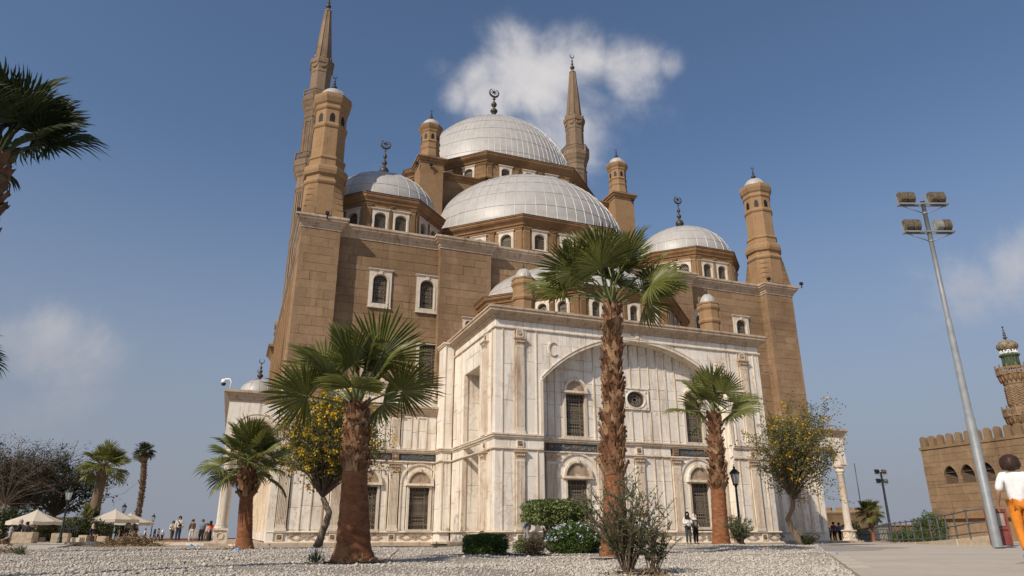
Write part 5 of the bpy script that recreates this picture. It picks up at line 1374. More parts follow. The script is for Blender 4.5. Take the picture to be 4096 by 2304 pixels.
def fan_mesh(seed, L, Lp, cup, droop, n=40, spread=118, ragged=.0, bend=.35):
    r = random.Random(seed); V = []; Fc = []; mi = []
    for i in range(n):
        t0, t1 = radians(-spread + 2 * spread * i / n), radians(-spread + 2 * spread * (i + 1) / n); tc = (t0 + t1) / 2
        Ls = L * (.70 + .30 * cos(tc * .62)) * r.uniform(.9, 1.06); fold = .018 * L
        dr = droop * r.uniform(.7, 1.4); tw = r.uniform(-.05, .05); r1 = .54 + r.uniform(-.05, .05)
        cut = r.random() < ragged
        def pt(rad, th, dz):
            x, y = rad * cos(th), rad * sin(th); q = rad / L
            z = cup * abs(sin(th)) * rad + dz - bend * .30 * L * q * q - dr * max(0, q - .48) ** 2 * L * 2.2
            k = 1 - .10 * dr * max(0, q - .5); return (x * k, y * k, z)
        h = (t1 - t0) / 2; b = len(V)
        for q, w in ((.03, 1.0), (.3, 1.0), (r1, .96), (.80, .52)):
            rad = q * Ls; V += [pt(rad, tc - h * w + tw * q, -fold * q), pt(rad, tc + tw * q, fold * q), pt(rad, tc + h * w + tw * q, -fold * q)]
        V.append(pt(Ls * (.82 if cut else 1.0), tc + tw, 0))
        for k in range(3):
            a = b + 3 * k; Fc += [(a, a + 1, a + 4, a + 3), (a + 1, a + 2, a + 5, a + 4)]; mi += [0, 0]
        Fc += [(b + 9, b + 10, b + 12), (b + 10, b + 11, b + 12)]; mi += [0, 0]
    m = MB(); pts = [(-Lp + Lp * k / 5, 0, .10 * Lp * sin(pi * k / 5)) for k in range(6)] + [(.18 * L, 0, -.01)]
    m.tube(pts, [.042, .034, .028, .024, .021, .018, .008], 5); b = len(V); V += m.v; Fc += [tuple(b + i for i in f) for f in m.f]; mi += [1] * len(m.f)
    me = bpy.data.meshes.new('frond'); me.from_pydata(V, [], Fc); me.polygons.foreach_set('material_index', np.array(mi, np.int32)); return me
def boot_mesh(seed, w, l):
    r = random.Random(seed); b = MB(); n = 4; rows = []
    sp = r.uniform(.5, .8)
    V = []
    for k in range(n + 1):
        q = k / n; ww = w * (1 - .35 * q) / 2; out = .02 + .33 * l * q ** 1.3; z = l * q
        V += [(-ww, out * .72, z), (0, out, z * (1 if k < n else .74)), (ww, out * .72 + r.uniform(-.01, .01), z)]
    F = []
    for k in range(n):
        a = 3 * k; F += [(a, a + 1, a + 4, a + 3), (a + 1, a + 2, a + 5, a + 4)]
    t = len(V); V += [(x, y - .035 * (1 - .3 * (i // 3) / n), z - .01) for i, (x, y, z) in enumerate(V)]
    F += [tuple(t + i for i in f[::-1]) for f in F]
    for k in range(n): F += [(3 * k, 3 * k + 3, 3 * k + 3 + t, 3 * k + t), (3 * k + 2, 3 * k + 2 + t, 3 * k + 5 + t, 3 * k + 5)]
    F += [(3 * n, 3 * n + 1, 3 * n + 1 + t, 3 * n + t), (3 * n + 1, 3 * n + 2, 3 * n + 2 + t, 3 * n + 1 + t)]
    b.add(V, F); return b.mesh('leaf_base')
BOOTS = {}
def palm(base, hub, label, tr=(.5, .30, .27, .24), smooth=.6, nl=30, R=1.0, Lp=1.0, seed=0, elev=(85, -30), cup=.3, mats=('fan', 'petiole'), bark='bark_red', boots=True, boot_rows=None, bootmat='boot', group=None, skirt=0, curve=0.0, droop=.45, n=40, extra=(), bw=.24, roll=.6, tilt=1.0):
    r = random.Random(seed); base = Vector(base); hub = Vector(hub); H = hub.z - base.z
    root = thing('palm_tree', label, 'palm tree', tuple(base), group=group)
    ax = lambda q: base.lerp(hub, q) + Vector((curve * sin(pi * q) * RGT.x, curve * sin(pi * q) * RGT.y, 0))
    def rad(q):
        if q < .12: return tr[0] + (tr[1] - tr[0]) * (q / .12) ** .6
        if q < smooth: return tr[1] + (tr[2] - tr[1]) * (q - .12) / (smooth - .12)
        return tr[2] + (tr[3] - tr[2]) * (q - smooth) / (1 - smooth)
    nr_ = 44; V = []; k = 20; rr = random.Random(seed + 3); ph = rr.random() * 6
    for i in range(nr_ + 1):
        q = -.01 + 1.0 * i / nr_; c = ax(max(q, 0)); c.z = base.z + H * q
        for j in range(k):
            a = 2 * pi * j / k; w = rad(max(q, 0)) * (1 + .035 * sin(3 * a + ph + 5 * q) + .025 * rr.uniform(-1, 1) + (.02 if i % 2 else -.01))
            V.append((c.x + w * cos(a), c.y + w * sin(a), c.z))
    F = [(i * k + j, i * k + (j + 1) % k, (i + 1) * k + (j + 1) % k, (i + 1) * k + j) for i in range(nr_) for j in range(k)]
    me = bpy.data.meshes.new('trunk'); me.from_pydata(V, [], F); me.polygons.foreach_set('use_smooth', np.ones(len(F), bool)); link('trunk', me, M[bark], root)
    if boots:
        rows = boot_rows or 26; cnt = 0
        for i in range(rows):
            q = smooth + (1.0 - smooth) * i / rows; c = ax(q); R0 = rad(q); nb = max(5, round(2 * pi * R0 / (bw * .95)))
            for j in range(nb):
                if cnt >= 290: break
                a = 2 * pi * (j + .5 * (i % 2)) / nb + r.uniform(-.15, .15); key = (r.randrange(4), bootmat)
                if key not in BOOTS: BOOTS[key] = boot_mesh(key[0] + 50, .24, .34); BOOTS[key].materials.append(M[bootmat])
                o = bpy.data.objects.new('leaf_base', BOOTS[key]); COL.objects.link(o); o.parent = root
                p = Vector((c.x + (R0 - .015) * cos(a), c.y + (R0 - .015) * sin(a), c.z)) - base
                o.location = p; o.rotation_euler = (r.uniform(-.35, .25) * tilt if q > smooth + .03 else r.uniform(-.5, -.2) * tilt - 1.0 * skirt * r.random(), r.uniform(-.2, .2), a - pi / 2); s = r.uniform(.8, 1.25) * bw / .24; o.scale = (s, s, s * r.uniform(.8, 1.2)); cnt += 1
    fans = [fan_mesh(seed * 31 + v, R * r.uniform(.92, 1.08), Lp * r.uniform(.9, 1.1), cup * r.uniform(.5, 1.3), droop * (.5 + .5 * v / 3), n, 118, .08) for v in range(5)]
    for f in fans:
        for mt in mats: f.materials.append(M[mt])
    top = hub - base
    L = []
    for i in range(nl):
        az = i * 2.39996 + r.uniform(-.25, .25) + seed; q = (i + .5) / nl; el = radians(elev[0] + (elev[1] - elev[0]) * q ** 1.15 + r.uniform(-9, 9)); L.append((az, el, min(4, int(q * 5))))
    L += [(a, radians(e), v) for a, e, v in extra]
    for az, el, v in L:
        o = bpy.data.objects.new('frond', fans[v]); COL.objects.link(o); o.parent = root
        d = Vector((cos(el) * cos(az), cos(el) * sin(az), sin(el)))
        zz = Vector((-sin(el) * cos(az), -sin(el) * sin(az), cos(el))); yy = zz.cross(d)
        yaw = r.uniform(-.25, .25); m3 = Matrix((d, yy, zz)).transposed() @ Matrix.Rotation(r.uniform(-1, 1) * roll, 3, 'X')
        s = r.uniform(.88, 1.1); o.rotation_euler = m3.to_euler(); o.scale = (s, s, s)
        o.location = top + d * (Lp * s * .97 + .05) + Vector((0, 0, -.05))
    if skirt > 0:
        dead = [fan_mesh(seed * 7 + 90 + v, R * .7, Lp * .3, .5, 1.2, 18, 70, .3) for v in range(2)]
        for f in dead:
            for mt in ('straw', 'straw'): f.materials.append(M[mt])
        for i in range(int(14 * skirt)):
            az = i * 2.4; el = radians(r.uniform(-80, -62)); d = Vector((cos(el) * cos(az), cos(el) * sin(az), sin(el))); zz = Vector((-sin(el) * cos(az), -sin(el) * sin(az), cos(el)))
            o = bpy.data.objects.new('dead_frond', dead[i % 2]); COL.objects.link(o); o.parent = root; o.rotation_euler = Matrix((d, zz.cross(d), zz)).transposed().to_euler(); o.location = top + d * (.35 + .2 * r.random()) + Vector((0, 0, -.1)) + Vector((cos(az), sin(az), 0)) * tr[3] * .8
    return root
g = on_ground(1415, 15.7); palm(g, at(1428, 1630, 15.8), 'big fan palm with a wide red-brown bole at the left of the gravel bed', (.56, .36, .26, .205), .57, 15, 1.12, 1.15, 1, (82, 0), boot_rows=24, droop=.22, cup=.22, roll=1.1, bw=.155, tilt=.35)
g = on_ground(2456, 19.6); palm(g, at(2449, 1225, 19.8), 'tallest fan palm standing in front of the great portal arch', (.44, .31, .275, .205), .30, 18, 1.20, 1.5, 2, (84, 12), boot_rows=32, droop=.25, cup=.22, roll=1.2, bw=.22, tilt=.55, extra=((2.75, 14, 3), (2.3, 38, 2), (3.2, 45, 1), (-.4, 22, 3), (-.2, 48, 1)))
g = on_ground(2884, 34); palm(g, at(2857, 1662, 34), 'fan palm beside the lamp post before the right side of the portal', (.44, .36, .33, .24), .42, 16, 1.2, 1.3, 3, (86, -6), boot_rows=22, n=36, droop=.25, cup=.22, roll=.9)
g = on_ground(979, 30.6); palm(g, at(993, 1862, 30.6), 'short fan palm in front of the left arcade column', (.43, .31, .27, .25), .62, 24, 1.1, 1.05, 4, (80, -35), boot_rows=11, n=34, skirt=.2, mats=('fan', 'petiole'), droop=.35)
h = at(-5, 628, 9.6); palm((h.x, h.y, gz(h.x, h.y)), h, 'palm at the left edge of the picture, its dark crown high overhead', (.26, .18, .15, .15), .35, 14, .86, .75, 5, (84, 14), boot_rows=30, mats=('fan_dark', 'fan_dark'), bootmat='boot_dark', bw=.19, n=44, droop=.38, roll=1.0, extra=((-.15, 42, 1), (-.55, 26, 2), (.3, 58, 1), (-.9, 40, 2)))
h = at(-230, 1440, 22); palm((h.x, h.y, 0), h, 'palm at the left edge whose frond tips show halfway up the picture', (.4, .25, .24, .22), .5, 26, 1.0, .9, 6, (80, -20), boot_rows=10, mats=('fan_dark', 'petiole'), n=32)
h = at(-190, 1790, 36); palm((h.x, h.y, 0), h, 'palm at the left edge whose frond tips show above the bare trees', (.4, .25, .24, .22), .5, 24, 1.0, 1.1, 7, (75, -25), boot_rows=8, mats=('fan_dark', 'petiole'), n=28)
h = at(419, 1868, 62); palm((h.x, h.y, -.1), h, 'thick-trunked palm rising behind the kiosk between two parasols', (.62, .46, .36, .30), .92, 30, 1.15, 1.1, 8, (85, -35), mats=('fan', 'straw'), bark='bark_grey', boot_rows=3, n=26, bootmat='boot_dark', curve=-.15)
h = at(577, 1806, 72); b_ = at(536, 2120, 72); palm((b_.x, b_.y, -.3), h, 'slender tall palm with a small crown and brown skirt near the parasols', (.30, .20, .19, .2), .25, 22, .72, .45, 9, (80, -40), mats=('fan_dark', 'straw'), bark='bark_grey', boot_rows=40, n=22, bootmat='boot_dark', skirt=1.2, curve=.3, bw=.22)
h = at(3480, 2052, 62); palm((h.x, h.y, -.1), h, 'small palm behind the railing near the round tower', (.26, .2, .18, .16), .3, 22, .72, .6, 10, (80, -30), boot_rows=12, n=22, bootmat='boot', bw=.2)

def leaves(P, D, l, w, jitter=.5):
    """diamond leaves at P pointing roughly along D"""
    n = len(P); D = D + nr.normal(0, jitter, (n, 3)); D /= np.linalg.norm(D, axis=1)[:, None] + 1e-9
    U = nr.normal(0, 1, (n, 3)); S = np.cross(D, U); S /= np.linalg.norm(S, axis=1)[:, None] + 1e-9; Nn = np.cross(D, S)
    L = (l * nr.uniform(.7, 1.3, n))[:, None]; Wd = (w * nr.uniform(.7, 1.3, n))[:, None]
    V = np.stack([P, P + D * L * .45 + S * Wd * .5 + Nn * Wd * .12, P + D * L, P + D * L * .45 - S * Wd * .5 + Nn * Wd * .12], 1)
    return V.reshape(-1, 3)
def leaf_part(name, P, D, l, w, mat, parent, jitter=.5):
    V = leaves(np.asarray(P, float), np.asarray(D, float), l, w, jitter); n = len(V) // 4
    o = link(name, np_mesh(name, V, np.arange(4 * n), np.full(n, 4)), M[mat] if isinstance(mat, str) else mat, parent); o['kind'] = 'stuff'; return o
def blob_points(n, c, rad, shell=.45, box=False, lump=.18, fr=3.0):
    d = nr.normal(0, 1, (n, 3)); d /= np.linalg.norm(d, axis=1)[:, None]
    if box: d = d / np.maximum(np.abs(d).max(1)[:, None] ** .72, 1e-6)
    k = 1 - shell * nr.random(n) ** 1.6
    lm = 1 + lump * (np.sin(fr * d[:, 0] * 2.1 + 1.3) * np.sin(fr * d[:, 1] * 1.7 + .4) + .6 * np.sin(fr * 2.3 * d[:, 2] + 2 * d[:, 0]))
    return np.asarray(c, float) + d * np.asarray(rad, float) * (k * lm)[:, None], d
def stems(b, base, tips, r0, r1, wob=.12, n=6, seg=4):
    for t_ in tips:
        p, q = Vector(base) + Vector((rng.uniform(-.06, .06), rng.uniform(-.06, .06), 0)), Vector(t_); L = (q - p).length
        pts = [p.lerp(q, i / seg) + Vector((rng.uniform(-1, 1), rng.uniform(-1, 1), rng.uniform(-.5, .5))) * wob * L * (0 if i in (0, seg) else .5) for i in range(seg + 1)]
        b.tube(pts, [r0 + (r1 - r0) * i / seg for i in range(seg + 1)], n, False)
def shrub(name, label, c, rad, n, l, w, mat, base=None, box=False, shell=.45, group=None, flowers=None, stem_mat='twig', lump=.18, nst=10, cat='shrub', fr=3.0):
    c = Vector(c); base = Vector(base) if base else Vector((c.x, c.y, gz(c.x, c.y)))
    root = thing(name, label, cat, tuple(base), group=group)
    P, D = blob_points(n, c, rad, shell, box, lump, fr); ok = P[:, 2] > base.z + .01; P, D = P[ok], D[ok]
    leaf_part('foliage', P, D * .6 + [0, 0, .4], l, w, mat, root, .8)
    b = MB(); T = P[nr.integers(0, len(P), nst)]; stems(b, base, [c + (Vector(t_) - c) * .8 for t_ in T], .018, .005, .1, 5); b.build('stem', stem_mat, root, kind='stuff')
    if flowers:
        m_, k, fl_, fw = flowers; d = nr.normal(0, 1, (k, 3)); d[:, 2] = np.abs(d[:, 2]) * .9; d /= np.linalg.norm(d, axis=1)[:, None]
        Q = np.asarray(c, float) + d * np.asarray(rad) * 1.04; Q = np.repeat(Q, 5, 0) + nr.normal(0, fl_ * .35, (k * 5, 3)); leaf_part('blossom', Q, np.repeat(d, 5, 0), fl_, fw, m_, root, .9)
    return root
c = at(1943, 2180, 20.4); shrub('box_hedge', 'low clipped box hedge on the gravel, left of the topiary', (c.x, c.y, gz(c.x, c.y) + .25), (.60, .42, .28), 15000, .045, .028, 'leaf', box=True, shell=.75, lump=.05, cat='hedge')
c = at(2228, 2062, 24); r_ = shrub('topiary_bush', 'flat-topped variegated bush clipped on bare stems above the gravel', (c.x, c.y, c.z + .10), (1.02, .9, .36), 14000, .065, .04, 'leaf', base=(c.x + .1, c.y, gz(c.x, c.y)), box=True, shell=.5, lump=.10, nst=16, fr=4)
P, D = blob_points(5200, (c.x - .25, c.y - .2, c.z + .06), (.88, .82, .37), .2, True, .12); leaf_part('variegated_foliage', P, D * .6, .075, .045, 'leaf_light', r_, .8)
b = MB(); stems(b, (c.x + .1, c.y, gz(c.x, c.y)), [(c.x - .5, c.y, c.z - .2), (c.x + .5, c.y + .1, c.z - .2), (c.x + .1, c.y - .3, c.z), (c.x - .1, c.y + .2, c.z)], .05, .02, .08, 7); b.build('trunk', 'twig', r_)
c = at(2300, 2166, 22.2); shrub('flowering_bush', 'dense green bush dotted with pale blue flowers beside the tallest palm', (c.x, c.y, c.z + .02), (.85, .75, .47), 16000, .055, .035, 'leaf', shell=.45, lump=.10, flowers=('flower_w', 95, .045, .04))
c = at(2138, 2182, 21.6); shrub('dry_bush', 'small brown twiggy bush at the foot of the topiary', (c.x, c.y, c.z), (.33, .33, .27), 3600, .05, .022, 'leaf_brown', shell=.7, nst=40)
c = at(2090, 2188, 21.9); shrub('yellowish_bush', 'small sparse yellow-green bush next to the dry brown bush', (c.x, c.y, c.z), (.24, .28, .24), 1300, .07, .035, 'leaf_light', shell=.8, nst=14)
def wand_shrub(name, label, base, H, W, nst, nl, l, w, mat, lean=(0, 0), group=None, smat='twig', seed=1):
    r = random.Random(seed); base = Vector(base); root = thing(name, label, 'shrub', tuple(base), group=group); b = MB(); P = []; D = []
    for i in range(nst):
        a = r.random() * 6.283; R = W * (r.random() ** .6); h = H * r.uniform(.5, 1.0) * (1 - .25 * R / W)
        tip = base + Vector((R * cos(a) + lean[0] * h, R * sin(a) + lean[1] * h, h)); mid = base.lerp(tip, .5) + Vector((cos(a), sin(a), 0)) * -.12 * R
        st = base + Vector((cos(a) * .06, sin(a) * .06, 0)); pts = [st.lerp(mid, t / 3) for t in range(3)] + [mid.lerp(tip, t / 3) for t in range(4)]
        b.tube(pts, [.012 - .0014 * t for t in range(7)], 4, False)
        for k in range(6):
            q0 = r.uniform(.35, .95); p0 = pts[int(q0 * 6)]; d0 = Vector((r.uniform(-1, 1), r.uniform(-1, 1), r.uniform(.1, 1))).normalized(); e = p0 + d0 * r.uniform(.12, .34) * H / 1.5
            b.tube([p0, p0.lerp(e, .5) + Vector((0, 0, .02)), e], [.005, .004, .002], 3, False)
            for j in range(nl): q = r.random(); P.append(p0.lerp(e, q)); D.append(d0)
        for j in range(nl * 2): q = .35 + .65 * r.random(); i0 = min(5, int(q * 6)); P.append(pts[i0].lerp(pts[i0 + 1], r.random())); D.append((tip - mid).normalized())
    b.build('stem', smat, root, kind='stuff'); leaf_part('foliage', np.array([tuple(p) for p in P]), np.array([tuple(d) for d in D]) + [0, 0, .2], l, w, mat, root, .6); return root
g = on_ground(2505, 11.4); wand_shrub('olive_shrub', 'large feathery olive-green shrub in front of the tallest palm', g, 1.68, .85, 54, 15, .058, .015, 'leaf_olive', (.02, .0), seed=3)
g = on_ground(2605, 11.2); wand_shrub('olive_shrub', 'smaller thin olive shrub right of the large feathery one', g, 1.0, .42, 18, 11, .055, .014, 'leaf_olive', (.12, .0), seed=5)
g = on_ground(2958, 33); wand_shrub('olive_shrub', 'bushy olive shrub at the foot of the lamp post', g, 1.55, .72, 34, 16, .10, .028, 'leaf_olive', seed=7)
g = on_ground(3228, 37.5); wand_shrub('ground_shrub', 'low dark sprawling plant at the foot of the bent flowering tree', g, .55, .8, 22, 12, .09, .035, 'leaf_tree', seed=9)

def tree(label, base, fork, crown_c, crown_r, nb, nleaf, lmat, l, w, flowers=None, bark='bark', tr=(.16, .10), knee=None, name='flowering_tree', seed=1, group=None, twigs=60, shell=.6, updir=1.0, crown='crown', tw=.012, cat='tree', nt_=5):
    r = random.Random(seed); base, fork, cc = Vector(base), Vector(fork), Vector(crown_c); root = thing(name, label, cat, tuple(base), group=group)
    b = MB(); pts = [base, base.lerp(fork, .3), base.lerp(fork, .65), fork]
    if knee: pts = [base] + [Vector(k) for k in knee] + [fork]
    n = len(pts); dense = [pts[int(i / 3)].lerp(pts[min(n - 1, int(i / 3) + 1)], (i % 3) / 3) for i in range(3 * (n - 1) + 1)]
    dense = [p + Vector((r.uniform(-.02, .02), r.uniform(-.02, .02), 0)) for p in dense]
    b.tube(dense, [tr[0] * (1.25 if i == 0 else 1) + (tr[1] - tr[0]) * i / (len(dense) - 1) for i in range(len(dense))], 9); b.build('trunk', bark, root)
    b = MB(); P = []; D = []; tips = []
    for i in range(nb):
        d = Vector((r.gauss(0, 1), r.gauss(0, 1), r.gauss(0, .8) + .3 * updir)).normalized(); k = r.uniform(.55, 1.0)
        tip = cc + Vector((d.x * crown_r[0] * k, d.y * crown_r[1] * k, d.z * crown_r[2] * k)); out = Vector((tip.x - fork.x, tip.y - fork.y, 0))
        mid = fork.lerp(tip, .5) - out * .12 + Vector((0, 0, .06 * (tip.z - fork.z)))
        q = [fork, fork.lerp(mid, .5) + Vector((r.uniform(-.05, .05), r.uniform(-.05, .05), 0)), mid, mid.lerp(tip, .5) + Vector((r.uniform(-.08, .08), r.uniform(-.08, .08), 0)), tip]
        b.tube(q, [tr[1] * .42, tr[1] * .32, tr[1] * .22, tr[1] * .14, tw * .4], 5, False)
        for j in range(nt_):
            s0 = q[2].lerp(q[4], r.random()); e = s0 + Vector((r.gauss(0, .5), r.gauss(0, .5), r.gauss(.25, .4))) * min(crown_r) * .55
            b.tube([s0, s0.lerp(e, .5) + Vector((0, 0, .03)), e], [tw, tw * .7, tw * .3], 3, False); tips.append((s0, e))
    b.build('branch', bark if bark != 'bark' else 'twig', root, kind='stuff')
    T = nr.integers(0, len(tips), nleaf); A = np.array([tuple(tips[i][0]) for i in T]); B = np.array([tuple(tips[i][1]) for i in T]); q = nr.random((nleaf, 1)) ** .6
    P = A + (B - A) * q + nr.normal(0, .06 * min(crown_r), (nleaf, 3)); leaf_part(crown, P, (B - A) * .5 + [0, 0, .1], l, w, lmat, root, .8)
    if flowers:
        k, fl_, fw, up = flowers; T = nr.integers(0, len(tips), k); Q = np.array([tuple(tips[i][1]) for i in T]); Q = Q[Q[:, 2] > cc.z - crown_r[2] * up]
        k = len(Q); Q = np.repeat(Q, 6, 0) + nr.normal(0, fl_ * .6, (k * 6, 3)); leaf_part('blossom', Q, nr.normal(0, 1, (k * 6, 3)) + [0, 0, .5], fl_, fw, 'flower_y', root, .5)
    return root
g = on_ground(1272, 35.5); fk = at(1290, 1990, 35.5); cc = at(1338, 1765, 35.5)
tree('yellow-flowering tree with a twisted grey trunk behind the big palm', g, fk, cc, (3.0, 2.7, 2.75), 120, 17000, 'leaf_yellow', .16, .07, (1000, .11, .09, .9), tr=(.19, .13), knee=[at(1300, 2100, 35.5), at(1318, 2050, 35.5)], seed=4, nt_=7, updir=1.4)
g = on_ground(3205, 37.5); fk = at(3172, 1995, 37.5); cc = at(3190, 1800, 37.5)
tree('yellow-flowering tree with a bent trunk at the right corner of the mosque', g, fk, cc, (2.5, 2.2, 2.75), 84, 9500, 'leaf_yellow', .15, .06, (210, .11, .08, .75), bark='bark', tr=(.17, .11), knee=[at(3165, 2110, 37.5), at(3150, 2070, 37.5), at(3170, 2030, 37.5)], seed=6, nt_=7, updir=1.3)
# bare and dusty trees at the far left
for i, (bx_, fkx, fky, cx, cy, cr, nb, nlf, lm, f, lab, tws) in enumerate([
    (10, 18, 2015, -20, 1925, (5.6, 3.2, 4.2), 100, 5200, 'leaf_grey', 66, 'sparse half-bare tree at the left edge behind the seated women', 9),
    (45, 58, 2030, 120, 1925, (5.9, 3.2, 4.0), 110, 10000, 'leaf_grey', 69, 'half-bare tree with reddish upright twigs leaning right behind the first parasol', 9),
    (205, 215, 2065, 285, 1960, (5.4, 3.2, 3.2), 50, 3000, 'leaf_tree', 72, 'dark leafy tree with bare outer twigs behind the kiosk', 8)]):
    g = on_ground(bx_, f, 0); tree(lab, g, at(fkx, fky, f), at(cx, cy, f), cr, nb, nlf, lm, .16 if i < 2 else .30, .09 if i < 2 else .2, None, bark='twig_pale' if i == 0 else 'twig_dark', tr=(.28, .20), name='tree', seed=20 + i, nt_=tws, updir=1.8, tw=.016)
    if i == 2:
        pass
# spiky yuccas and shrubs round the kiosk
def spiky(label, c, R, n, mat, seed, name='yucca'):
    r = random.Random(seed); c = Vector(c); root = thing(name, label, 'plant', (c.x, c.y, c.z))
    b = MB(); b.tube([c, c + Vector((0, 0, R * .9))], [.12, .09], 7); b.build('trunk', 'bark_grey', root)
    V = []; Fc = []; h = c + Vector((0, 0, R * .9))
    for i in range(n):
        az, el = r.random() * 6.283, radians(r.uniform(-20, 85)); d = Vector((cos(el) * cos(az), cos(el) * sin(az), sin(el))); s = Vector((-sin(az), cos(az), 0)) * R * .045; b0 = len(V); e = h + d * R * r.uniform(.8, 1.1)
        V += [tuple(h - s), tuple(h + s), tuple(h.lerp(e, .6) + s), tuple(h.lerp(e, .6) - s), tuple(e - Vector((0, 0, .08 * R)))]; Fc += [(b0, b0 + 1, b0 + 2, b0 + 3), (b0 + 3, b0 + 2, b0 + 4)]
    me = bpy.data.meshes.new('leaf_rosette'); me.from_pydata(V, [], Fc); o = link('leaf_rosette', me, M[mat], root); o['kind'] = 'stuff'
spiky('taller spiky yucca beside the thick palm trunk at the kiosk', on_ground(325, 57, 0) + Vector((0, 0, .7)), 1.25, 90, 'fan', 1)
spiky('second spiky yucca right of the taller one at the kiosk', on_ground(362, 58, 0) + Vector((0, 0, .8)), 1.0, 80, 'fan_dark', 2)
spiky('small spiky yucca left of the taller one at the kiosk', on_ground(288, 56, 0) + Vector((0, 0, .5)), .8, 60, 'fan_dark', 3)
c = on_ground(315, 55, .75); shrub('kiosk_shrub', 'dark green shrub growing under the yuccas by the kiosk', c, (2.1, 1.0, .8), 5000, .17, .09, 'leaf_tree', base=(c.x, c.y, 0), shell=.6)
c = on_ground(225, 54, .7); shrub('kiosk_shrub', 'olive shrub growing behind the second stone block by the kiosk', c, (1.6, .9, .8), 3600, .17, .08, 'leaf_olive', base=(c.x, c.y, 0), shell=.6)
c = on_ground(20, 58, 1.1); shrub('kiosk_shrub', 'dark shrub behind the seated women at the left edge', c, (3.6, 1.0, 1.2), 5000, .22, .12, 'leaf_tree', base=(c.x, c.y, 0), shell=.6)
c = at(3725, 2120, 46); shrub('shrub', 'green shrub beside the citadel wall behind the railing', c, (.9, .9, 1.0), 3000, .13, .07, 'leaf', base=(c.x, c.y, -.4))
c = at(3635, 2150, 55); shrub('shrub', 'low green shrub behind the railing left of the citadel wall', c, (1.6, .9, .6), 3000, .14, .08, 'leaf', base=(c.x, c.y, -.6))
c = at(3410, 2130, 75); shrub('shrub', 'yellow-green shrub between the arcade column and the far tower', c, (.9, .9, 1.1), 2600, .15, .08, 'leaf_light', base=(c.x, c.y, -.6))
# dead fronds and straw raked into heaps
def heap(label, c, rad, n, L, seed, name='dead_palm_fronds'):
    r = random.Random(seed); c = Vector(c); root = thing(name, label, 'debris', tuple(c)); V = []; Fc = []
    for i in range(n):
        a, q = r.random() * 6.283, r.random() ** .6; p = c + Vector((rad[0] * q * cos(a) * RGT.x, rad[0] * q * cos(a) * RGT.y, 0)) + Vector((FWD.x, FWD.y, 0)) * rad[1] * q * sin(a) + Vector((0, 0, rad[2] * (1 - q) * r.random()))
        az, el = r.random() * 6.283, radians(r.uniform(-15, 45)); d = Vector((cos(el) * cos(az), cos(el) * sin(az), sin(el))); l = L * r.uniform(.4, 1.2); e = p + d * l - Vector((0, 0, .15 * l)); s = Vector((-sin(az), cos(az), .3)) * min(.02, .03 * L) * r.uniform(.5, 1.6); b0 = len(V)
        V += [tuple(p - s), tuple(p + s), tuple(p.lerp(e, .5) + s + Vector((0, 0, .08 * l))), tuple(p.lerp(e, .5) - s + Vector((0, 0, .08 * l))), tuple(e)]; Fc += [(b0, b0 + 1, b0 + 2, b0 + 3), (b0 + 3, b0 + 2, b0 + 4)]
    me = bpy.data.meshes.new('frond_blade'); me.from_pydata(V, [], Fc); o = link('frond_blade', me, M['straw'], root); o['kind'] = 'stuff'
heap('heap of dead brown palm fronds on the gravel before the parasols', on_ground(525, 40), (1.75, .9, .75), 700, .8, 1)
heap('thin scatter of straw on the gravel left of the frond heap', on_ground(470, 37), (1.6, .6, .08), 160, .4, 2)
heap('ring of brown fibre around the foot of the big palm', on_ground(1440, 15.2), (.75, .35, .12), 320, .28, 3)
heap('brown straw beside the foot of the short palm', on_ground(925, 29), (.7, .4, .14), 140, .35, 4)
heap('dry brown weeds standing by the pavement at the left edge', on_ground(25, 22.3), (.5, .35, .5), 130, .5, 5)
heap('dry straw at the foot of the large feathery shrub', on_ground(2550, 10.9), (.55, .25, .06), 200, .22, 6)
for i, (x, f, lab) in enumerate([(90, 20.5, 'green grass tuft by the pavement at the left edge'), (1270, 15.0, 'green grass tuft left of the big palm'), (1745, 33, 'grass tuft at the foot of the portal corner')]):
    g = on_ground(x, f); root = thing('grass_tuft', lab, 'grass tuft', tuple(g)); n = 60; D = nr.normal(0, .45, (n, 3)) + [0, 0, 1]; leaf_part('blade', np.tile(np.array(g), (n, 1)) + nr.normal(0, .05, (n, 3)) * [1, 1, 0], D, .30, .02, 'leaf_olive', root, .1)
# ------------------------------------------------------------- street furniture, walls and stalls
M['steel'] = simple('galvanised_steel', (.20, .215, .225), (.27, .28, .285), 3, .5, .15)
M['lampgrey'] = simple('dusty_lamp_casing', (.10, .08, .058), (.20, .165, .125), 9, .7, .1)
M['lampgrey2'] = simple('grey_lamp_casing', (.25, .255, .25), (.33, .33, .32), 9, .6, .2)
M['iron'] = simple('dark_green_iron', (.018, .024, .024), (.035, .042, .04), 6, .45, .3)
M['rail'] = simple('grey_iron_rail', (.07, .075, .085), (.12, .125, .135), 6, .5, .3)
M['glass'] = (lambda t: (t.set((.75, .76, .72), .15, 0, .5)))(NT('lantern_glass')); M['glass'].node_tree.nodes['Principled BSDF'].inputs['Transmission Weight'].default_value = .55
M['canvas'] = leafmat('cream_canvas', [(.60, .53, .43), (.68, .61, .51)], .25, .8)
M['wood'] = simple('dark_wood', (.07, .045, .03), (.13, .09, .06), 6, .8, bump=.3)
M['redwood'] = simple('red_painted_wood', (.18, .045, .04), (.26, .075, .06), 5, .6)
M['panelgrey'] = simple('faded_panel', (.26, .23, .19), (.36, .32, .27), 5, .8)
M['cream'] = simple('cream_plastic', (.55, .47, .30), (.62, .54, .37), 5, .5)
M['white'] = simple('white_plastic', (.72, .72, .70), (.78, .78, .77), 5, .45)
M['black'] = simple('black_plastic', (.015, .015, .016), (.03, .03, .032), 5, .5)
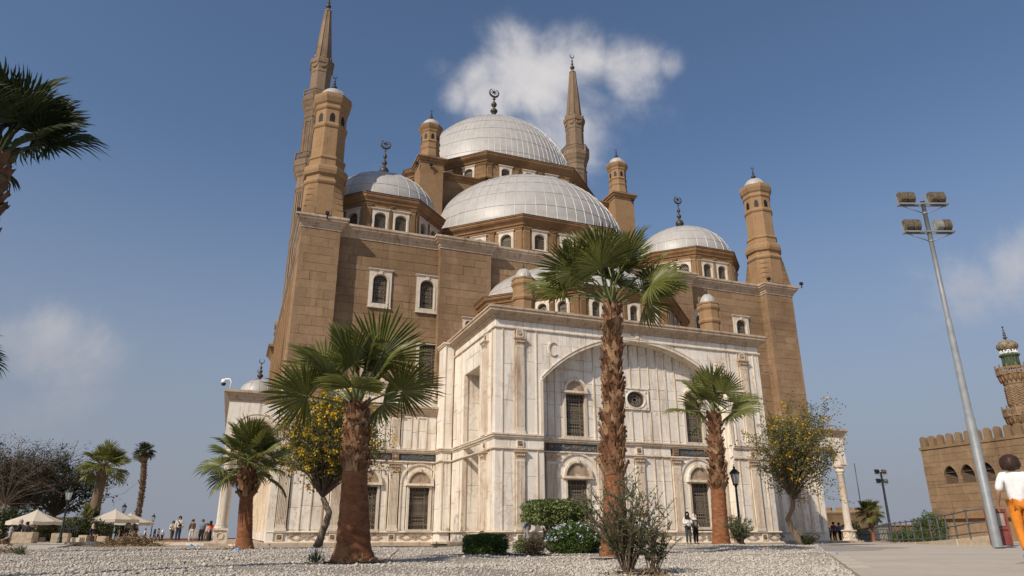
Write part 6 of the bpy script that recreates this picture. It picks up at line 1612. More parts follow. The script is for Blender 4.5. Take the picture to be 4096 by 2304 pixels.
M['bluebag'] = leafmat('blue_plastic_film', [(.08, .30, .75), (.16, .42, .85)], .3, .35)
M['bluebag2'] = leafmat('light_blue_plastic_film', [(.25, .52, .85), (.40, .65, .90)], .3, .35)
def lamp_post(label, top, f_base_z, group='cast iron lanterns on posts', s=1.0, ped=0.0):
    top = Vector(top); base = Vector((top.x, top.y, f_base_z)); root = thing('lamp_post', label, 'lamp post', tuple(base), group=None)
    H = top.z - base.z; x, y = base.x, base.y; z0 = base.z + ped
    b = MB(); hh = H - 1.05 * s - ped
    b.lathe((x, y, z0), [(.16 * s, 0), (.16 * s, .08), (.12 * s, .12), (.13 * s, .3), (.09 * s, .38), (.085 * s, .8), (.1 * s, .84), (.065 * s, .9), (.05 * s, hh * .98), (.07 * s, hh), (.04 * s, hh + .06 * s)], 10); b.build('post', 'iron', root)
    L = top.z - 1.05 * s
    b = MB(); b.lathe((x, y, L), [(.03 * s, 0), (.12 * s, .06 * s), (.14 * s, .1 * s), (.12 * s, .12 * s)], 8); b.lathe((x, y, L), [(.24 * s, .60 * s), (.26 * s, .64 * s), (.20 * s, .70 * s), (.10 * s, .80 * s), (.05 * s, .84 * s), (.05 * s, .88 * s), (.07 * s, .91 * s), (.02 * s, .95 * s), (.015 * s, 1.05 * s), (0, 1.05 * s)], 8)
    for k in range(6): a = k * pi / 3; b.tube([(x + .125 * s * cos(a), y + .125 * s * sin(a), L + .1 * s), (x + .225 * s * cos(a), y + .225 * s * sin(a), L + .62 * s)], .013 * s, 4)
    b.build('lantern_frame', 'iron', root)
    b = MB(); b.lathe((x, y, L), [(.115 * s, .12 * s), (.215 * s, .6 * s)], 6, 0, False); b.build('lantern_glass', 'glass', root)
    if ped:
        b = MB(); b.box(x - .35, x + .35, y - .35, y + .35, base.z, base.z + ped * .9); b.box(x - .42, x + .42, y - .42, y + .42, base.z + ped * .9, base.z + ped); b.build('pedestal', 'block_light', root)
    return root
t_ = at(2934, 1857, 35); lamp_post('green-black lantern post beside the right palm, in front of the portal', t_, gz(t_.x, t_.y))
lamp_post('dark lantern post in front of the half-bare trees by the stone blocks', at(284, 1940, 47), 0)
lamp_post('lantern post behind the second parasol', at(501, 2010, 78), -.25)
lamp_post('lantern post standing alone between the strollers on the terrace', at(617, 2052, 92), -.4)
lamp_post('lantern on a stone pedestal behind the railing on the right', at(3515, 2068, 72), -.2, s=1.1, ped=1.3)

def floodlight_pole(label, base, H, r0, r1, arms, s=1.0, yaw=0.0, step=None, mats=None):
    base = Vector(base); root = thing('floodlight_pole', label, 'floodlight pole', tuple(base)); x, y, z = base
    pf = [(r0 * 1.05, 0), (r0, .05)]
    if step: pf += [(r0 * .97, step[0] * H), (r0 * .86, step[0] * H + .01), (r0 * .66, step[1] * H), (r0 * .56, step[1] * H + .01)]
    pf += [(r1, H - .02), (r1 * 1.12, H - .02), (r1 * 1.12, H), (0, H)]
    b = MB(); b.lathe((x, y, z), pf, 14); b.build('pole', 'steel', root)
    ux, uy = cos(yaw), sin(yaw)
    for k, za in enumerate(arms):
        F = Fr(x, y, ux, uy); w = .95 * s; arm = sub('crossarm', root)
        b = MB(); b.fbox(F, -w, w, z + za - .06 * s, z + za, r1, r1 + .05); b.fbox(F, -w, w, z + za - .06 * s, z + za, -r1 - .05, -r1)
        for q in (-1, 1):
            b.tube([F.pt(q * w, 0, z + za - .06 * s), F.pt(q * r1, 0, z + za - .40 * s)], .02 * s, 5); b.fbox(F, q * w - .02, q * w + .02, z + za - .06 * s, z + za, -r1 - .08, r1 + .08)
        b.lathe((x, y, z + za), [(r1 * 1.1, -.45 * s), (r1 * 1.18, -.45 * s), (r1 * 1.18, -.38 * s), (r1 * 1.1, -.38 * s)], 12); b.build('bracket', 'steel', arm)
        for i, q in enumerate((-.80, -.47, .47, .80)):
            lm = 'lampgrey2' if (k == 1 and i == 2) else 'lampgrey'
            h = sub('floodlight', root); a = q * w * 1.0; zz = z + za + .30 * s
            tilt = -.25
            b = MB(); n = 8; N = 9
            prof_ = [(-.14, -.24), (-.14, .24), (.02, .23), (.10, .17), (.13, .06), (.13, -.08), (.10, -.17), (.02, -.23)]
            def pt(a_, d_, z_): zt = z_ * cos(tilt) - d_ * sin(tilt); dt = z_ * sin(tilt) + d_ * cos(tilt); return F.pt(a + a_ * s, dt * s, zz + zt * s)
            vs = [pt(-.13, d_, z_) for d_, z_ in [(c_[0], c_[1]) for c_ in prof_]] + [pt(.13, d_, z_) for d_, z_ in prof_]
            m_ = len(prof_); b.add(vs, [tuple(range(m_ - 1, -1, -1)), tuple(range(m_, 2 * m_))] + [(j, (j + 1) % m_, (j + 1) % m_ + m_, j + m_) for j in range(m_)])
            b.build('housing', lm, h)
            b = MB()
            for j in range(8):
                c_ = -.115 + .033 * j; vs = [pt(c_ - .006, d_ * 1.16 + (.0 if d_ > 0 else 0), z_ * 1.05) for d_, z_ in prof_[2:]] + [pt(c_ + .006, d_ * 1.16, z_ * 1.05) for d_, z_ in prof_[2:]]; m_ = 6
                b.add(vs, [tuple(range(m_ - 1, -1, -1)), tuple(range(m_, 2 * m_))] + [(i2, (i2 + 1) % m_, (i2 + 1) % m_ + m_, i2 + m_) for i2 in range(m_)])
            b.build('cooling_fin', lm, h, kind='stuff')
            b = MB(); vs = [pt(-.15, -.15, -.26), pt(.15, -.15, -.26), pt(.15, -.15, .26), pt(-.15, -.15, .26), pt(-.15, -.18, -.26), pt(.15, -.18, -.26), pt(.15, -.18, .26), pt(-.15, -.18, .26)]; b.hexa([vs[0], vs[1], vs[5], vs[4], vs[3], vs[2], vs[6], vs[7]]); b.build('glass_rim', 'lampgrey2', h)
            b = MB()
            for q2 in (-1, 1): b.tube([pt(q2 * .16, 0, 0), F.pt(a + q2 * .16 * s, 0, z + za)], .018 * s, 4)
            b.tube([F.pt(a - .16 * s, 0, z + za + .01), F.pt(a + .16 * s, 0, z + za + .01)], .018 * s, 4); b.build('yoke', lm, h)
    return root
pb = at(3990, 2182, 24.5); ptp = at(3679, 800, 24.5)
floodlight_pole('tall grey floodlight mast with eight lamps beside the railing', (pb.x, pb.y, pb.z - .05), ptp.z - pb.z, .155, .075, [ptp.z - pb.z - .12, ptp.z - pb.z - 1.30], .98, YAW * -1 + pi * 0.0, (.335, .62))
pb = at(3566, 2140, 80); ptp = at(3526, 1888, 80); floodlight_pole('distant slim floodlight mast behind the railing', (pb.x, pb.y, -.5), ptp.z + .5, .16, .1, [ptp.z + .35, ptp.z - .65], .8, -YAW + .3)

# railing on its low wall
RA = [(3978, 30.5), (3910, 31), (3830, 33), (3745, 36.5), (3660, 40), (3566, 46), (3520, 56), (3475, 72), (3432, 96)]
rail_base = [Vector((at(x, 2150, f).x, at(x, 2150, f).y, 0)) for x, f in RA]
zb_ = [.50, .45, .32, .22, .12, .05, .0, -.05, -.1]
for p, z in zip(rail_base, zb_): p.z = z
rl = thing('railing', 'grey iron railing with ball-topped posts along the low wall right of the mosque', 'railing', tuple(rail_base[0]))
tot = [0]
for i in range(1, len(rail_base)): tot.append(tot[-1] + (rail_base[i] - rail_base[i - 1]).length)
def along(s):
    for i in range(1, len(tot)):
        if s <= tot[i]: return rail_base[i - 1].lerp(rail_base[i], (s - tot[i - 1]) / (tot[i] - tot[i - 1]))
    return rail_base[-1]
npost = 46; pts = []
def post_mesh():
    b = MB(); b.lathe((0, 0, 0), [(.035, 0), (.035, 1.02), (.03, 1.05), (.055, 1.08), (.06, 1.12), (.05, 1.16), (0, 1.18)], 8); b.lathe((0, 0, .55), [(.036, -.05), (.055, -.02), (.055, .02), (.036, .05)], 8); return b.mesh('post')
for i in range(npost):
    p = along(tot[-1] * (i / (npost - 1)) ** 1.05); pts.append(p)
    o = bpy.data.objects.new('post', cached('railpost', post_mesh)); COL.objects.link(o); o.parent = rl; o.location = p - rail_base[0]
    if not o.data.materials: o.data.materials.append(M['rail'])
for h in (.16, .56, 1.08):
    b = MB(); b.tube([tuple(p + Vector((0, 0, h))) for p in pts], .028, 6); b.build('rail', 'rail', rl)
lw = thing('low_wall', 'low cream stone wall carrying the grey railing', 'wall', tuple(rail_base[0]))
n = 30
for i in range(n):
    p, q = along(tot[-1] * i / n), along(tot[-1] * (i + .985) / n); d = q - p; F = Fr(p.x, p.y, -d.x, -d.y); F = Fr(q.x, q.y, p.x - q.x, p.y - q.y); L = sqrt(d.x ** 2 + d.y ** 2)
    b = MB(); P = F.pt; za, zc = p.z + .0, q.z + .0; j = rng.uniform(-.012, .012)
    b.hexa([P(0, .18 + j, -.6), P(L, .18 + j, -.6), P(L, -.18, -.6), P(0, -.18, -.6), P(0, .18 + j, zc), P(L, .18 + j, za), P(L, -.18, za), P(0, -.18, zc)]); b.build('wall_block', 'block_light' if i % 3 else 'block', lw)
# the citadel mosque on the right: crenellated wall and minaret
CU = 66.0
cz = lambda x, y: pix_dir(x, y)
cit = thing('crenellated_building', 'brown crenellated stone building with arched windows and an old minaret', 'building', (CU, 50, 0))
v1 = at(3745, 2134, 60); az1 = atan2(v1.x, v1.y); v_l = CU / math.tan(az1)
zt_ = lambda px, py: (lambda d: CAM_H + d.z * CU / d.x)(pix_dir(px, py))
ztop = zt_(3664, 1804); zled = zt_(3724, 2062)
EF = Fr(CU, v_l, -.05, -1)      # a runs towards the camera from the far corner
win_c = []
d0 = Vector((-.05, -1)).normalized()
def a_of(px):
    d = pix_dir(px, 1950); k = CU / d.x; return (v_l - d.y * k)
wa = [a_of(3600 + 297 * .727), a_of(3600 + 397 * .727), a_of(3600 + 512 * .727)]
wz = [zt_(3600 + 290 * .727, 1250 + 943 * .727), zt_(3600 + 290 * .727, 1250 + 842 * .727)]
ww_ = 1.5; Lw = 30
holes_c = [(a - ww_ / 2, a + ww_ / 2, wz[0], wz[1]) for a in wa]
CP_ = []
b = MB()
cw = sub('wall', cit)
save = PIECES['stone']; PIECES['stone'] = []
clad('stone', EF, 0, Lw, zled, ztop - .0, .4, 1.5, .62, mat='citadel', holes=holes_c, gap=.012, jit=.03)
clad('stone', Fr(CU + .05 + 8, v_l, -1, 0), 0, 8.0, -3, ztop, .4, 1.5, .62, mat='citadel', gap=.012, jit=.03)
L_ = sorted(PIECES['stone'], key=lambda t: -t[0]); PIECES['stone'] = save
for _, bb, mt in L_[:280]: bb.build('stone_block', mt, cw)
rest = MB()
for _, bb, mt in L_[280:]: rest.add(bb.v, bb.f)
rest.build('stone_block', 'citadel', cw, kind='stuff')
b.fbox(EF, .3, Lw, -8, ztop - .2, -8, -.38); b.build('masonry_core', 'mortar', cw)
b = MB(); b.fbox(EF, -.12, Lw, zled - .35, zled + .02, -.3, .25); b.build('ledge', 'sand_dark', cit)
b = MB(); b.fbox(EF, .4, Lw, -8, zled - .35, -.6, -.12); b.build('base_wall', 'citadel', cit)
b = MB(); b.fbox(EF, -.1, Lw, ztop, ztop + .25, -.6, .08); b.build('coping', 'citadel', cit)
def merlon():
    b = MB(); pts_ = [(-.5, 0), (.5, 0), (.5, 1.05)] + [(.5 * cos(pi * i / 8), 1.05 + .42 * sin(pi * i / 8)) for i in range(1, 8)] + [(-.5, 1.05)]; b.prism(LF, pts_, -.35, .0, True); return b.mesh('merlon')
ms = cached('merlon', merlon); ms.transform(Matrix.Diagonal((.64, 1, .74, 1))); ms.materials.append(M['citadel'])
for i in range(30): inst('merlon', ms, EF, .42 + 1.02 * i, -.02, ztop + .24, cit)
for i in range(7): inst('merlon', ms, Fr(CU + 8, v_l, -1, 0), .5 + 1.1 * i, -.02, ztop + .24, cit)
for a in wa:
    w = sub('window', cit)
    b = MB(); r = ww_ / 2; h0, h1 = wz; arch_hexa(b, EF, a - r, a + r, lambda x: h1 - .95 + .95 * (1 - (abs(x - a) / r) ** 1.8) ** .7, h1 + .02, -.33, .0, 14); b.build('pointed_head', 'citadel', w)
    b = MB(); b.fbox(EF, a - r, a + r, h0, h1, -.37, -.34); b.build('dark_opening', 'void', w)
    b = MB(); b.fbox(EF, a - r, a + r, h0 + (h1 - h0) * .62, h0 + (h1 - h0) * .66, -.28, -.22); b.prism(EF, [(a - r, h0), (a + r, h0), (a + r, h0 + .5), (a - r * .9, h0 + (h1 - h0) * .6), (a - r, h0 + (h1 - h0) * .6)], -.33, -.25); b.build('shutter', 'wood', w)
# its minaret
mc = pix_dir(4066, 1540); kx = 71.5 / mc.x; mc = (71.5, mc.y * kx)
mcz = lambda py, px=4066: (lambda d: CAM_H + d.z * sqrt(mc[0] ** 2 + mc[1] ** 2) / sqrt(d.x ** 2 + d.y ** 2))(pix_dir(px, py))
Z = lambda sy: mcz(1250 + sy * .727, 4066 + (1250 + sy * .727 - 1540) * .165)
M['tile_green'] = simple('green_glazed_tile', (.055, .085, .045), (.10, .125, .075), 5, .6, stretch=(1, 1, .3)); M['band_dark'] = simple('dark_blue_band', (.035, .045, .055), (.06, .07, .075), 5, .5)
t = NT('ribbed_bulb'); n = t.noise(1.5, 3, .6, stretch=(1, 1, .4)); n2 = t.noise(3.5, 2); M['bulb'] = t.set(t.mix(t.ramp(n2, [(.45, 0.), (.55, 1.)]), (.27, .20, .125), t.ramp(n, [(.4, (.05, .055, .05)), (.6, (.20, .16, .10))])), .8)
mn = sub('minaret', cit)
z_r2, z_r1, z_b2, z_dk, z_cap = Z(575), Z(350), Z(305), Z(238), Z(150)
b = MB(); pf = [(3.0, -3), (3.0, Z(640)), (2.5, Z(635)), (2.4, Z(618)), (3.0, Z(585)), (3.1, Z(575)), (1.9, Z(574)), (1.9, Z(520)), (1.95, Z(515)), (1.95, Z(400)), (2.05, Z(395)), (2.1, Z(378)), (2.6, Z(352)), (2.7, Z(345)), (2.0, Z(344))]
b.lathe((*mc, 0), pf, 16, 0, False); b.build('shaft', 'citadel', mn)
b = MB(); R1 = 2.0; zz0, zz1 = Z(512), Z(400)
for k in range(7):
    for j in range(24):
        a0_, a1_ = 2 * pi * j / 24, 2 * pi * (j + 1) / 24; s0, s1 = (0, 1) if j % 2 else (1, 0); h = (zz1 - zz0) / 8
        b.tube([(mc[0] + R1 * cos(a0_), mc[1] + R1 * sin(a0_), zz0 + h * (k + .2 + s0)), (mc[0] + R1 * cos(a1_), mc[1] + R1 * sin(a1_), zz0 + h * (k + .2 + s1))], .11, 4, False, False)
b.build('zigzag_carving', 'citadel', mn, kind='stuff')
for zb0, zt0, R in ((Z(575), Z(532), 3.05), (Z(345), Z(305), 2.65)):
    b = MB()
    for F, L in edges_frames(octo(mc, R, 12)):
        b.fbox(F, -L / 2, L / 2, zb0, zb0 + .15, -.1, .05); b.fbox(F, -L / 2, L / 2, zt0 - .2, zt0, -.1, .06); b.fbox(F, -L / 2, -L / 2 + .16, zb0, zt0 + .3, -.15, .1)
        for q in (-.25, .25): b.disc(F, q * L, (zb0 + zt0) / 2, L * .2, -.06, .02, 8, L * .09)
    b.build('balcony_parapet', 'citadel', mn)
    b = MB()
    for k in range(20): a = 2 * pi * k / 20; b.lathe((mc[0] + (R - .35) * cos(a), mc[1] + (R - .35) * sin(a), zb0 - .75), [(0, 0), (.2, .25), (.3, .7), (.05, .75)], 6)
    b.build('corbel', 'sand_dark', mn, kind='stuff')
b = MB(); b.lathe((*mc, 0), [(1.38, Z(305)), (1.3, Z(245)), (1.62, Z(240)), (1.68, Z(234)), (1.5, Z(230))], 20)
for k in range(16): a = 2 * pi * k / 16; b.tube([(mc[0] + 1.37 * cos(a), mc[1] + 1.37 * sin(a), Z(300)), (mc[0] + 1.31 * cos(a), mc[1] + 1.31 * sin(a), Z(246))], .07, 5)
b.build('tiled_neck', 'tile_green', mn)
b = MB(); b.lathe((*mc, 0), [(1.36, Z(231)), (1.36, Z(206))], 24); b.build('inscription_band', 'band_dark', mn)
b = MB()
zi, zh = Z(229), Z(208) - Z(229)
def arc(a0_, h0_, a1_, h1_, w=.07): b.tube([(mc[0] + 1.38 * cos(a0_ + (a1_ - a0_) * t / 4), mc[1] + 1.38 * sin(a0_ + (a1_ - a0_) * t / 4), zi + zh * (h0_ + (h1_ - h0_) * t / 4)) for t in range(5)], w, 4)
for s in range(6):
    o_ = 2 * pi * s / 6
    for (p, h0_, q, h1_) in ((0, .1, .05, .95), (.1, .1, .14, .95), (.14, .12, .42, .12), (.25, .12, .28, .6), (.34, .12, .36, .6), (.42, .12, .46, .95), (.52, .1, .56, .95), (.56, .9, .86, .55), (.86, .55, .62, .12), (.62, .12, .98, .2)): arc(o_ + p, h0_, o_ + q, h1_)
b.build('lettering', 'white', mn)
b = MB(); zc0, zc1 = Z(206), Z(150); prof_ = [(1.36, 0), (1.62, .18), (1.72, .36), (1.62, .58), (1.28, .78), (.75, .92), (.25, 1.0)]; n = 48; vs = []
for r_, q in prof_:
    for j in range(n): a = 2 * pi * j / n; rr = r_ * (1 + .06 * abs(sin(a * 8)) - .03); vs.append((mc[0] + rr * cos(a), mc[1] + rr * sin(a), zc0 + (zc1 - zc0) * q))
b.add(vs, [(i * n + j, i * n + (j + 1) % n, (i + 1) * n + (j + 1) % n, (i + 1) * n + j) for i in range(len(prof_) - 1) for j in range(n)], True); b.build('bulb_dome', 'bulb', mn)
b = MB(); zf, hf_ = Z(150), Z(72) - Z(150); b.lathe((*mc, zf), [(.12, 0), (.1, .06 * hf_), (.42, .16 * hf_), (.12, .26 * hf_), (.32, .36 * hf_), (.1, .44 * hf_), (.26, .52 * hf_), (.08, .6 * hf_), (.06, .68 * hf_), (.2, .72 * hf_), (.05, .76 * hf_), (.04, .82 * hf_), (.17, .9 * hf_), (.14, .97 * hf_), (0, hf_)], 10); b.build('finial', 'bronze', mn)
for ch in list(mn.children):
    me_ = ch.data; co = np.empty(len(me_.vertices) * 3, np.float32); me_.vertices.foreach_get('co', co); co = co.reshape(-1, 3); co[:, :2] = np.array(mc, np.float32) + (co[:, :2] - np.array(mc, np.float32)) * .54; me_.vertices.foreach_set('co', co.ravel()); me_.update()
# far round tower and low walls beyond the railing
def far_tower():
    c = at(3368, 2134, 112); R = 5.4; z1_ = at(3368, 2042, 107).z; root = thing('round_tower', 'far round stone tower with a crenellated rim behind the arcade column', 'tower', (c.x, c.y, -1.5))
    b = MB(); b.lathe((c.x, c.y, 0), [(R, -2.5), (R, z1_ - .5), (R * 1.05, z1_ - .35), (R * 1.05, z1_), (R * .8, z1_)], 32, 0, True); b.build('wall', 'citadel', root)
    for k in range(24): a = 2 * pi * k / 24; F = Fr(c.x + R * cos(a), c.y + R * sin(a), -sin(a), cos(a)); q = MB(); q.fbox(F, -.42, .42, z1_ - .02, z1_ + .42, -.5, .16); q.build('merlon', 'citadel', root)
    d = Vector((-c.x, -c.y, 0)).normalized(); 
    for off in (-.72, -.52):
        a = atan2(d.y, d.x) + off; F = Fr(c.x + R * cos(a), c.y + R * sin(a), -sin(a), cos(a)); q = MB(); q.prism(F, [(-.4, -.4), (.4, -.4), (.4, 1.1), (0, 1.7), (-.4, 1.1)], -.1, .06); q.build('window', 'void', root)
    b = MB(); b.tube([(c.x + 1.5, c.y - 3, z1_), (c.x + 1.5, c.y - 3, z1_ + 7.0)], .07, 6); b.build('antenna', 'rail', root)
far_tower()
def slab_wall(label, x0, x1, y0, y1, f, mat, name='distant_wall', cat='wall', depth=3.0, win=0):
    p, q = at(x0, y1, f), at(x1, y1, f); zt = at((x0 + x1) / 2, y0, f).z; root = thing(name, label, cat, (p.x, p.y, -2)); F = Fr(p.x, p.y, q.x - p.x, q.y - p.y); L = sqrt((q.x - p.x) ** 2 + (q.y - p.y) ** 2)
    b = MB(); b.fbox(F, 0, L, -3, zt, -depth, 0); b.build('wall', mat, root); b = MB(); b.fbox(F, -.1, L + .1, zt, zt + .15, -depth, .12); b.build('coping', 'sand_dark', root)
    for i in range(win): c_ = L * (i + .5) / win; b = MB(); b.fbox(F, c_ - .5, c_ + .5, zt - 1.8, zt - .7, -.1, .02); b.build('window', 'void', root)
M['brick'] = simple('red_brown_wall', (.17, .085, .05), (.235, .125, .08), 3, .9)
slab_wall('long red-brown wall far behind the railing', 3540, 3790, 2104, 2150, 92, 'brick', win=0)
slab_wall('pale flat-roofed block far behind the railing', 3420, 3545, 2108, 2150, 130, 'citadel', 'distant_building', 'building', 8, 5)
slab_wall('low brown parapet at the back edge of the terrace', 545, 905, 2157, 2185, 107, 'brick', 'parapet_wall')
slab_wall('faint slim tower block on the horizon between the strollers', 772, 790, 2119, 2160, 900, 'panelgrey', 'distant_building', 'building', 10, 0)
# red booth and litter bin
c = at(4030, 2180, 25.3); rb = thing('red_booth', 'small red wooden booth leaning by the floodlight mast', 'booth', (c.x, c.y, c.z - .02)); F = Fr(c.x, c.y, RGT.x, RGT.y); x0, x1 = -.25, .22; H_ = 1.18
b = MB(); b.fbox(F, x0, x1, c.z - .02, c.z + H_, -.5, -.04); b.build('body', 'redwood', rb)
b = MB()
for p_, q_ in ((x0, x0 + .07), (x1 - .07, x1)): b.fbox(F, p_, q_, c.z, c.z + H_, -.04, .0)
for p_, q_ in ((0, .1), (.5, .58), (H_ - .1, H_)): b.fbox(F, x0 + .07, x1 - .07, c.z + p_, c.z + q_, -.04, -.003)
b.build('door_frame', 'redwood', rb); b = MB(); b.fbox(F, x0 + .12, x1 - .12, c.z + .62, c.z + H_ - .15, -.045, -.02); b.build('notice_panel', 'panelgrey', rb)
c = at(3201, 2160, 42); bn = thing('litter_bin', 'cream litter bin on a post at the mosque corner beneath the bent tree', 'bin', (c.x, c.y, gz(c.x, c.y)))
b = MB(); zc = at(3201, 2159, 42).z; b.lathe((c.x, c.y, zc), [(.15, 0), (.17, .02), (.19, .52), (.20, .56), (.16, .56)], 14); b.build('bucket', 'cream', bn); b = MB(); b.tube([(c.x, c.y, gz(c.x, c.y)), (c.x, c.y, zc)], .035, 6); b.build('post', 'rail', bn)
b = MB(); 
for k in range(10): a = 2 * pi * k / 10; b.tube([(c.x + .165 * cos(a), c.y + .165 * sin(a), zc + .03), (c.x + .195 * cos(a), c.y + .195 * sin(a), zc + .54)], .012, 4)
b.build('rib', 'cream', bn, kind='stuff')
# stone blocks used as seats
def block(label, x0, x1, y0, y1, f, mat, rot=0.0, dep=.8, seed=0):
    r = random.Random(seed); p, q = at(x0, y1, f), at(x1, y1, f); zt = at((x0 + x1) / 2, y0, f).z; c = (p + q) / 2; L = (q - p).length; o = MB(); n = 6; V = []
    top = zt; me = bpy.data.meshes.new('stone_block'); 
    import bmesh
    bm = bmesh.new(); bmesh.ops.create_cube(bm, size=1); bmesh.ops.bevel(bm, geom=bm.edges[:], offset=.05, segments=2, affect='EDGES'); bmesh.ops.subdivide_edges(bm, edges=[e for e in bm.edges if e.calc_length() > .3], cuts=3, use_grid_fill=True)
    for v in bm.verts: v.co += Vector((r.uniform(-1, 1), r.uniform(-1, 1), r.uniform(-1, 1))) * .014
    bm.to_mesh(me); bm.free(); me.materials.append(M[mat]); ob = bpy.data.objects.new('stone_block', me); COL.objects.link(ob); ob.scale = (L * .95, dep, zt - 0.0 + .05); ob.location = (c.x, c.y, zt / 2); ob.rotation_euler = (0, 0, -YAW + rot); tag(ob, label, 'stone block'); return ob
block('largest stone block at the far left, a woman in pink scarf sitting on it', 52, 135, 2130, 2173, 45, 'block', .25, .9, 1)
block('rough chiselled stone block under the left lamp post', 208, 273, 2134, 2169, 49, 'block', .35, .8, 2)
block('low pale stone block left of the seated woman in black', 290, 328, 2152, 2169, 48, 'block_light', .1, .7, 3)
block('grey squared stone block beside the seated woman in black', 322, 362, 2142, 2168, 50, 'block', -.1, .8, 4)
block('small rough stone block right of the seated woman in black', 390, 426, 2146, 2170, 48, 'block', .2, .6, 5)
block('long flat kerb stone lying before the seated woman in black', 322, 440, 2169, 2184, 43, 'block_light', .0, .6, 6)
block('flat kerb stone lying before the rough chiselled block', 265, 318, 2170, 2186, 42, 'block', .0, .6, 7)
# parasols and the kiosk
def parasol(label, apex, R, drop, base_z, seed, n=8):
    r = random.Random(seed); apex = Vector(apex); root = thing('parasol', label, 'parasol', (apex.x, apex.y, base_z)); ph = r.random(); b = MB()
    vs = [(apex.x, apex.y, apex.z)]; rings = [(.10, .03), (.34, .34), (.67, .68), (1.0, 1.0)]; K = 3 * n
    for q, d in rings:
        for j in range(K):
            a = ph + 2 * pi * j / K; sag = -.02 * R * q * (1 if j % 3 else 0) * (1 if q > .3 else .3); rr = R * q * (1 if j % 3 == 0 else .94 if q > .2 else 1)
            vs.append((apex.x + rr * cos(a), apex.y + rr * sin(a), apex.z - drop * d + sag))
    fs_ = [(0, 1 + j, 1 + (j + 1) % K) for j in range(K)]
    for i in range(3): fs_ += [(1 + i * K + j, 1 + (i + 1) * K + j, 1 + (i + 1) * K + (j + 1) % K, 1 + i * K + (j + 1) % K) for j in range(K)]
    b.add(vs, fs_, False); b.build('canopy', 'canvas', root)
    b = MB(); e = vs[1 + 3 * K:]; b.add(e + [(x, y, z - .22) for x, y, z in e], [(j, (j + 1) % K, (j + 1) % K + K, j + K) for j in range(K)]); b.build('valance', 'canvas', root)
    b = MB(); b.lathe((apex.x, apex.y, apex.z - .01), [(.16, -.02), (.14, .03), (.03, .08), (.02, .16), (0, .16)], 10); b.build('cap', 'canvas', root)
    b = MB(); b.tube([(apex.x, apex.y, base_z), (apex.x, apex.y, apex.z)], .03, 8); b.lathe((apex.x, apex.y, base_z), [(.3, 0), (.3, .1), (.08, .14)], 12); b.build('pole', 'wood', root)
    for j in range(n):
        a = ph + 2 * pi * j / n; q = MB(); q.tube([(apex.x, apex.y, apex.z - .1), (apex.x + R * cos(a), apex.y + R * sin(a), apex.z - drop - .03)], .014, 4); q.build('rib', 'wood', root)
parasol('cream parasol over the handbag stall behind the seated women', at(151, 2043, 52), 1.75, .72, 0, 1)
parasol('cream parasol standing nearest to the crowd of shoppers', at(464, 2041, 58), 1.78, .68, 0, 2)
parasol('cream parasol partly hidden behind its neighbour, shading the shoppers', at(524, 2056, 62), 1.9, .66, -.05, 3)
c = at(310, 2076, 60); ks = thing('kiosk', 'dark flat-roofed kiosk of posts and counters behind the yuccas', 'kiosk', (c.x, c.y, 0)); F = Fr(c.x, c.y, RGT.x, RGT.y); zt = c.z
b = MB(); b.fbox(F, -2.4, 1.9, zt - .02, zt + .14, -2.5, .3); b.build('roof', 'wood', ks)
for a in (-2.2, -.9, .5, 1.75): b = MB(); b.fbox(F, a - .06, a + .06, 0, zt - .02, -.1, .02); b.build('post', 'wood', ks)
b = MB(); b.fbox(F, -2.2, 1.7, 0, .95, -.9, -.15); b.build('counter', 'wood', ks); b = MB(); b.fbox(F, -2.3, 1.8, 0, zt - .05, -2.4, -2.3); b.build('back_wall', 'panelgrey', ks)
c = at(180, 2120, 55); st = thing('market_stall', 'souvenir stall of wooden racks under the left parasol', 'stall', (c.x, c.y, 0)); F = Fr(c.x, c.y, RGT.x, RGT.y)
for k in range(4):
    b = MB(); b.fbox(F, -2.0 + 1.3 * k, -1.93 + 1.3 * k, 0, 1.7, -.1, 0); b.build('post', 'wood', st)
for z in (.5, 1.0, 1.55): b = MB(); b.fbox(F, -2.0, 2.0, z, z + .05, -.4, 0); b.build('shelf', 'wood', st)
goods = [simple('souvenir_cloth_%d' % i, c_, tuple(x * .7 for x in c_), 5, .8) for i, c_ in enumerate([(.35, .30, .22), (.18, .14, .10), (.30, .10, .06), (.12, .16, .20), (.42, .36, .28), (.08, .08, .09)])]
for k, nm in enumerate(['sand-coloured', 'dark brown', 'rust-red', 'slate-blue', 'cream', 'black']):
    a = -1.7 + .62 * k; z = (.55, 1.05, .05)[k % 3]; b = MB(); w = rng.uniform(.16, .24); h = rng.uniform(.25, .42); b.fbox(F, a - w, a + w, z, z + h, -.35, -.05); b.fbox(F, a - w * .8, a + w * .8, z + h, z + h + .03, -.3, -.1); o = b.build('souvenir_box', goods[k]); tag(o, nm + ' souvenir box on the racks of the stall under the left parasol', 'souvenir', 'souvenirs on the stall racks')
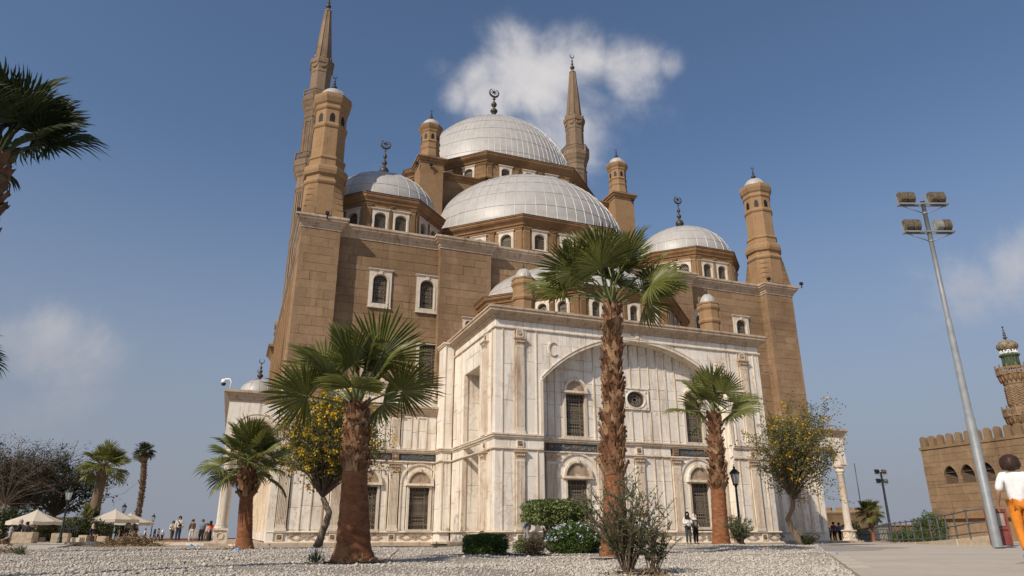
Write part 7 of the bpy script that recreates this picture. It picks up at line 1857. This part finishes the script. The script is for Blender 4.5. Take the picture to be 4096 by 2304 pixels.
for i, (x, y0, y1, mt, lab) in enumerate([(125, 2082, 2110, 'white', 'white cloth bag hanging from the left parasol'), (177, 2086, 2112, 'panelgrey', 'grey-beige handbag hanging from the left parasol'), (270, 2097, 2118, 'panelgrey', 'pale sign board standing at the kiosk fence')]):
    p = at(x, y1, 53); q = at(x, y0, 53); root = thing('handbag' if i < 2 else 'sign_board', lab, 'bag' if i < 2 else 'sign', (p.x, p.y, p.z)); F = Fr(p.x, p.y, RGT.x, RGT.y); h = q.z - p.z; w = .24 if i < 2 else .35
    b = MB(); b.prism(F, [(-w, 0), (w, 0), (w * .8, h * .7), (-w * .8, h * .7)], -.1, 0, True); b.build('body', mt, root)
    b = MB()
    if i < 2: b.tube([F.pt(-w * .5, -.05, p.z + h * .7), F.pt(0, -.05, p.z + h), F.pt(w * .5, -.05, p.z + h * .7)], .012, 4)
    else: b.fbox(F, -.04, .04, 0, p.z + .05, -.08, -.02)
    b.build('strap' if i < 2 else 'leg', 'wood', root)
# iron fence panel by the kiosk
c = at(268, 2120, 51); fn = thing('iron_fence', 'short black iron fence between the lamp post and the yuccas', 'fence', (c.x, c.y, 0)); F = Fr(c.x, c.y, RGT.x, RGT.y)
for z in (.2, .85): b = MB(); b.fbox(F, -.6, .8, z, z + .05, -.03, 0); b.build('rail', 'iron', fn)
for k in range(9): b = MB(); b.tube([F.pt(-.55 + .16 * k, 0, 0), F.pt(-.55 + .16 * k, 0, 1.05)], .016, 5); b.lathe(F.pt(-.55 + .16 * k, 0, 1.05), [(.03, 0), (.02, .05), (0, .1)], 5); b.build('bar', 'iron', fn)
c = at(815, 2158, 80); fn = thing('iron_gate', 'low black barred gate behind the man in grey shirt', 'gate', (c.x, c.y, -.3)); F = Fr(c.x, c.y, RGT.x, RGT.y); z = -.3
for zz in (.1, 1.0): b = MB(); b.fbox(F, -.9, 1.4, z + zz, z + zz + .05, -.03, 0); b.build('rail', 'rail', fn)
for k in range(13): b = MB(); b.tube([F.pt(-.85 + .18 * k, 0, z), F.pt(-.85 + .18 * k, 0, z + 1.05)], .018, 4); b.build('bar', 'rail', fn)
# security camera on the arcade roof, spotlights on the cornices
p = at(921, 1553, 46.3); q = at(897, 1517, 46.3); cc_ = thing('security_camera', 'white security camera on a bracket at the arcade roof corner', 'camera', (p.x, p.y, p.z - .1))
b = MB(); b.tube([(p.x, p.y, p.z - .12), (p.x + .03, p.y, p.z + .45), (p.x - .1, p.y, p.z + .62), (q.x + .05, q.y, q.z + .02)], .05, 6); b.build('bracket', 'white', cc_)
b = MB(); b.lathe((q.x, q.y, q.z - .45), [(0, 0), (.12, .03), (.15, .13), (.14, .2)], 12); b.build('lens_dome', 'black', cc_); b = MB(); b.lathe((q.x, q.y, q.z - .25), [(.15, 0), (.17, .02), (.16, .22), (.06, .27), (0, .27)], 12); b.build('housing', 'white', cc_)
for i, (x, y, f, lab) in enumerate([(1195, 838, 44.5, 'small spotlight at the left corner of the left tower'), (1310, 853, 44.45, 'small spotlight at the middle of the left tower cornice'), (1668, 652, 53.5, 'small spotlight on the left pier beside the great dome'), (1725, 658, 53.3, 'small spotlight on the front of the left pier beside the great dome'), (2530, 800, 53.4, 'spotlight on the right pier of the great dome'), (3205, 1135, 44.5, 'spotlight at the outer corner of the right tower'), (3075, 1115, 44.5, 'spotlight at the inner corner of the right tower')]):
    d = pix_dir(x, y); p = Vector((d.x, d.y, d.z)) * (f / d.y) + Vector((0, 0, CAM_H)); root = thing('spotlight', lab, 'spotlight', tuple(p)); b = MB(); b.box(p.x - .13, p.x + .13, p.y - .1, p.y + .1, p.z - .1, p.z + .12); b.build('housing', 'black', root); b = MB(); b.tube([(p.x, p.y, p.z - .4), (p.x, p.y, p.z - .1)], .05, 5); b.build('bracket', 'black', root)
# litter and hoses on the gravel
def film(label, x, f, s, mat, seed, y=None):
    s = s * .5; r = random.Random(seed); g = on_ground(x, f); V = [(0, 0, .5)]; K = 9; Fq_ = []
    for i, (q, h) in enumerate(((.35, .55), (.75, .35), (1.0, 0))):
        for j in range(K): a = 2 * pi * j / K; k = q * r.uniform(.7, 1.3); V.append((k * cos(a), .6 * k * sin(a), h * r.uniform(.5, 1.4)))
    Fq_ = [(0, 1 + j, 1 + (j + 1) % K) for j in range(K)]
    for i in range(2): Fq_ += [(1 + i * K + j, 1 + (i + 1) * K + j, 1 + (i + 1) * K + (j + 1) % K, 1 + i * K + (j + 1) % K) for j in range(K)]
    me = bpy.data.meshes.new('plastic_bag'); me.from_pydata([(v[0] * s, v[1] * s, v[2] * s) for v in V], [], Fq_); o = link('plastic_bag', me, M[mat]); o.location = g; o.rotation_euler = (0, 0, r.random() * 6); tag(o, label, 'litter')
for i, a in enumerate([('blue plastic bag on the terrace kerb before the woman in red glasses', 768, 41, .34, 'bluebag'), ('flat blue plastic scrap left of the man in grey on the terrace kerb', 790, 41.5, .22, 'bluebag2'), ('light blue plastic bag beside the foot of the short palm', 953, 27, .40, 'bluebag2'),
    ('blue plastic scrap on the gravel by the twisted flowering tree', 1255, 25, .2, 'bluebag'), ('blue plastic bag under the clipped box hedge', 1950, 19.8, .13, 'bluebag2'), ('blue plastic scrap under the yellow-green bush', 2092, 21.2, .12, 'bluebag'), ('blue plastic scrap on the gravel right of the lamp post', 3011, 27, .18, 'bluebag2'), ('small violet-blue scrap on the gravel before the big palm', 1207, 11.2, .07, 'bluebag')]): film(*a, 40 + i)
for lab, x, y_, s, k in [('blue plastic bag lying on the border of the right path', 3347, 2214, .14, 1), ('blue plastic scrap on the path below the bent tree', 3290, 2177, .2, 2)]:
    d = pix_dir(x, y_); t_ = (.06 - CAM_H) / d.z; film(lab, 100, 20, s, 'bluebag', 60 + k); o = COL.objects[-1]; o.location = (d.x * t_, d.y * t_, .05)
def hose(label, pts_, r=.018):
    P = [on_ground(x, f) + Vector((0, 0, r + .01)) for x, f in pts_]; Q = []
    for i in range(len(P) - 1): Q += [P[i].lerp(P[i + 1], t / 4) + Vector((rng.uniform(-.03, .03), rng.uniform(-.03, .03), 0)) for t in range(4)]
    b = MB(); b.tube(Q + [P[-1]], r, 6); o = b.build('hose', 'black'); tag(o, label, 'hose')
hose('black irrigation hose running from the box hedge to the flowering bush', [(1810, 20.0), (1880, 19.7), (2020, 20.0), (2120, 20.8), (2200, 20.2)])
hose('black irrigation hose at the foot of the tallest palm', [(2365, 17.2), (2420, 17.0), (2480, 17.4)])
hose('black hose around the foot of the big palm', [(1300, 15.1), (1380, 14.7), (1480, 14.6), (1540, 14.9)])
hose('black hose coil at the foot of the large feathery shrub', [(2470, 11.1), (2530, 10.9), (2600, 10.9), (2630, 11.2)], .02)
b = MB(); g = on_ground(1545, 14.5); b.tube([g, g + Vector((.14, .02, .17)), g + Vector((.27, .05, .26))], [.012, .01, .006], 5); o = b.build('stick', 'twig'); tag(o, 'bare stick poking out of the gravel right of the big palm', 'stick')
# ------------------------------------------------------------- people
def cloth(name, c, rough=.85, k=.75):
    return simple('cloth_' + name, c, tuple(x * k for x in c), 7, rough, bump=.45)
SKIN = {'light': simple('skin_light', (.52, .32, .23), (.46, .27, .19), 6, .55), 'tan': simple('skin_tan', (.36, .20, .13), (.31, .17, .105), 6, .55), 'dark': simple('skin_brown', (.20, .11, .07), (.17, .09, .055), 6, .55)}
HAIR = {'black': simple('hair_black', (.012, .010, .009), (.03, .024, .02), 30, .5), 'brown': simple('hair_brown', (.028, .014, .010), (.06, .03, .02), 30, .5), 'reddish': simple('hair_reddish', (.10, .045, .03), (.15, .07, .045), 30, .5)}
CL = {}
def cl(key, c): 
    if key not in CL: CL[key] = cloth(key, c)
    return CL[key]
def skin_obj(name, nodes, edges, mat, parent, root=0, sub=1):
    me = bpy.data.meshes.new(name); me.from_pydata([n[0] for n in nodes], edges, []); me.materials.append(mat)
    o = bpy.data.objects.new(name, me); COL.objects.link(o); o.parent = parent
    m = o.modifiers.new('skin', 'SKIN'); m.use_smooth_shade = True; m.branch_smoothing = .3
    me.skin_vertices.new() if not me.skin_vertices else None
    sv = me.skin_vertices[0].data
    for i, n in enumerate(nodes):
        r = n[1]; sv[i].radius = (r, r) if isinstance(r, float) else r; sv[i].use_root = (i == root)
    s = o.modifiers.new('smooth', 'SUBSURF'); s.levels = sub; s.render_levels = sub
    return o
def person(label, pos, H, face, top, bottom, hair=None, scarf=None, skin='tan', pose='stand', sleeve='long', group=None, arms=((.0, .0), (.0, .0)), near=False, fem=False, bag=None, stride=.10, robe=None, vest=None, bend=(.1, .1), shoes='shoe_dark', shoe_col=(.03, .03, .03), glasses=False, hat=None, vol=1.0, camera=False, bob=1.0, flare=1.0):
    pos = Vector(pos); fx, fy = face[0], face[1]; l = sqrt(fx * fx + fy * fy)
    root = thing('person', label, 'person', tuple(pos), atan2(-fx / l, fy / l), group)
    s = H; sit = pose == 'sit'; dz = -.255 if sit else 0.0
    st = stride if pose == 'walk' else .0
    sw = .105 if fem else .115; hw = .052
    P = {}
    def J(n, x, y, z, r): P[n] = ((x * s, y * s, (z + (dz if n not in ('kl', 'kr', 'al', 'ar', 'tl', 'tr') else 0)) * s), (r[0] * s, r[1] * s) if isinstance(r, tuple) else float(r * s))
    J('pel', 0, 0, .535, (.068, .054)); J('wai', 0, .004, .625, (.068 if fem else .074, .052)); J('che', 0, -.005, .735, (.082, .060)); J('nb', 0, -.008, .825, (.042, .036)); J('nk', 0, .0, .858, .029)
    J('jaw', 0, .012, .890, .040); J('hd', 0, .006, .930, (.050, .056)); J('cr', 0, -.004, .968, .040); J('nose', 0, .062, .918, .009)
    for q, sd, sg in ((0, 'l', -1), (1, 'r', 1)):
        fwd_, out = arms[q]; ph = sg * st
        J('s' + sd, sg * sw, -.005, .805, .036)
        el = (sg * (sw + .025 + out * .5), -.012 + fwd_ * .45 - ph * .25, .635 + abs(fwd_) * .06); b_ = bend[q]
        J('e' + sd, *el, .026); wr = (el[0] + sg * (.006 - b_ * .10) + sg * out * .3, el[1] + .02 + b_ * .34 - ph * .15, el[2] - .145 + b_ * .22); J('w' + sd, *wr, .018)
        hd = (wr[0], wr[1] + .012 + b_ * .05, wr[2] - .045 + b_ * .06); J('h' + sd, *hd, (.012, .022))
        J('i' + sd, sg * hw, 0, .515, .050)
        if sit: J('k' + sd, sg * .06, .235, .285, .036); J('a' + sd, sg * .055, .245, .045, .024); J('t' + sd, sg * .06, .31, .018, .022)
        else: J('k' + sd, sg * .052, .02 + ph * .7 + abs(st) * .2, .285, .035); J('a' + sd, sg * .05, ph * 1.5 - .01, .045 + (abs(st) * .25 if ph < 0 else 0), .023); J('t' + sd, sg * .058, ph * 1.5 + .085, .018 + (0 if ph >= 0 else abs(st) * .05), .020)
    names = list(P); idx = {n: i for i, n in enumerate(names)}
    E_ = [('pel', 'wai'), ('wai', 'che'), ('che', 'nb'), ('nb', 'nk'), ('nk', 'jaw'), ('jaw', 'hd'), ('hd', 'cr'), ('hd', 'nose')]
    for sd in 'lr': E_ += [('che', 's' + sd), ('s' + sd, 'e' + sd), ('e' + sd, 'w' + sd), ('w' + sd, 'h' + sd), ('pel', 'i' + sd), ('i' + sd, 'k' + sd), ('k' + sd, 'a' + sd), ('a' + sd, 't' + sd)]
    nodes = [P[n] for n in names]; ed = [(idx[a], idx[b]) for a, b in E_]
    for sd, sg in (('l', -1), ('r', 1)):
        w, h = Vector(P['w' + sd][0]), Vector(P['h' + sd][0]); d = (h - w).normalized(); sx = Vector((0, 1, 0)) if abs(d.z) > .5 else Vector((1, 0, 0)); sx = (sx - d * sx.dot(d)).normalized(); inn = d.cross(sx) * (-sg)
        for k, (off, ln) in enumerate(((-.75, .036), (-.25, .044), (.25, .046), (.75, .040))):
            a0 = h + sx * off * .018 * s; a1 = a0 + d * ln * .55 * s + sx * off * .004 * s; a2 = a1 + (d * .85 + inn * .5).normalized() * ln * .5 * s; b0 = len(nodes)
            nodes += [(tuple(a1), .0062 * s), (tuple(a2), .0050 * s)]; ed += [(idx['h' + sd], b0), (b0, b0 + 1)]
        t0 = w.lerp(h, .5) + sx * .022 * s; t1 = t0 + (d + sx * .35).normalized() * .03 * s; b0 = len(nodes); nodes += [(tuple(t0), .0075 * s), (tuple(t1), .0058 * s)]; ed += [(idx['w' + sd], b0), (b0, b0 + 1)]
    skin_obj('body', nodes, ed, SKIN[skin], root, 0, 1)
    def garment(name, chain, mat, add, cut=None):
        ns = []; ii = {}
        for n in chain:
            ii[n] = len(ns); p, r = P[n]; r = (r, r) if isinstance(r, float) else r
            if n == 'pel': p = (p[0], p[1], p[2] - (.040 if name == 'shirt' else .022) * s); r = (r[0], r[1]) if name == 'shirt' else (r[0] * 1.0, r[1] * 1.0)
            k = add.get(n, add['*']); ns.append([p, (r[0] + k * s, r[1] + k * s)])
        es = [(ii[a], ii[b]) for a, b in E_ if a in ii and b in ii]
        if cut:
            for a, b, q in cut: pa, pb = Vector(P[a][0]), Vector(P[b][0]); ii[b + '_'] = len(ns); ns.append([tuple(pa.lerp(pb, q)), ((.03 + add['*']) * s, (.03 + add['*']) * s)]); es.append((ii[a], ii[b + '_']))
        return skin_obj(name, [(p, tuple(r)) for p, r in ns], es, mat, root, ii.get('pel', 0), 1)
    tk, tc = top
    chain = ['pel', 'wai', 'che', 'nb', 'sl', 'sr', 'el', 'er'] + (['wl', 'wr'] if sleeve == 'long' else [])
    garment('shirt', chain, cl(tk, tc), {'*': .013, 'pel': .020 + .010 * flare, 'wai': .016 + .006 * (flare - 1), 'nb': .020, 'che': .016, 'wl': .012, 'wr': .012, 'el': .014, 'er': .014})
    if vest: garment('vest', ['pel', 'wai', 'che', 'nb'], cl(*vest), {'*': .021, 'nb': .024})
    bk, bc = bottom
    if robe:
        b = MB(); n = 20; V = []; z0 = .60 if robe == 'skirt' else .80
        zs_ = [z0, .52, .36, .2, .04] if not sit else [z0 + dz, .52 + dz, .36 + dz, .16, .03]
        for k, z in enumerate(zs_):
            q = k / 4; rx = (.072 + .055 * q) if robe == 'skirt' else (.085 + .055 * q)
            for j in range(n): a = 2 * pi * j / n; f = 1 + (.06 * q) * sin(5 * a + k); yy = .10 * q if sit else 0; V.append((rx * s * f * cos(a), (rx * .8 * f * sin(a) + yy + (.10 * sin(pi * q) * (1 if sin(a) > 0 else .2) if sit else 0)) * s, z * s))
        b.add(V, [(k * n + j, (k + 1) * n + j, (k + 1) * n + (j + 1) % n, k * n + (j + 1) % n) for k in range(4) for j in range(n)] + [tuple(range(n))], True); b.build('skirt' if robe == 'skirt' else 'robe', cl(bk, bc), root, world=False)
    else: garment('trousers', ['pel', 'il', 'ir', 'kl', 'kr', 'al', 'ar'], cl(bk, bc), {'*': .012, 'al': .014, 'ar': .014, 'pel': .004, 'il': .018, 'ir': .018})
    for sd in 'lr':
        a, t_ = Vector(P['a' + sd][0]), Vector(P['t' + sd][0]); hl = a + Vector((0, -.025 * s, -.022 * s))
        skin_obj('shoe', [(tuple(hl), .023 * s), (tuple(a.lerp(t_, .5) + Vector((0, 0, -.006 * s))), .025 * s), (tuple(t_ + Vector((0, .012 * s, 0))), .021 * s)], [(0, 1), (1, 2)], cl(shoes, shoe_col), root)
    c = Vector(P['hd'][0]); R = .066 * s
    def shell(name, mat, prof, amin=None, a0=0.0, scale=(1, 1, 1)):
        b = MB(); n = 20
        if amin: b.lathe((0, 0, 0), prof, n, 0, True, pi / 2 + amin, pi / 2 + 2 * pi - amin)
        else: b.lathe((0, 0, 0), prof, n)
        b.v = [(c.x + x * scale[0], c.y - .004 * s + y * scale[1], c.z + z) for x, y, z in b.v]; return b.build(name, mat, root, world=False)
    if hair:
        h = HAIR[hair]; L = bob
        shell('hair', h, [(R * .0, R * 1.22), (R * .45, R * 1.14), (R * .8, R * .88), (R * .99, R * .5)], None, scale=(vol, 1.08 * vol, 1))
        shell('hair_back', h, [(R * .99, R * .5), (R * 1.06, R * .1), (R * 1.04 * (1 + .08 * (L - 1)), -R * .35), (R * .86 * (1 + .3 * (L - 1)), -R * .75 * L), (R * .45, -R * .85 * L)], .95 if L < 1.3 else .85, scale=(vol, 1.08 * vol, 1))
        if vol > 1.1:
            for o_ in root.children:
                if o_.name.startswith('hair'):
                    for v_ in o_.data.vertices: v_.co += Vector((rng.uniform(-1, 1), rng.uniform(-1, 1), rng.uniform(-1.4, .8))) * .011
    if scarf:
        m = cl(*scarf)
        shell('headscarf', m, [(0, R * 1.22), (R * .5, R * 1.14), (R * .85, R * .85), (R * 1.04, R * .45), (R * 1.12, 0), (R * 1.1, -R * .5), (R * 1.0, -R * 1.0), (R * 1.3, -R * 1.6), (R * 1.75, -R * 2.1)], .72, scale=(1, 1.06, 1))
        b = MB(); b.lathe((0, .004 * s, P['nk'][0][2] - .015 * s), [(.045 * s, .05 * s), (.058 * s, .02 * s), (.075 * s, -.02 * s), (.10 * s, -.055 * s), (.03 * s, -.06 * s)], 16); b.build('scarf_wrap', m, root, world=False)
    if hat:
        shell('cap', cl(*hat), [(0, R * 1.3), (R * .8, R * 1.1), (R * 1.1, R * .55), (R * 1.12, R * .35)])
    for sg in (-1, 1):
        b = MB(); b.lathe((sg * .019 * s + c.x, c.y + .052 * s, c.z + .003 * s), [(0, -.006 * s), (.007 * s, 0), (0, .006 * s)], 6); b.build('eye', HAIR['black'], root, world=False)
    b = MB(); b.box(c.x - .016 * s, c.x + .016 * s, c.y + .048 * s, c.y + .056 * s, c.z - .034 * s, c.z - .029 * s); b.build('mouth', SKIN['dark'], root, world=False)
    if glasses: b = MB(); b.box(c.x - .04 * s, c.x + .04 * s, c.y + .05 * s, c.y + .066 * s, c.z - .004 * s, c.z + .014 * s); b.build('sunglasses', HAIR['black'], root, world=False)
    if bag:
        kind, key, col = bag; m = cl(key, col); z = .70 * s + dz * s; b = MB()
        if kind == 'back': 
            b.lathe((0, 0, 0), [(0, -.16 * s), (.07 * s, -.15 * s), (.085 * s, -.05 * s), (.08 * s, .06 * s), (.05 * s, .11 * s), (0, .115 * s)], 12); b.v = [(x, y * .6 - .105 * s, zz + z) for x, y, zz in b.v]; b.build('backpack', m, root, world=False)
            b = MB()
            for sg in (-1, 1): b.tube([(sg * .06 * s, -.06 * s, z + .09 * s), (sg * .065 * s, .03 * s, z + .12 * s), (sg * .07 * s, .082 * s, z + .02 * s), (sg * .075 * s, .03 * s, z - .10 * s)], .011 * s, 5)
            b.build('strap', m, root, world=False)
        elif kind == 'cross':
            b.lathe((0, 0, 0), [(0, -.05 * s), (.06 * s, -.04 * s), (.065 * s, .03 * s), (0, .045 * s)], 10); b.v = [(x - .03 * s, y * .5 + .10 * s, zz + .64 * s) for x, y, zz in b.v]; b.build('bag', m, root, world=False)
            b = MB(); b.tube([(-.06 * s, .09 * s, .63 * s), (.0, .095 * s, .74 * s), (.075 * s, .03 * s, .82 * s), (.06 * s, -.07 * s, .76 * s), (-.04 * s, -.08 * s, .66 * s), (-.095 * s, 0, .62 * s), (-.06 * s, .09 * s, .63 * s)], .015 * s, 5); b.build('strap', m, root, world=False)
        elif kind == 'side':
            b.lathe((0, 0, 0), [(0, -.08 * s), (.05 * s, -.075 * s), (.06 * s, .03 * s), (.04 * s, .06 * s), (0, .06 * s)], 10); b.v = [(x * .6 + .125 * s, y - .02 * s, zz + .56 * s + dz * s) for x, y, zz in b.v]; b.build('bag', m, root, world=False)
            b = MB(); b.tube([(.12 * s, -.01 * s, .60 * s + dz * s), (.09 * s, .02 * s, .80 * s + dz * s), (.10 * s, -.05 * s, .80 * s + dz * s), (.12 * s, -.03 * s, .60 * s + dz * s)], .008 * s, 5); b.build('strap', m, root, world=False)
    if camera: b = MB(); x, y, z = P['hr'][0]; b.box(x - .025 * s, x + .04 * s, y - .02 * s, y + .05 * s, z - .05 * s, z + .01 * s); b.lathe((x, y + .05 * s, z - .02 * s), [(.02 * s, -.02 * s), (.02 * s, .02 * s), (0, .02 * s)], 8); b.build('camera', HAIR['black'], root, world=False)
    return root
TOCAM = -FWD; AWAY = FWD; LFT = -RGT
def at_feet(x, y, f): p = at(x, y, f); return p
cream, white, blk = ('cream', (.58, .52, .42)), ('white', (.74, .73, .71)), ('black', (.014, .014, .016))
# strollers on the terrace
person('boy in a cream jacket with camera and backpack straps, walking behind the tall man', at(683, 2167, 56), 1.50, TOCAM + RGT * .7, cream, ('brown', (.12, .075, .045)), 'black', skin='light', pose='walk', bag=('back', 'dkstrap', (.02, .018, .018)), camera=True, bend=(.1, .5), glasses=True)
person('tall man in a cream and black pullover with a bag across the chest', at(707, 2168.5, 55), 1.84, TOCAM + RGT * .35, cream, ('jeans', (.022, .032, .055)), 'black', skin='light', pose='walk', bag=('cross', 'blackbag', (.012, .012, .013)), stride=.06)
person('woman in red sunglasses and pale trousers with a camouflage top', at(761, 2168.5, 55.5), 1.64, TOCAM, ('camo', (.13, .09, .06)), ('paletr', (.56, .51, .44)), 'reddish', skin='light', pose='walk', bag=('back', 'dkstrap', (.02, .018, .018)), glasses=True, fem=True, bend=(.55, .1), stride=.05)
person('young man in a grey-blue shirt with hands behind his back', at(801, 2169, 56.5), 1.66, TOCAM + RGT * .1, ('greyshirt', (.16, .20, .25)), ('navy', (.02, .022, .03)), 'black', skin='light', arms=((-.16, -.06), (-.16, -.06)), bend=(.0, .0), pose='walk', stride=.04)
person('woman in a bright orange top and long black skirt', at(834, 2166, 61), 1.62, LFT * .3 + AWAY, ('orange', (.80, .10, .012)), blk, None, ('blackscarf', (.013, .013, .014)), robe='skirt', fem=True, bend=(.4, .3))
p = at(821, 2168, 60); person('person in pale pink sleeves walking hidden behind the man in grey shirt', p, 1.45, TOCAM, ('palepink', (.50, .36, .32)), ('brown2', (.15, .10, .06)), 'black', pose='walk')
person('boy in a black waistcoat standing apart on the terrace', at(575, 2166, 97), 1.62, RGT + AWAY * .4, white, blk, 'black', pose='walk', vest=('blackvest', (.013, .013, .015)), stride=.12)
person('woman all in black with a light bag, first of the trio by the lamp post', at(613, 2166.5, 96), 1.55, AWAY + RGT * .5, ('blacktop', (.016, .016, .018)), blk, None, ('blackscarf', (.013, .013, .014)), bag=('side', 'greybag', (.35, .34, .32)), fem=True, pose='walk')
person('woman in a patterned dark top, middle of the trio by the lamp post', at(628, 2166.5, 95), 1.62, AWAY + RGT * .8, ('patterned', (.16, .12, .10)), blk, 'black', bag=('side', 'brownbag', (.22, .13, .08)), fem=True, pose='walk')
person('woman in a white headscarf with an orange bag, last of the trio', at(645, 2166.5, 95), 1.45, AWAY - RGT * .2, ('greytop', (.40, .37, .34)), blk, None, ('whitescarf', (.74, .72, .70)), bag=('side', 'orangebag', (.60, .16, .06)), fem=True)
# shoppers by the parasols
def shopper(label, x, y, f, H, face, top, bottom, **k): return person(label, at(x, y, f), H, face, top, bottom, **k)
shopper('man in a white shirt bending by the stall, seen from behind', 410, 2150, 60, 1.72, AWAY, white, ('jeans', (.022, .032, .055)), hair='black', bend=(.5, .5))
shopper('small child in a white and grey top in front of the man in white', 396, 2160, 57, 1.05, AWAY, ('whitegrey', (.62, .61, .60)), ('whitegrey', (.62, .61, .60)), hair='black')
shopper('man in a dark jacket beside the man in white', 424, 2156, 60, 1.45, LFT, ('darkgrey', (.03, .03, .035)), ('navy', (.02, .022, .03)), hair='black')
shopper('man in a blue denim shirt under the parasols', 462, 2158, 62, 1.66, AWAY, ('denim', (.06, .12, .22)), ('navy', (.02, .022, .03)), hair='black', bend=(.4, .2))
shopper('person in dark top with long black hair beside the denim shirt', 480, 2158, 61, 1.62, RGT, ('darkgreen', (.04, .06, .065)), blk, hair='black', bob=2.0, fem=True)
shopper('person in a green and white patterned shirt under the far parasol', 503, 2160, 60, 1.58, AWAY + LFT, ('greenwhite', (.36, .44, .40)), ('jeans', (.022, .032, .055)), scarf=('redscarf', (.22, .05, .05)), fem=True)
shopper('woman in a long dusty-pink robe and headscarf', 523, 2160, 61, 1.64, AWAY + RGT * .4, ('dustypink', (.42, .24, .21)), ('dustypink', (.42, .24, .21)), scarf=('dustypink2', (.44, .26, .23)), robe='robe', fem=True)
shopper('man with a grey backpack at the right end of the shoppers', 537, 2160, 60, 1.56, RGT * .5 + AWAY, ('whitegrey', (.62, .61, .60)), ('darkgrey', (.03, .03, .035)), hair='black', bag=('back', 'greypack', (.10, .11, .11)))
shopper('shopper in red headscarf half hidden behind the patterned shirt', 492, 2158, 63, 1.6, AWAY, ('maroon', (.20, .06, .06)), blk, scarf=('redscarf', (.22, .05, .05)), fem=True)
shopper('woman in beige veil at the stall left of the man in white', 393, 2154, 61, 1.6, AWAY, ('beige', (.40, .31, .22)), ('beige', (.40, .31, .22)), scarf=('beigescarf', (.38, .28, .20)), robe='robe', fem=True)
# seated on the blocks
p = at(75, 2131, 45.3); person('woman in black with a dusty-pink headscarf sitting on the largest stone block', (p.x, p.y, .18), 1.62, LFT + TOCAM * .3, ('blacktop', (.016, .016, .018)), blk, None, ('pinkscarf', (.40, .26, .24)), pose='sit', robe='robe', fem=True, bend=(.5, .5))
p = at(103, 2129, 46.5); person('person in dark clothes sitting on the block behind the woman in pink scarf', (p.x, p.y, .16), 1.5, AWAY, ('darkgrey', (.03, .03, .035)), ('whitegrey', (.62, .61, .60)), 'black', pose='sit')
p = at(36, 2160, 43); person('woman in a patterned shawl sitting low at the left edge', (p.x, p.y, -.22), 1.55, LFT + TOCAM * .5, ('shawl', (.30, .26, .25)), blk, None, ('shawl2', (.36, .32, .31)), pose='sit', robe='robe', fem=True, bend=(.4, .4))
p = at(366, 2150, 49.6); person('woman in black with a beige veil sitting between the stone blocks', (p.x, p.y, .0), 1.6, RGT + TOCAM * .2, ('blacktop', (.016, .016, .018)), blk, None, ('beigescarf', (.38, .28, .20)), pose='sit', robe='robe', fem=True, bend=(.4, .4))
# by the portal
p = at(2757, 2178, 39.5); person('woman in black headscarf and white blouse standing in front of the portal', (p.x, p.y, p.z), 1.66, TOCAM, white, ('greytr', (.05, .055, .06)), None, ('blackscarf', (.013, .013, .014)), skin='light', arms=((.05, 0), (.12, 0)), bend=(.75, .7), fem=True, flare=1.6)
p = at(2786, 2176, 40); person('woman in pale headscarf and patterned jacket beside the white blouse', (p.x, p.y, p.z), 1.56, TOCAM + RGT * .3, ('patterned2', (.26, .21, .18)), blk, None, ('palescarf', (.62, .59, .56)), skin='light', bend=(.2, .15), fem=True)
p = at(2110, 2182, 37.5); person('person in blue top and grey trousers walking behind the dry bush', (p.x, p.y, p.z), 1.62, LFT + AWAY * .4, ('bluetop', (.09, .16, .25)), ('greytr2', (.24, .24, .24)), 'black', pose='walk', bag=('side', 'blackbag', (.012, .012, .013)))
p = at(2182, 2184, 37); person('person in white top and black trousers walking behind the topiary', (p.x, p.y, p.z), 1.62, RGT + TOCAM * .2, white, blk, 'black', pose='walk')
p = at(2575, 2183, 38); person('person in white half hidden behind the large feathery shrub', (p.x, p.y, p.z), 1.62, TOCAM, white, ('navy', (.02, .022, .03)), 'black')
# right side
p = at(3324, 2169, 66); person('child in teal jacket at the right arcade', (p.x, p.y, p.z), 1.25, AWAY, ('teal', (.06, .20, .24)), ('navy', (.02, .022, .03)), 'black')
p = at(3343, 2169, 65); person('man in maroon shirt between a child and a man in blue at the right arcade', (p.x, p.y, p.z), 1.70, AWAY, ('maroonshirt', (.17, .06, .08)), ('darkgrey', (.03, .03, .035)), 'black', skin='dark')
p = at(3365, 2168, 65); person('man in blue-grey shirt by the right arcade column', (p.x, p.y, p.z), 1.62, AWAY + LFT * .5, ('blueshirt', (.10, .15, .24)), ('navy', (.02, .022, .03)), 'black', skin='dark')
p = at(3424, 2166, 66); person('person in white sitting on the ground beside the right arcade column', (p.x, p.y, p.z - .25), 1.5, LFT + TOCAM * .5, ('whitegrey', (.62, .61, .60)), ('darkgrey', (.03, .03, .035)), None, ('blackscarf', (.013, .013, .014)), pose='sit', robe='robe')
p = at(4128, 2236, 11.8); person('woman in white shirt and orange trousers walking away at the right edge', (p.x, p.y, p.z), 1.60, AWAY + RGT * .42, ('whiteshirt', (.80, .79, .80)), ('orangetr', (.68, .22, .022)), 'brown', skin='tan', pose='walk', sleeve='short', arms=((-.04, .06), (.0, .05)), bend=(.12, .1), stride=.075, fem=True, bob=1.25, vol=1.28, flare=2.0, shoes='silver', shoe_col=(.5, .5, .5))
p = at(4262, 2233, 12.4); person('second walker in white, almost wholly outside the right edge', (p.x, p.y, p.z), 1.62, AWAY + RGT * .4, ('whiteshirt', (.80, .79, .80)), ('navy', (.02, .022, .03)), 'black', pose='walk')
